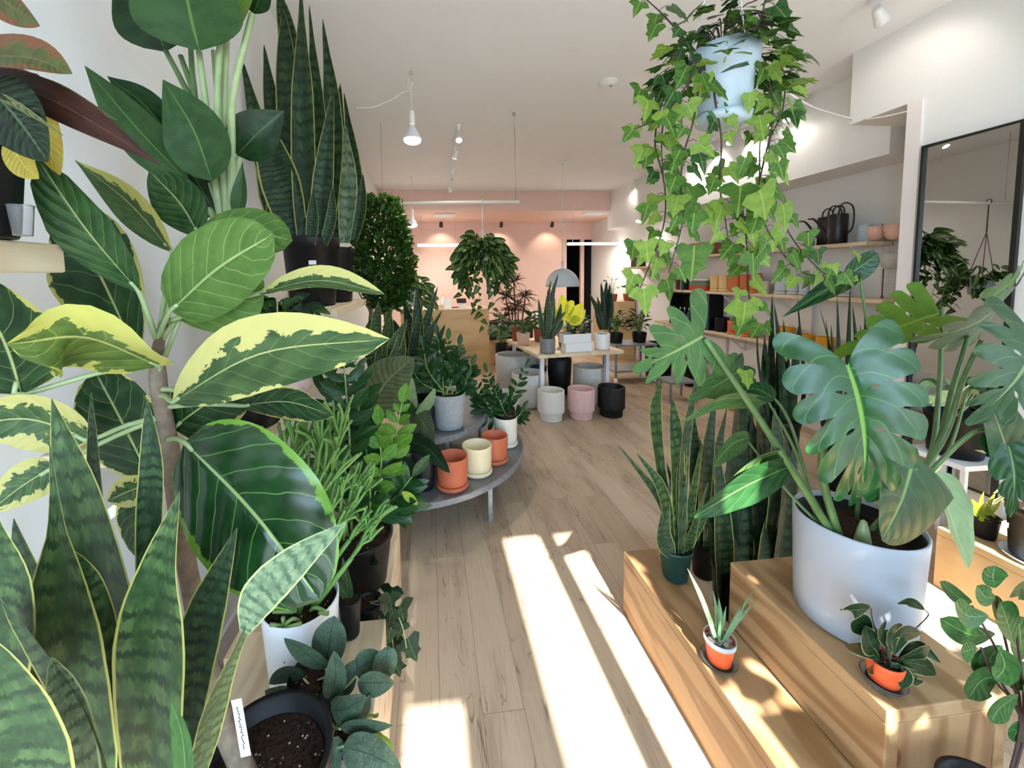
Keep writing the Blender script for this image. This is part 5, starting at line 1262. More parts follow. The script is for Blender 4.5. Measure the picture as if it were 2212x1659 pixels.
# tube lights
for (x0, y0, x1, y1, Y, lab) in ((902, 530, 992, 530, 7.6, 'glowing tube light hanging before the pink wall at left'), (1226, 527, 1336, 521, 7.2, 'glowing tube light hanging before the dark doorway')):
    a, b = at(x0, y0, Y), at(x1, y1, Y); b = Vector((b.x, Y, a.z)); t = thing('tube_light', lab, 'lamp', (a+b)*.5)
    obj('tube', tube(MB(), [a, b], .024, 12), MAT['tube_glow'], t)
    for p in (a.lerp(b, .1), a.lerp(b, .9)):
        obj('wire', tube(MB(), [p+Vector((0,0,.02)), (p.x, p.y, 2.66)], .0014, 5), MAT['steel'], t); obj('wire_mount', lathe(MB(), [(.001,2.645),(.02,2.645),(.02,2.66),(.001,2.66)], (p.x, p.y, 0), 14), MAT['white_enamel'], t)
    light('tube_lamp', 'AREA', ((a.x+b.x)/2, Y, a.z-.04), 14, (1, .9, .78), b.x-a.x, ((a.x+b.x)/2, Y, 0), sy=.05)
# back ceiling fittings
for px, py in ((962, 463), (1284, 459)):
    p = atz(px, py, 2.66); t = thing('ceiling_panel', 'flat white ceiling panel at the %s of the rear ceiling' % ('left' if px < 1100 else 'right'), 'ceiling panel', p)
    obj('panel_frame', boxm(p.x-.19, p.x+.19, p.y-.15, p.y+.15, 2.635, 2.66), MAT['white_plastic'], t, False, bevel=.004)
    obj('panel_face', boxm(p.x-.17, p.x+.17, p.y-.13, p.y+.13, 2.63, 2.635), MAT['white_enamel'], t, False)
for i, (px, py) in enumerate(((953, 497), (1193, 493), (1309, 489), (1083, 494))):
    p = at(px, py-4, 8.1); p.z = 2.66
    t = thing('rear_spotlight', ('dark spotlight on rear ceiling above the left tube light', 'dark spotlight on rear ceiling left of the doorway', 'dark spotlight on rear ceiling at far right', 'dark spotlight on rear ceiling above the hanging philodendron')[i], 'lamp', p)
    tube(m_ := MB(), [p, p-Vector((0,0,.06))], .012, 8); obj('mount', m_, MAT['white_plastic'], t)
    a = Vector((0, .55, -.8)).normalized(); lathe(m_ := MB(), [(.001,-.05),(.03,-.05),(.036,.0),(.04,.05),(.034,.05),(.001,.03)], p-Vector((0,0,.085)), 18, axis=a); obj('can', m_, MAT['dark_steel'], t)
    light('rear_lamp', 'SPOT', p-Vector((0,-.05,.15)), 7, (1, .82, .62), .03, p+Vector((0, .5, -.8)), 1.7)
# ------------------------------------------------------------------ monstera in the white pot
MP = Vector((1.194, .957, .502))
t = thing('monstera', 'large monstera with split glossy leaves in big white pot on the tall bench', 'plant', MP)
po = pot(t, MAT['grey_white_glaze'], MP, .131, .142, .30, thick=.006, soil=False)
lathe(m_ := MB(), [(.001,.25),(.10,.252),(.125,.262),(.1305,.285),(.134,.286),(.134,.26),(.12,.24),(.001,.24)], MP, 48); obj('liner_pot', m_, MAT['black_plastic'], t)
lathe(m_ := MB(), [(.001,.262),(.06,.262),(.118,.256)], MP, 32); obj('soil', m_, MAT['soil'], t)
def ml(mat, b, tp, w, **k):
    B, T = at(*b), at(*tp); return obj('leaf', monstera(MB(), B, T, w*(b[2]+tp[2])/2/FPX, **k), MAT[mat], t)
ml('monstera_leaf', (1840,790,.85), (1905,1092,.79), 405, lobes=7, gap=.36, vs0=.46, bl=.27, ax=.76, droop=.2, fold=.16, seed=3, back=146)
ml('monstera_back_leaf', (1520,727,.96), (1372,806,.93), 232, lobes=5, gap=.75, vs0=.36, droop=.12, fold=.08, seed=9, back=140)
ml('monstera_backlit_leaf', (2036,672,1.12), (1812,752,1.10), 170, lobes=6, gap=.35, vs0=.5, droop=.2, fold=.5, seed=4, roll=50, back=120)
ml('monstera_grey_leaf', (2165,668,.98), (2008,760,.94), 215, lobes=5, gap=.35, vs0=.45, droop=.25, fold=.15, seed=5, roll=-30)
ml('monstera_grey_leaf', (2250,735,.84), (2142,925,.80), 290, lobes=6, gap=.5, vs0=.4, droop=.3, fold=.2, seed=6, roll=20)
ml('monstera_back_leaf', (2150,640,1.08), (2225,575,1.05), 150, lobes=5, gap=.4, vs0=.45, droop=.2, seed=8, roll=30)
pl(t, MAT['monstera_dark_leaf'], [(2180,985,.86),(2150,900,.85),(2118,828,.85)], 150, 'heart', fold=.15, nu=18, nv=8)
ml('monstera_dark_leaf', (2185,965,.84), (2205,1130,.80), 120, lobes=4, gap=.25, droop=.25, seed=17, hole=False, roll=25)
pl(t, MAT['monstera_dark_leaf'], [(1975,985,.87),(1948,1080,.84),(1905,1168,.80)], 350, 'heart', fold=.1, cup=-.1, nu=20, nv=10)
pl(t, MAT['monstera_pale_leaf'], [(2022,1018,.90),(2055,1120,.88),(2092,1228,.86)], 125, 'ovate', fold=.3, roll=-15, wave=.03, nu=18, nv=8)
ml('monstera_pale_leaf', (2092,842,1.22), (1998,872,1.18), 118, lobes=5, gap=.25, droop=.2, seed=12, hole=False, roll=-35)
ml('monstera_back_leaf', (1600,800,1.06), (1496,866,1.03), 92, lobes=4, gap=0, droop=.25, fold=.3, seed=13, hole=False, roll=20)
ml('monstera_dark_leaf', (1610,790,1.08), (1560,850,1.06), 70, lobes=4, gap=0, droop=.25, fold=.3, seed=14, hole=False)
pl(t, MAT['monstera_back_leaf'], [(1660,868,1.02),(1560,862,.99),(1470,912,.97)], 50, 'ovate', fold=.3, roll=-30)
pl(t, MAT['monstera_back_leaf'], [(1618,945,1.02),(1580,960,1.0),(1540,1008,.98)], 58, 'ovate', fold=.3)
pl(t, MAT['monstera_dark_leaf'], [(1712,1005,.96),(1610,1050,.90),(1498,1118,.84)], 96, 'ovate', fold=.2, wave=.02)
pl(t, MAT['monstera_back_leaf'], [(1690,975,.96),(1620,1000,.93),(1560,1052,.91)], 62, 'ovate', fold=.3, roll=-25)
pl(t, MAT['monstera_dark_leaf'], [(1860,590,1.12),(1780,630,1.08),(1691,684,1.05)], 50, 'lance', fold=.8, roll=30)
pl(t, MAT['monstera_dark_leaf'], [(1822,600,1.16),(1860,575,1.16),(1897,548,1.15)], 66, 'round', fold=.15)
pl(t, MAT['monstera_dark_leaf'], [(1675,862,1.0),(1640,842,1.0),(1606,838,1.0)], 44, 'ovate', fold=.2)
PT = [([(1790,1130,.93),(1640,905,.95),(1522,732,.96)], .0085), ([(1795,1135,.92),(1775,1010,.93),(1805,870,.90),(1840,792,.86)], .0085), ([(1880,1140,.95),(2000,1010,1.0),(2028,850,1.05),(2034,662,1.12)], .007),
      ([(1890,1140,.95),(2010,1000,.98),(2060,830,.98),(2092,725,.98)], .007), ([(1890,1140,.95),(2030,960,.95),(2080,820,.93),(2120,735,.92)], .007), ([(1900,1140,.94),(2000,1030,.92),(2110,930,.88),(2172,962,.86)], .006),
      ([(1900,1150,.93),(1960,1040,.90),(1978,1012,.86)], .005), ([(1890,1140,.95),(1980,1060,.93),(2030,1030,.90)], .005), ([(1780,1140,.94),(1700,1060,1.0),(1612,948,1.02)], .004), ([(1785,1140,.93),(1760,1080,.96),(1712,1006,.96)], .004),
      ([(1770,1140,.98),(1700,900,1.05),(1600,800,1.06)], .004), ([(1770,1140,.98),(1720,980,1.02),(1660,868,1.02)], .004), ([(1900,1140,.96),(2040,990,1.15),(2090,846,1.22)], .005), ([(1850,1130,1.0),(1880,800,1.12),(1858,600,1.14)], .005)]
for pts, r in PT:
    P = [at(*q) for q in pts]; P = [Vector((P[0].x, P[0].y, MP.z+.255))] + P[1:]
    P[0].x = min(max(P[0].x, MP.x-.09), MP.x+.09); P[0].y = min(max(P[0].y, MP.y-.08), MP.y+.08)
    obj('stalk', tube(MB(), P, [r*1.25, r*.7], 9, segs=22), MAT['monstera_stem'], t)
lathe(m_ := MB(), [(.016,.25),(.018,.27),(.013,.30),(.007,.325),(.001,.33)], MP+Vector((-.045,-.055,0)), 14); obj('stem_base', m_, MAT['pale_stem'], t)
# ------------------------------------------------------------------ snake plants on and beyond the low bench
c = atz(1458, 1245, .282); c = Vector((c.x, c.y, .282))
t = thing('snake_plant', 'slender yellow-edged snake plant in small green nursery pot on low bench', 'plant', c)
pot(t, MAT['green_plastic'], c, .046, .062, .132, rimh=.018, rimr=.002, depth=.012, thick=.003)
Yc = c.y
for pts, wl, mn in (([(1450,1200),(1440,1100),(1335,960)], [14,26,30,28,18,8,2], 'snake_grey_leaf'), ([(1455,1200),(1430,1060),(1375,978)], [14,22,24,20,10,2], 'snake_leaf'), ([(1458,1200),(1425,1000),(1415,880),(1432,815)], [12,18,20,26,26,14,2], 'snake_leaf'),
    ([(1465,1200),(1462,1000),(1452,858)], [14,24,30,30,26,4], 'snake_leaf'), ([(1470,1200),(1480,960),(1508,800)], [14,20,22,20,14,3], 'snake_grey_leaf'), ([(1475,1200),(1490,1100),(1515,960)], [14,22,24,20,12,3], 'snake_leaf'), ([(1450,1200),(1432,1150),(1450,1030)], [20,34,36,26,12,3], 'snake_grey_leaf'),
    ([(1480,1200),(1495,1150),(1530,1040)], [14,22,22,16,8,2], 'snake_leaf'), ([(1470,1205),(1490,1160),(1528,1120)], [20,34,30,20,4], 'snake_leaf'), ([(1462,1200),(1458,1140),(1472,1090)], [18,26,24,14,3], 'snake_leaf'), ([(1455,1200),(1462,1100),(1440,1000)], [12,18,18,12,3], 'snake_dark_leaf'), ([(1478,1200),(1470,1060),(1478,930)], [14,22,24,18,3], 'snake_dark_leaf')):
    sl(t, mn, [(x, y, Yc+R.uniform(-.04,.03)) for x, y in pts], [q*1.2 for q in wl], nu=16, nv=6, wave=.02)
q_ = at(1522, 1168, 1.74); c = Vector((q_.x, 1.74, 0))
t = thing('snake_plant', 'snake plant in black pot on the floor beyond the low bench end', 'plant', c)
pot(t, MAT['black_plastic'], c, .05, .058, q_.z, rimh=.03, rimr=.003)
for pts, wl in (([(1505,1180),(1500,1000),(1490,850)], [20,32,36,32,20,3]), ([(1515,1180),(1525,1000),(1545,850)], [20,32,36,34,22,3]), ([(1520,1180),(1530,1050),(1500,920)], [20,30,34,28,14,3]), ([(1525,1180),(1545,1000),(1570,880)], [20,32,34,28,14,3]), ([(1510,1180),(1515,1050),(1520,960)], [18,30,30,20,3])):
    sl(t, 'snake_dark_leaf', [(x, y, 1.74+R.uniform(-.03,.05)) for x, y in pts], wl, nu=14, nv=5)
q_ = at(1550, 1225, 1.44); c = Vector((q_.x+.105, 1.44, 0))
t = thing('snake_plant', 'broad dark snake plant in tall black pot between the low and tall benches', 'plant', c)
pot(t, MAT['black_plastic'], c, .09, .105, q_.z, rimh=.03, rimr=.003)
for pts, wl, mn in (([(1565,1310),(1560,1150),(1548,960)], [26,40,44,38,24,4], 'snake_dark_leaf'), ([(1585,1300),(1590,1050),(1598,850)], [30,46,50,46,34,20], 'snake_green_leaf'), ([(1600,1290),(1605,1050),(1615,840)], [30,48,52,48,34,14], 'snake_dark_leaf'), ([(1625,1290),(1650,1050),(1640,860)], [30,46,50,44,30,10], 'snake_green_leaf'),
    ([(1650,1290),(1680,1050),(1672,880)], [30,46,50,44,28,6], 'snake_dark_leaf'), ([(1670,1290),(1700,1100),(1695,930)], [28,40,44,38,24,4], 'snake_green_leaf'), ([(1640,1290),(1660,1160),(1668,1090)], [28,44,48,34,4], 'snake_dark_leaf'), ([(1575,1300),(1545,1170),(1535,1080)], [26,34,34,24,4], 'snake_green_leaf'), ([(1610,1290),(1618,1150),(1600,1010)], [26,44,46,36,6], 'snake_green_leaf'), ([(1680,1290),(1690,1180),(1700,1060)], [26,44,46,36,6], 'snake_green_leaf'), ([(1660,1290),(1640,1100),(1622,900)], [26,44,46,40,30,10], 'snake_green_leaf'), ([(1590,1300),(1570,1120),(1580,950)], [26,40,44,36,20,6], 'snake_green_leaf'), ([(1655,1290),(1700,1080),(1715,960)], [24,36,36,26,6], 'snake_green_leaf'), ([(1600,1300),(1585,1200),(1575,1110)], [26,40,40,26,6], 'snake_green_leaf')):
    sl(t, mn, [(x, y, 1.43+R.uniform(-.05,.06)) for x, y in pts], [q*1.2 for q in wl], nu=16, nv=6)
# ------------------------------------------------------------------ small pots on the benches
c = atz(1553, 1430, .282); c = Vector((c.x, c.y, .2822))
t = thing('aloe', 'small upright succulent in orange pot with clear saucer on the low bench', 'plant', c)
lathe(m_ := MB(), [(.001,.0),(.042,.0),(.05,.012),(.051,.013),(.049,.013),(.041,.002),(.001,.002)], c, 36); obj('saucer', m_, MAT['clear_plastic'], t)
b = c+Vector((0,0,.0035)); pot(t, MAT['orange_plastic'], b, .033, .042, .078, thick=.0015, depth=.01, soilmat=MAT['pumice'], n=40)
lathe(m_ := MB(), [(.0425,.066),(.0445,.067),(.0448,.082),(.0428,.082),(.0425,.079)], b, 36); obj('rim_band', m_, MAT['frosted_plastic'], t)
rr = random.Random(14)
for bx, by, tx, ty, w in ((1545,1365,1485,1228,11), (1548,1370,1505,1265,12), (1550,1372,1540,1275,9), (1556,1374,1552,1290,13), (1560,1372,1632,1270,10), (1562,1375,1638,1292,9), (1558,1376,1568,1310,10), (1545,1378,1528,1320,10), (1552,1380,1556,1340,9), (1566,1372,1610,1300,8)):
    y0 = c.y+rr.uniform(-.015,.015); pl(t, MAT['aloe_leaf'], [(bx,by+12,y0),((bx+tx)/2+rr.uniform(-4,4),(by+ty)/2,y0),(tx,ty,y0+rr.uniform(-.03,.03))], w*1.15, 'strap', fold=.5, nu=10, nv=4)
c = atz(1908, 1474, .502); c = Vector((c.x, c.y, .5022))
t = thing('hoya', 'small hoya with round dark leaves in terracotta-orange pot on the tall bench', 'plant', c)
lathe(m_ := MB(), [(.001,.0),(.036,.0),(.042,.013),(.043,.014),(.041,.014),(.035,.002),(.001,.002)], c, 32); obj('saucer', m_, MAT['clear_plastic'], t)
b = c+Vector((0,0,.0035)); pot(t, MAT['orange_plastic'], b, .028, .036, .06, thick=.0015, depth=.006, n=36)
Yh = c.y; cc = b+Vector((0,0,.055))
HL = [([(1880,1312),(1845,1318),(1815,1315)], 38), ([(1880,1375),(1855,1345),(1838,1345)], 48), ([(1900,1425),(1860,1400),(1826,1392)], 34), ([(1922,1430),(1912,1395),(1910,1378)], 28), ([(1912,1428),(1890,1440),(1874,1445)], 34), ([(1925,1430),(1950,1460),(1948,1488)], 34),
      ([(1935,1430),(1985,1435),(2022,1458)], 40), ([(1940,1420),(1980,1395),(2032,1432)], 24), ([(1930,1415),(1950,1370),(1990,1368)], 34), ([(1925,1410),(1930,1365),(1950,1352)], 30), ([(1998,1317),(1965,1300),(1938,1304)], 20), ([(1895,1410),(1880,1390),(1868,1352)], 46), ([(1945,1440),(1975,1465),(1990,1470)], 26), ([(1920,1400),(1905,1365),(1915,1340)], 30), ([(1935,1395),(1925,1380),(1935,1410)], 30), ([(1938,1425),(1990,1410),(2010,1398)], 26)]
for pts, w in HL:
    o = pl(t, MAT['hoya_leaf'], [(x, y, Yh-.015+R.uniform(-.02,.015)) for x, y in pts], w*1.3, 'ell', fold=.12, roll=R.uniform(-15,15))
for s in ([(1905,1400),(1885,1340),(1882,1314)], [(1930,1400),(1975,1360),(2005,1330),(1998,1318)], [(1912,1410),(1895,1380),(1880,1375)], [(1920,1420),(1960,1430),(1990,1430)]):
    stems_from(t, MAT['vine_brown'], [[cc]+[at(x, y, Yh-.01) for x, y in s]], .0012)
a0, a1 = at(1900, 1372, Yh), at(1837, 1285, Yh+.02)
d_ = (a1-a0).normalized(); a_, s_, n_ = frame(d_, Vector((.2,-1,0))); obj('plant_tag', obox(MB(), (a0+a1)*.5, s_, a_, n_, .0045, (a1-a0).length/2, .0005), MAT['pale_grey_glaze'], t, False, label='pale plastic plant tag')
# ------------------------------------------------------------------ rubber-leaved plant at the right edge
c = Vector((1.105, .60, 0))
t = thing('peperomia', 'glossy round-leaved baby rubber plant in black pot at the lower right edge', 'plant', c)
pot(t, MAT['black_plastic'], c, .066, .08, at(2240, 1725, .60).z, rimh=.03, rimr=.003)
PL = [([(2150,1270),(2145,1245),(2150,1222)], 46), ([(2100,1300),(2070,1290),(2030,1256)], 26), ([(2150,1290),(2130,1290),(2110,1265)], 36), ([(2150,1340),(2160,1330),(2145,1285)], 30), ([(2180,1290),(2205,1270),(2240,1285)], 46), ([(2135,1330),(2090,1330),(2062,1300)], 40), ([(2150,1370),(2095,1370),(2030,1336)], 46),
      ([(2190,1390),(2175,1340),(2160,1300)], 56), ([(2110,1400),(2090,1405),(2075,1410)], 44), ([(2200,1430),(2205,1390),(2200,1330)], 60), ([(2160,1400),(2170,1440),(2150,1470)], 56), ([(2180,1420),(2200,1460),(2190,1490)], 60), ([(2160,1460),(2120,1470),(2092,1510)], 70), ([(2200,1500),(2160,1530),(2140,1560)], 60), ([(2165,1395),(2140,1420),(2145,1450)], 40), ([(2215,1560),(2200,1575),(2185,1600)], 40), ([(2215,1350),(2220,1310),(2230,1280)], 50), ([(2140,1395),(2120,1430),(2140,1455)], 36), ([(2210,1480),(2225,1500),(2240,1560)], 60)]
for i, (pts, w) in enumerate(PL):
    pl(t, MAT['peperomia_leaf'], [(x, y, .62+.02*math.sin(i*2.3)) for x, y in pts], w*1.45, 'obov', fold=.12, roll=R.uniform(-20,20))
for s in ([(2205,1560),(2180,1420),(2150,1300)], [(2205,1560),(2160,1420),(2100,1310)], [(2205,1560),(2150,1470),(2120,1400)], [(2210,1560),(2200,1400),(2185,1300)], [(2210,1600),(2190,1520),(2160,1470)]):
    stems_from(t, MAT['vine_brown'], [[c+Vector((0,0,at(2240, 1725, .60).z-.03))]+[at(x, y, .62) for x, y in s]], .0022)
# ------------------------------------------------------------------ plywood bench under the mirror and what is on it
fx = atz(2015, 1262, 0); FXX = fx.x; YE = fx.y; ZB = .29
bench('timber_bench', 'wide pale plywood bench under the mirror at the far right', FXX, XN-.02, -.1, YE, ZB, {'t': MAT['plywood'], 'e': MAT['pine_z']})
c = atz(2238, 1215, ZB); c = Vector((max(c.x, FXX+.13), c.y, ZB+.002))
t = thing('potted_plant', 'cream-edged leafy plant in black grower pot with saucer on the plywood bench', 'plant', c)
lathe(m_ := MB(), [(.001,0),(.10,0),(.112,.014),(.109,.014),(.098,.003),(.001,.003)], c, 40); obj('saucer', m_, MAT['pale_grey_glaze'], t)
b = c+Vector((0,0,.005)); o = pot(t, MAT['grower_plastic'], b, .085, .10, .22, rimh=.035, rimr=.004, depth=.02)
p = at(2171, 1133, c.y-.09); obj('price_label', obox(MB(), p, Vector((.6,-.8,0)).normalized(), Vector((.8,.6,0)), Vector((0,0,1)), .008, .001, .009), MAT['paper'], o, False)
for pts, w in (([(2215,1060),(2160,1075),(2112,1094)], 26), ([(2215,1045),(2175,1040),(2145,1065)], 34), ([(2230,1020),(2180,985),(2105,972)], 16), ([(2240,1030),(2215,1010),(2180,1000)], 30)):
    pl(t, MAT['cream_edge_leaf'], [(x, y, 1.5) for x, y in pts], w, 'ell', fold=.3, roll=-20)
    stems_from(t, MAT['pale_stem'], [[b+Vector((-.02,0,.2)), at(pts[0][0], pts[0][1], 1.5)]], .003, 'stalk')
c = atz(2126, 1160, ZB); c = Vector((c.x, c.y, ZB+.002))
t = thing('potted_plant', 'lime green pothos in small black pot on the plywood bench', 'plant', c)
pot(t, MAT['black_plastic'], c, .034, .045, .10, depth=.01, n=32, rimh=.015, rimr=.002)
Yl = c.y
for pts, w in (([(2120,1112),(2110,1095),(2098,1078)], 26), ([(2128,1112),(2135,1100),(2150,1120)], 26), ([(2122,1112),(2118,1085),(2125,1062)], 22), ([(2130,1110),(2150,1095),(2162,1080)], 24), ([(2118,1114),(2122,1120),(2140,1122)], 24), ([(2126,1110),(2140,1080),(2150,1065)], 20), ([(2115,1112),(2100,1100),(2090,1085)], 20)):
    pl(t, MAT['lime_leaf'], [(x, y, Yl-.02) for x, y in pts], w, 'heart', fold=.15, nu=9, nv=4)
    stems_from(t, MAT['green_stem'], [[c+Vector((0,0,.09)), at(pts[0][0], pts[0][1], Yl-.02)]], .0018, 'stalk')
c = at(2106, 1030, YE+.22); c = Vector((min(c.x, XN-.16), c.y, .52))
t = thing('plant_stand', 'white square plant stand beside the mirror behind the monstera', 'plant stand', (c.x, c.y, 0))
obj('stand_top', boxm(c.x-.13, c.x+.13, c.y-.13, c.y+.13, .49, .518), MAT['white_enamel'], t, False, bevel=.003)
for sx in (-1, 1):
    for sy in (-1, 1): obj('leg', boxm(c.x+sx*.12-.01, c.x+sx*.12+.01, c.y+sy*.12-.01, c.y+sy*.12+.01, 0, .49), MAT['white_enamel'], t, False)
t = thing('potted_plant', 'black tub with pale cut-leaved plant on the white square stand', 'plant', c)
pot(t, MAT['black_plastic'], c, .10, .118, .22, rimh=.02, rimr=.003)
for i in range(7):
    a = i*.9; d = Vector((math.cos(a)*.6, math.sin(a)*.5, 1)).normalized(); q = c+Vector((0,0,.2)); e = q+d*.16
    stems_from(t, MAT['pale_stem'], [[q, e]], .003, 'stalk'); obj('leaf', leaf(MB(), [e, e+Vector((d.x*.09, d.y*.09, .03)), e+Vector((d.x*.17, d.y*.17, -.02))], .06, 'ovate', n_hint=Vector((0,-.5,1))), MAT['monstera_pale_leaf' if i % 2 else 'mid_leaf'], t)
# ------------------------------------------------------------------ mirror
mz0, mz1 = .30, at(1993, 317, 2.108).z; my0, my1 = 1.685, 2.10
mz1 = atx(1993, 317, XN).z
t = thing('wall_mirror', 'tall black-framed mirror on the right wall reflecting the hanging plants', 'mirror', (XN-.013, (my0+my1)/2, mz0))
md = Vector((.027, 1, 0)).normalized(); obj('mirror_pane', obox(MB(), (XN-.010, (my0+my1)/2+.002, (mz0+mz1)/2), md.cross(Vector((0,0,1))), md, Vector((0,0,1)), .0015, (my1-my0)/2-.012, (mz1-mz0)/2-.012), MAT['mirror_glass'], t, False)
fr = MB(); box(fr, XN-.02, XN-.001, my0, my0+.02, mz0, mz1); box(fr, XN-.02, XN-.001, my1-.012, my1, mz0, mz1); box(fr, XN-.02, XN-.001, my0+.02, my1-.012, mz1-.012, mz1); box(fr, XN-.02, XN-.001, my0+.02, my1-.012, mz0, mz0+.012)
obj('frame', fr, MAT['black_metal'], t, False)
# ------------------------------------------------------------------ snake plants in front of the shelves
def snake_px(label, c, r, h, leaves, Y, mat='snake_green_leaf', pm='black_plastic'):
    t = thing('snake_plant', label, 'plant', c); pot(t, MAT[pm], c, r*.85, r, h, rimh=.03, rimr=.003, n=36)
    for pts, w in leaves:
        sl(t, mat, [(x, y, Y+R.uniform(-.06,.06)) for x, y in pts], [w*.7, w, w, w*.8, w*.5, 2], nu=14, nv=5)
c = Vector((at(1685, 800, 2.55).x, 2.55, 0))
snake_px('very dark tall snake plant left of the wire grid, before the shelves', c, .13, .45, [([(1675,1000),(1665,800),(1668,635)], 24), ([(1690,1000),(1688,800),(1672,655)], 22), ([(1700,1000),(1715,800),(1728,690)], 26), ([(1665,1000),(1650,820),(1652,720)], 20), ([(1680,1000),(1640,800),(1635,690)], 8), ([(1690,1000),(1700,850),(1692,690)], 26), ([(1672,1000),(1662,880),(1655,740)], 24), ([(1705,1000),(1735,850),(1722,640)], 14), ([(1685,1000),(1680,850),(1682,700)], 26)], 2.55)
c = Vector((at(1835, 800, 2.35).x, 2.35, 0))
snake_px('dark snake plant behind the monstera, below the white shelf pots', c, .13, .45, [([(1830,1000),(1830,800),(1836,620)], 20), ([(1820,1000),(1812,800),(1808,640)], 16), ([(1845,1000),(1850,800),(1842,660)], 20), ([(1805,1000),(1795,820),(1784,690)], 12), ([(1855,1000),(1868,800),(1868,650)], 18), ([(1815,1000),(1800,820),(1795,700)], 14), ([(1860,1000),(1862,850),(1858,700)], 20), ([(1825,1000),(1818,860),(1770,660)], 6)], 2.35)
p = fl(1600, 885); p = Vector((p.x, p.y, .001))
cyl_pot('planter', 'pale terracotta planter with saucer on the floor behind the split leaf', p, .115, .24, 'orange_glaze', thing_=None)
p2_ = Vector((p.x+.19, p.y-.16, .001)); cyl_pot('planter', 'second terracotta planter on the floor half hidden by snake leaves', p2_, .10, .2, 'orange_glaze')
# ------------------------------------------------------------------ shelves on the right wall
def rshelf(label, y0, y1, z, br=None):
    t = thing('wall_shelf', label, 'shelf', (XR, y0, z)); obj('shelf_board', boxm(3.38, XR-.001, y0, y1, z-.03, z), MAT['shelf_pine'], t, False, bevel=.002)
    for y in (br or (y0+.15, (y0+y1)/2, y1-.15)):
        b = MB(); box(b, XR-.016, XR-.001, y-.012, y+.012, z-.20, z-.03); box(b, 3.42, XR-.016, y-.008, y+.008, z-.042, z-.03)
        d = Vector((1,0,.75)).normalized(); d2 = Vector((-1,0,.75)).normalized(); obox(b, (XR-.10, y, z-.115), d2, Vector((0,1,0)), Vector((.6,0,.8)), .10, .006, .010); obj('bracket', b, MAT['white_enamel'], t, False)
    return t
Z1, Z2, Z3 = 1.735, 1.285, .80
rshelf('pine wall shelf, highest of the three rows, under the black watering cans', 2.75, 5.25, Z1)
rshelf('pine wall shelf in the middle row carrying yellow, orange and white pots', 2.62, 5.65, Z2, (2.8, 3.55, 4.3))
rshelf('pine wall shelf in the lowest row carrying black and orange pots', 2.7, 5.65, Z3)
up = MB()
for px in (1560, 1735): y = atx(px, 600, 3.6).y; box(up, XR-.03, XR-.002, y-.11, y+.11, .1, Z1-.05)
struct('trim_6', up, MAT['white_trim'])
def sy(px, X=3.5): return atx(px, 600, X).y
def spot(px, z, X=3.5): return Vector((X, sy(px, X), z+.002))
gp = 'pots on the middle shelf'
for px0, px1, h, mt, lab in ((1538,1556,.19,'butter_glaze','pale yellow planter furthest left on the middle shelf'), (1557,1577,.19,'butter_glaze','pale yellow planter touching the orange ones on middle shelf'), (1578,1601,.20,'orange_glaze','orange planter next to the pale yellow ones on middle shelf'), (1602,1622,.20,'orange_glaze','orange planter in the middle of three on middle shelf'), (1623,1643,.21,'orange_glaze','orange planter furthest right of three on middle shelf'),
    (1645,1662,.13,'pink_glaze','small pale pink planter right of the orange ones'), (1677,1702,.20,'pale_grey_glaze','white-grey planter first right of the gap on middle shelf'), (1704,1727,.20,'pale_grey_glaze','taller white-grey planter beside the small white one'), (1729,1750,.135,'pale_grey_glaze','small white planter right of the two tall ones'), (1753,1776,.135,'pale_grey_glaze','small white planter second after the tall ones'), (1780,1806,.135,'light_concrete','small bone-coloured planter under the big leaf on middle shelf'), (1812,1840,.135,'light_concrete','bone-coloured planter at the right end of the middle shelf')):
    ya, yb = sy(px0), sy(px1); r = min(.1, abs(ya-yb)/2*.96); cyl_pot('planter', lab, (3.50, (ya+yb)/2, Z2+.002), r*.98/1.03, h, mt, 'pot', True, gp)
for px, h, r, lab, mt in ((1562, .17, .08, 'wide black pot on the lowest shelf beside the orange pots', 'black_plastic'), (1592, .15, .08, 'orange pot next to the black pot on lowest shelf', 'orange_glaze'), (1622, .15, .08, 'orange pot second from the black one on lowest shelf', 'orange_glaze'), (1700, .16, .075, 'mustard yellow pot on lowest shelf behind dark snake leaves', 'yellow_glaze'), (1745, .12, .07, 'mustard yellow pot lower right behind monstera leaf', 'yellow_glaze'), (1790, .12, .07, 'mustard yellow pot furthest right on the lowest shelf', 'yellow_glaze')):
    cyl_pot('planter', lab, spot(px, Z3), r, h, mt, 'pot', mt == 'orange_glaze', 'pots on the lowest shelf')
# top shelf
for px, r, h, lab in ((1557, .065, .13, 'tallest terracotta pot in the cluster on the top shelf'), (1572, .036, .08, 'small terracotta pot beside the tallest on top shelf'), (1584, .05, .09, 'rounded terracotta pot in the middle on top shelf'), (1599, .05, .09, 'terracotta pot rightmost of the cluster on top shelf')):
    p = spot(px, Z1, 3.46); t = thing('terracotta_pot', lab, 'pot', p, 'terracotta pots on the top shelf'); pot(t, MAT['dark_terracotta'], p, r*.8, r, h, soil=False, n=28, rimh=h*.25, rimr=.004)
p = spot(1512, Z1, 3.5); t = thing('wicker_basket', 'golden woven basket at the left of the top shelf', 'basket', p)
m_ = lathe(MB(), [(.001,0),(.17,0),(.18,.02),(.185,.12),(.17,.15),(.163,.15),(.172,.12),(.17,.02),(.001,.01)], (0,0,0), 40); m_.v = [(x*.55+p.x, y*1.35+p.y, z+p.z) for x, y, z in m_.v]; obj('basket_body', m_, MAT['wicker'], t)
ring(m_ := MB(), (0,0,.15), .168, .009, (0,0,1), 36, 7); m_.v = [(x*.55+p.x, y*1.35+p.y, z+p.z) for x, y, z in m_.v]; obj('basket_rim', m_, MAT['wicker'], t)
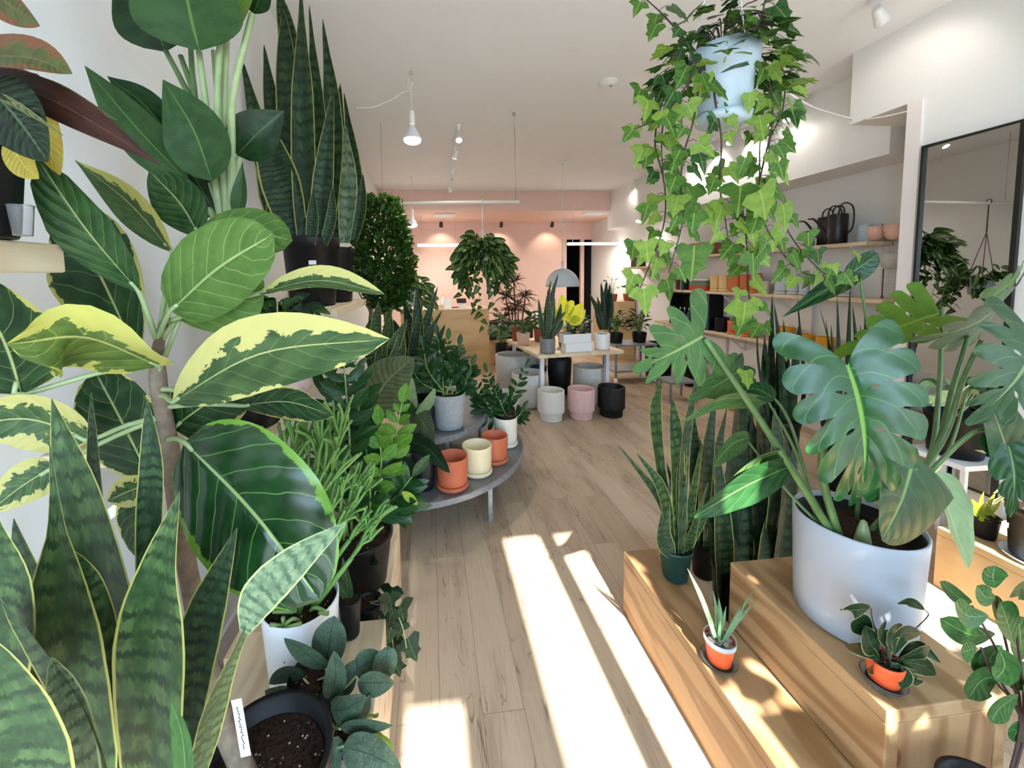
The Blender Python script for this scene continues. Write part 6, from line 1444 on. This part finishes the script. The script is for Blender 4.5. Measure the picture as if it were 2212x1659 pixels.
def can(label, p):
    t = thing('watering_can', label, 'watering can', p, 'black watering cans'); p = Vector(p)
    m_ = lathe(MB(), [(.001,0),(.064,0),(.067,.004),(.067,.246),(.064,.25),(.03,.25),(.028,.245),(.001,.245)], p, 40); obj('can_body', m_, MAT['black_metal'], t)
    f = Vector((0, 1, 0))
    obj('spout', tube(MB(), [p+f*.062+Vector((0,0,.05)), p+f*.13+Vector((0,0,.14)), p+f*.21+Vector((0,0,.235)), p+f*.27+Vector((0,0,.25))], [.013, .007], 10, segs=14), MAT['black_metal'], t)
    obj('carry_handle', tube(MB(), [p+f*.05+Vector((0,0,.248)), p+f*.04+Vector((0,0,.30)), p+Vector((0,0,.325)), p-f*.04+Vector((0,0,.30)), p-f*.05+Vector((0,0,.248))], .006, 8, segs=18), MAT['black_metal'], t)
    obj('side_handle', tube(MB(), [p+Vector((0,0,.248)), p-f*.02+Vector((0,0,.325)), p-f*.07+Vector((0,0,.335)), p-f*.12+Vector((0,0,.28)), p-f*.12+Vector((0,0,.13)), p-f*.064+Vector((0,0,.07))], .006, 8, segs=22), MAT['black_metal'], t)
    return t
can('black watering can nearest the viewer on the top shelf', (3.465, sy(1804, 3.465), Z1+.002))
can('black watering can behind the front one on the top shelf', (3.53, sy(1804, 3.465)+.15, Z1+.002))
p = spot(1744, Z1, 3.44); t = thing('mister', 'small black plant mister left of the watering cans', 'mister', p)
m_ = lathe(MB(), [(.001,0),(.035,0),(.038,.01),(.036,.07),(.014,.095),(.012,.12),(.001,.12)], p, 20); obj('mister_body', m_, MAT['grey_glaze'], t)
m_ = MB(); obox(m_, p+Vector((0,.012,.128)), Vector((1,0,0)), Vector((0,1,0)), Vector((0,0,1)), .008, .03, .009); obj('mister_head', m_, MAT['black_plastic'], t, False)
p = spot(1862, Z1, 3.5); t = thing('glass_cylinder', 'pale frosted cylinder vase right of the watering cans', 'vase', p); pot(t, MAT['frosted_plastic'], p, .045, .045, .14, soil=False, n=28)
# books, red and green box
for i, (h, mt, lab) in enumerate(((.15,'navy','dark spine'), (.13,'moss_paper','mossy spine'), (.16,'black_plastic','black spine'), (.14,'dark_terracotta','brown spine'), (.15,'paper','white spine'))):
    y = sy(1484, 3.45)+.05*i; t = thing('book', 'slim book with a %s left of the red box' % lab, 'book', (3.45, y, Z2+.001), 'books on the middle shelf')
    obj('cover', boxm(3.40, 3.53, y, y+.03, Z2+.001, Z2+.001+h), MAT[mt], t, False, bevel=.002); obj('pages', boxm(3.404, 3.532, y+.003, y+.027, Z2+.002+h, Z2+.0035+h), MAT['paper'], t, False)
y0, y1 = sy(1489, 3.42), sy(1524, 3.42); t = thing('seed_box', 'red box with a green band on the middle shelf', 'box', (3.47, (y0+y1)/2, Z2))
obj('lower_band', boxm(3.42, 3.56, y1, y0, Z2+.001, Z2+.055), MAT['red_paper'], t, False); obj('upper_band', boxm(3.42, 3.56, y1, y0, Z2+.055, Z2+.13), MAT['moss_paper'], t, False); obj('lid', boxm(3.415, 3.565, y1-.005, y0+.005, Z2+.13, Z2+.15), MAT['paper'], t, False)
# dark cabinet of bottles
y0, y1 = sy(1448, 3.40), sy(1534, 3.40); t = thing('bottle_cabinet', 'black cabinet with a blue edge full of dark bottles below the books', 'cabinet', (3.5, (y0+y1)/2, .86))
cb = MB(); zA, zB = Z3+.002, Z2-.034; box(cb, 3.40, 3.60, y1, y1+.02, zA, zB); box(cb, 3.40, 3.60, y0-.02, y0, zA, zB); box(cb, 3.40, 3.60, y1+.02, y0-.02, zA, zA+.015); box(cb, 3.58, 3.60, y1+.02, y0-.02, zA+.015, zB); box(cb, 3.40, 3.58, y1+.02, y0-.02, zB-.015, zB)
obj('cabinet_body', cb, MAT['black_plastic'], t, False); obj('edge_strip', boxm(3.392, 3.4, y1, y1+.035, zA, zB), MAT['blue_bucket'], t, False)

for i in range(9):
    y = y1+.09+.095*i
    if y > y0-.06: break
    p = Vector((3.47, y, zA+.017)); b = thing('bottle', 'dark bottle with silver cap in the black cabinet', 'bottle', p, 'bottles in the black cabinet')
    obj('bottle_body', lathe(MB(), [(.001,0),(.03,0),(.032,.01),(.032,.14),(.012,.18),(.012,.2),(.001,.2)], p, 18), MAT['navy'], b); obj('cap', lathe(MB(), [(.014,.2),(.014,.23),(.001,.23)], p, 12), MAT['steel'], b)
# wall grid with half pots
ga, gb = 2.30, 2.80; g = MB(); gx = XR-.03
for k in range(11): y = ga+(gb-ga)*k/10; tube(g, [(gx, y, .95), (gx, y, 1.85)], .0018, 5)
for k in range(19): z = .95+.05*k; tube(g, [(gx, ga, z), (gx, gb, z)], .0018, 5)
for y in (ga+.05, gb-.05):
    for z in (1.0, 1.8): tube(g, [(gx, y, z), (XR+.0004, y, z)], .004, 6)
t = thing('wire_grid', 'white wire grid panel on the wall at the end of the shelves', 'wire grid', (gx, (ga+gb)/2, .95)); obj('wires', g, MAT['white_enamel'], t)
def wallpot(label, px, py, r, h, mat):
    p = atx(px, py, gx-.005-r); p = Vector((gx-.006-r, p.y, p.z)); t = thing('wall_pot', label, 'pot', p, 'wall pots on the grid')
    m_ = lathe(MB(), [(.001,-h/2),(r*.35,-h/2),(r*.62,-h*.44),(r*.84,-h*.22),(r*.95,h*.1),(r,h*.5),(r-.005,h*.5),(r*.9,h*.1),(r*.78,-h*.2),(r*.3,-h*.44),(.001,-h*.44)], p, 36); obj('pot', m_, MAT[mat], t)
    tube(m_ := MB(), [p+Vector((r,0,h*.4)), p+Vector((r+.004,0,h*.5+.02)), p+Vector((r+.012,0,h*.4))], .003, 6); obj('hook', m_, MAT['cord_brown'], t); return t
wallpot('pink wall pot on the grid, left of the upper pair', 1890, 505, .058, .115, 'blush_glaze')
wallpot('pink wall pot on the grid, right of the upper pair', 1931, 501, .058, .115, 'blush_glaze')
wallpot('cream wall pot hanging lower on the wire grid', 1926, 565, .065, .12, 'light_concrete')
c_ = Vector((gx-.02, atx(1905, 640, gx-.02).y, at(1905, 640, 2.5).z)); t = thing('plant_hanger', 'knotted brown cord hanger looped on the wire grid', 'plant hanger', c_)
m_ = tube(MB(), [c_+Vector((0,0,.2)), c_], .004, 6)
for d in (-.03, 0, .03): tube(m_, [c_, c_+Vector((0,d,-.14))], .0028, 5)
obj('cord', m_, MAT['cord_brown'], t)
# ------------------------------------------------------------------ back right: cart, plants, rack
bx0, bx1 = at(1318, 700, 6.6).x-.1, XR-.03; zt = at(1370, 651, 6.6).z
t = thing('plywood_box', 'plywood display block at the rear right under the reddish pots', 'display block', ((bx0+bx1)/2, 6.8, 0)); obj('block_body', boxm(bx0, bx1, 6.6, 7.1, 0, zt), MAT['plywood'], t, False, bevel=.003)
for i, px in enumerate((1335, 1372)):
    p = Vector((at(px, 640, 6.75).x-.12, 6.75, zt+.002)); leafy('potted_plant', 'twiggy houseplant in reddish-brown pot, %s on the plywood block' % ('left' if i == 0 else 'right'), p, .10, .13, 'dark_terracotta', 16, .4, .10, .07, 'dark_leaf', 90+i, group='plants on the plywood block')
cx = at(1365, 720, 5.3).x-.05; t = thing('trolley', 'grey metal trolley on white castors carrying ferns at the rear right', 'trolley', (cx, 5.3, 0))
cw = .30
obj('tray', boxm(cx-cw, cx+cw, 5.08, 5.5, .52, .545), MAT['grey_metal'], t, False); obj('lower_tray', boxm(cx-cw, cx+cw, 5.08, 5.5, .16, .18), MAT['grey_metal'], t, False)
for sx in (-1, 1):
    for s_y in (5.095, 5.485):
        obj('leg', boxm(cx+sx*(cw-.015)-.013, cx+sx*(cw-.015)+.013, s_y-.013, s_y+.013, .085, .52), MAT['grey_metal'], t, False)
        x = cx+sx*(cw-.015); obj('castor', lathe(MB(), [(.001,-.014),(.038,-.014),(.042,-.008),(.042,.008),(.038,.014),(.001,.014)], (x, s_y, .042), 20, axis=(1,0,0)), MAT['white_plastic'], t)
for i, dx in enumerate((-.20, .15)):
    leafy('fern', 'dark bushy fern in black pot, %s on the trolley' % ('left' if i == 0 else 'right'), (cx+dx, 5.28, .547), .10, .14, 'black_plastic', 80, .36, .10, .12, 'dark_leaf', 95+i, asp=.22, shape='lance', group='ferns on the trolley')
t = thing('nursery_pot', 'very large black tub on the floor right of the trolley', 'pot', (cx+.52, 5.4, 0)); pot(t, MAT['black_plastic'], (cx+.52, 5.4, .001), .17, .19, .5, rimh=.04, rimr=.005)
rx = at(1470, 800, 4.35).x; t = thing('metal_rack', 'low grey metal rack on the floor left of the black pot', 'rack', (rx, 4.35, 0))
obj('rack_top', boxm(rx-.22, rx+.12, 4.2, 4.5, .23, .25), MAT['grey_metal'], t, False)
for x in (rx-.21, rx+.11):
    for y in (4.21, 4.49): obj('leg', boxm(x-.01, x+.01, y-.01, y+.01, 0, .23), MAT['grey_metal'], t, False)
p = fl(1526, 826); leafy('potted_plant', 'leafy plant in black floor pot below the split leaf', (p.x-.30, p.y-.12, .001), .11, .28, 'black_plastic', 24, .24, .12, .12, 'mid_leaf', 99)
p = at(1400, 575, 6.3); t = thing('wall_shelf', 'small plank shelf on the wall at the rear right', 'shelf', (XR, 5.9, p.z)); obj('shelf_board', boxm(3.30, XR-.001, 5.5, 6.5, 1.60, 1.63), MAT['shelf_pine'], t, False)
t = thing('picture_frame', 'white framed print leaning on the rear right small shelf', 'picture', (3.5, 5.75, 1.632)); obj('frame', boxm(3.50, 3.52, 5.62, 5.92, 1.632, 1.98), MAT['white_plastic'], t, False); obj('print', boxm(3.496, 3.5, 5.65, 5.89, 1.66, 1.95), MAT['navy'], t, False)
t = thing('black_box', 'small black box on the rear right small shelf', 'box', (3.45, 6.25, 1.632)); obj('box_body', boxm(3.38, 3.5, 6.12, 6.38, 1.632, 1.80), MAT['black_plastic'], t, False, bevel=.004)
# ------------------------------------------------------------------ hanging ivy in the foreground
YI = 1.05
ic = at(1560, 262, YI); itop = at(1560, 112, YI); rI = 66*YI/FPX
t = thing('hanging_ivy', 'large trailing ivy in pale translucent pot hanging from the ceiling at right', 'plant', ic)
h = itop.z-ic.z
m_ = lathe(MB(), [(.001,.0),(rI*.74,0),(rI*.78,.006),(rI*.92,h*.72),(rI*1.02,h*.76),(rI*1.06,h),(rI*1.02,h),(rI*.98,h*.78),(rI*.88,h*.70),(rI*.73,.01),(.001,.008)], ic, 44); obj('pot', m_, MAT['frosted_plastic'], t)
m_ = lathe(MB(), [(.001,-.012),(rI*.5,-.012),(rI*.82,-.004),(rI*.88,.014),(rI*.86,.014),(rI*.79,-.001),(.001,-.008)], ic, 40); obj('saucer', m_, MAT['frosted_plastic'], t)
lathe(m_ := MB(), [(.001,h-.012),(rI*.97,h-.018)], ic, 30); obj('soil', m_, MAT['soil'], t)
kn = Vector((ic.x, ic.y, itop.z+.36))
for a in (.6, 2.7, 4.7): obj('hanger_wire', tube(MB(), [itop+Vector((rI*math.cos(a), rI*math.sin(a), -.004)), kn], .0022, 6), MAT['cord_white'], t)
obj('hanger_wire', tube(MB(), [kn, (kn.x, kn.y, ZC-.005)], .002, 6), MAT['cord_white'], t)
VN = [[(1500,125),(1440,200),(1415,300),(1432,380),(1438,440),(1430,500),(1400,580),(1382,625)], [(1505,130),(1450,190),(1430,290),(1433,390)], [(1510,140),(1500,250),(1478,330),(1470,400),(1476,470),(1445,590)], [(1545,125),(1543,200),(1558,300),(1555,400),(1566,470),(1574,520)],
      [(1620,115),(1660,170),(1667,270),(1640,400),(1650,480),(1715,575),(1770,595),(1815,575)], [(1625,110),(1690,150),(1690,240),(1662,310),(1672,420),(1715,520),(1790,595),(1860,592)], [(1615,120),(1650,190),(1642,300),(1640,390),(1632,440)], [(1618,560),(1614,610),(1622,660),(1630,720)], [(1495,110),(1440,40),(1398,0)], [(1610,100),(1640,50),(1655,-10)], [(1500,130),(1480,190),(1430,250),(1370,280)], [(1600,420),(1610,500),(1616,560)], [(1632,440),(1612,520),(1618,560)], [(1640,120),(1700,110),(1740,130)]]
BIGL = [(1500,530,1496,592,82),(1610,650,1606,700,88),(1625,545,1632,600,66),(1440,600,1452,650,70),(1390,622,1396,668,64),(1370,590,1358,625,52),(1560,440,1552,480,58),(1640,410,1655,460,92),(1600,400,1596,450,80),(1495,400,1492,450,66),(1500,455,1496,500,62),(1470,430,1480,480,56),(1690,440,1700,490,66),(1670,500,1672,540,46),(1620,480,1632,530,56),(1745,500,1750,545,50),(1765,540,1772,575,44),(1725,570,1722,600,36),(1400,440,1388,490,50),(1395,520,1400,560,52),(1420,555,1412,600,56),(1370,520,1364,580,46),(1385,190,1370,225,50),(1400,215,1395,250,56),(1370,270,1362,300,34),(1640,250,1650,290,56),(1620,200,1620,240,44),(1610,340,1600,370,48),(1550,355,1560,385,50),(1510,330,1522,365,50),(1480,320,1470,350,50),(1440,290,1450,320,50),(1400,330,1390,370,48),(1580,200,1572,240,52),(1560,150,1550,200,50),(1520,160,1510,205,52),(1700,210,1720,250,44),(1710,240,1725,275,46),(1660,330,1680,380,52),(1680,350,1700,400,44),(1640,700,1624,730,40),(1690,745,1700,775,40),(1610,800,1616,830,44),(1850,545,1862,575,30),(1800,570,1812,600,28),(1430,240,1420,270,44),(1460,340,1450,380,44),(1685,520,1700,560,34),(1548,380,1542,400,40),(1700,60,1740,75,40),(1715,110,1745,130,36),(1660,20,1670,60,44),(1600,30,1580,50,40),(1470,60,1450,85,42),(1420,30,1412,60,46),(1440,100,1420,120,44),(1580,250,1595,280,40),(1430,160,1440,190,40)]
rr = random.Random(42); K = 0
mats_ = ['ivy_leaf', 'ivy_light_leaf', 'ivy_leaf', 'ivy_dark_leaf']
FB = {m: MB() for m in ('ivy_leaf', 'ivy_light_leaf', 'ivy_dark_leaf')}
def pick(y): 
    x = rr.random()
    if y < 180: return 'ivy_dark_leaf' if x < .55 else 'ivy_leaf' if x < .85 else 'ivy_light_leaf'
    return 'ivy_light_leaf' if x < .42 else 'ivy_leaf' if x < .93 else 'ivy_dark_leaf'
vine_objs = []
for k, v in enumerate(VN):
    Y0 = YI+rr.uniform(-.09, .06)
    P = [at(x, y, Y0+.02*math.sin(i*1.7+k)) for i, (x, y) in enumerate(v)]; n = 14*len(P)
    if k not in (7, 11, 12): P[0] = itop+(P[0]-itop)*.9
    cc = catmull(P, n)
    vm = tube(MB(), cc, [.0026, .0015], 6)
    L = sum((cc[i+1]-cc[i]).length for i in range(n-1)); m = max(3, int(L/.035)); mbs = {}
    for j in range(m):
        u = (j+.5)/m; i = min(n-2, int(u*(n-1))); p = cc[i]; sd = 1 if j % 2 else -1
        d = Vector((sd*rr.uniform(.4,1), rr.uniform(-.5,.3), rr.uniform(-.5,.35))).normalized(); l = rr.uniform(.018, .04)
        q = p+d*l; s = rr.uniform(.038, .066)*(.75 if u > .88 else 1); yy = 600-(p.z-1.5)*FPX/YI
        tube(vm, [p, p.lerp(q, .6)+Vector((0,0,.006)), q], .0008, 4, segs=5)
        ivyleaf(mbs.setdefault(pick(yy), MB()), q, Vector((d.x*.6, d.y*.3-.1, -1+rr.uniform(-.2,.5))), Vector((rr.gauss(0,.45), -1, rr.uniform(-.1,.7))), s, IVY if rr.random() < .5 else IVY3)
    vo = obj('vine', vm, MAT['vine_brown'], t)
    for mn, g in mbs.items(): obj('leaves', g, MAT[mn], vo)
for (bx, by, tx, ty, s) in BIGL:
    y0 = YI+rr.uniform(-.12, .03); b = at(bx, by, y0); e = at(tx, ty, y0+rr.uniform(-.03,.03))
    obj('leaf', ivyleaf(MB(), b, e-b, Vector((rr.gauss(0,.25), -1, rr.uniform(-.1,.4))), s*y0/FPX, IVY3 if rr.random() < .75 else IVY), MAT[pick(by) if by > 180 else pick(by)], t)
# crown of leaves over the pot
cm = {}
for i in range(150):
    a = rr.uniform(0, 2*PI); q = math.sqrt(rr.random()); p = itop+Vector((math.cos(a)*q*.185, math.sin(a)*q*.15, .05*(1-q)+rr.uniform(-.02,.08)-max(0, q-.6)*.32))
    ivyleaf(cm.setdefault(pick(100), MB()), p, Vector((math.cos(a), math.sin(a), rr.uniform(-.9,.1))), Vector((rr.gauss(0,.3)+math.cos(a)*.3, rr.gauss(0,.3)-.3, 1)), rr.uniform(.038,.062), IVY if i % 2 else IVY3)
for mn, g in cm.items(): obj('leaves', g, MAT[mn], t)
sm = MB()
for i in range(24):
    a = rr.uniform(0, 2*PI); q = rr.uniform(.4, 1); p = itop+Vector((math.cos(a)*q*.17, math.sin(a)*q*.14, rr.uniform(.0,.09))); tube(sm, [itop+Vector((0,0,-.01)), itop.lerp(p, .5)+Vector((0,0,.04)), p], .0016, 5, segs=8)
obj('crown_stems', sm, MAT['vine_brown'], t)
# white cable from the ceiling light to the wall
pts = [at(1700, 215, 1.9), at(1745, 226, 2.1), at(1790, 243, 2.3), at(1830, 255, 2.45)]
q = [atx(1840, 256, XN-.006), atx(1875, 257, XN-.006), atx(1920, 250, XN-.006), atx(1990, 233, XN-.006)]
t = thing('cable', 'white cable swagged across the ceiling duct at the right', 'cable', q[0]); obj('cord', tube(MB(), [at(1690, 205, 2.0)+Vector((0,0,.03))]+pts[1:3]+q, .005, 7, segs=50), MAT['cord_white'], t)
# ------------------------------------------------------------------ unseen trough plants added behind the viewer to dapple sun on the benches
wx0, wx1, wy, wz = .95, 1.62, -.42, 1.98
t = thing('shade_trough', 'unseen white trough of trailing plants added behind the viewer to shade the benches', 'plant', ((wx0+wx1)/2, wy, wz))
tr_ = MB(); box(tr_, wx0, wx1, wy-.06, wy+.06, wz-.01, wz); box(tr_, wx0, wx1, wy-.06, wy-.052, wz, wz+.11); box(tr_, wx0, wx1, wy+.052, wy+.06, wz, wz+.11); box(tr_, wx0, wx0+.008, wy-.052, wy+.052, wz, wz+.11); box(tr_, wx1-.008, wx1, wy-.052, wy+.052, wz, wz+.11)
obj('trough', tr_, MAT['white_enamel'], t, False); obj('soil', boxm(wx0+.01, wx1-.01, wy-.05, wy+.05, wz+.07, wz+.09), MAT['soil'], t, False)
for x in (wx0+.02, wx1-.02): obj('cord', tube(MB(), [(x, wy, wz+.10), (x, wy, ZC-.003)], .003, 6), MAT['cord_white'], t)
rr = random.Random(91); g = MB()
for i in range(120):
    p = Vector((rr.uniform(wx0-.03, wx1), wy+rr.uniform(-.05,.05), wz+.10+rr.uniform(0,.14))); d = Vector((rr.gauss(0,.5), rr.gauss(0,.6), rr.uniform(-.3,.6))).normalized(); l = rr.uniform(.08,.13)
    leaf(g, [p, p+d*l*.5, p+d*l], l*.7, 'heart', n_hint=Vector((rr.gauss(0,.4), -1, .6)), fold=.1, nu=6, nv=4)
obj('foliage', g, MAT['brasil_leaf'], t)
for k in range(34):
    x = wx0-.01+(wx1-wx0+.02)*k/33; L = rr.uniform(.35,.75); y = wy+rr.choice((-.07,.07))
    P = [(x, wy, wz+.09), (x, y, wz+.11), (x+rr.uniform(-.02,.02), y*1.0, wz-.15), (x+rr.uniform(-.03,.03), y, wz-L)]; cc = catmull(P, 20)
    vo = obj('vine', tube(MB(), cc, .0022, 5), MAT['green_stem'], t); g = MB()
    for j in range(int(L/.036)):
        p = cc[min(19, int(20*(j+.7)/(L/.036+1)))]; d = Vector((rr.uniform(-1,1), rr.uniform(-.5,.5), -.6)).normalized(); l = rr.uniform(.095,.14)
        leaf(g, [p, p+d*l*.5, p+d*l], l*.75, 'heart', n_hint=Vector((rr.gauss(0,.4), -1, .4)), fold=.1, nu=6, nv=4)
    obj('foliage', g, MAT['brasil_leaf'], vo)
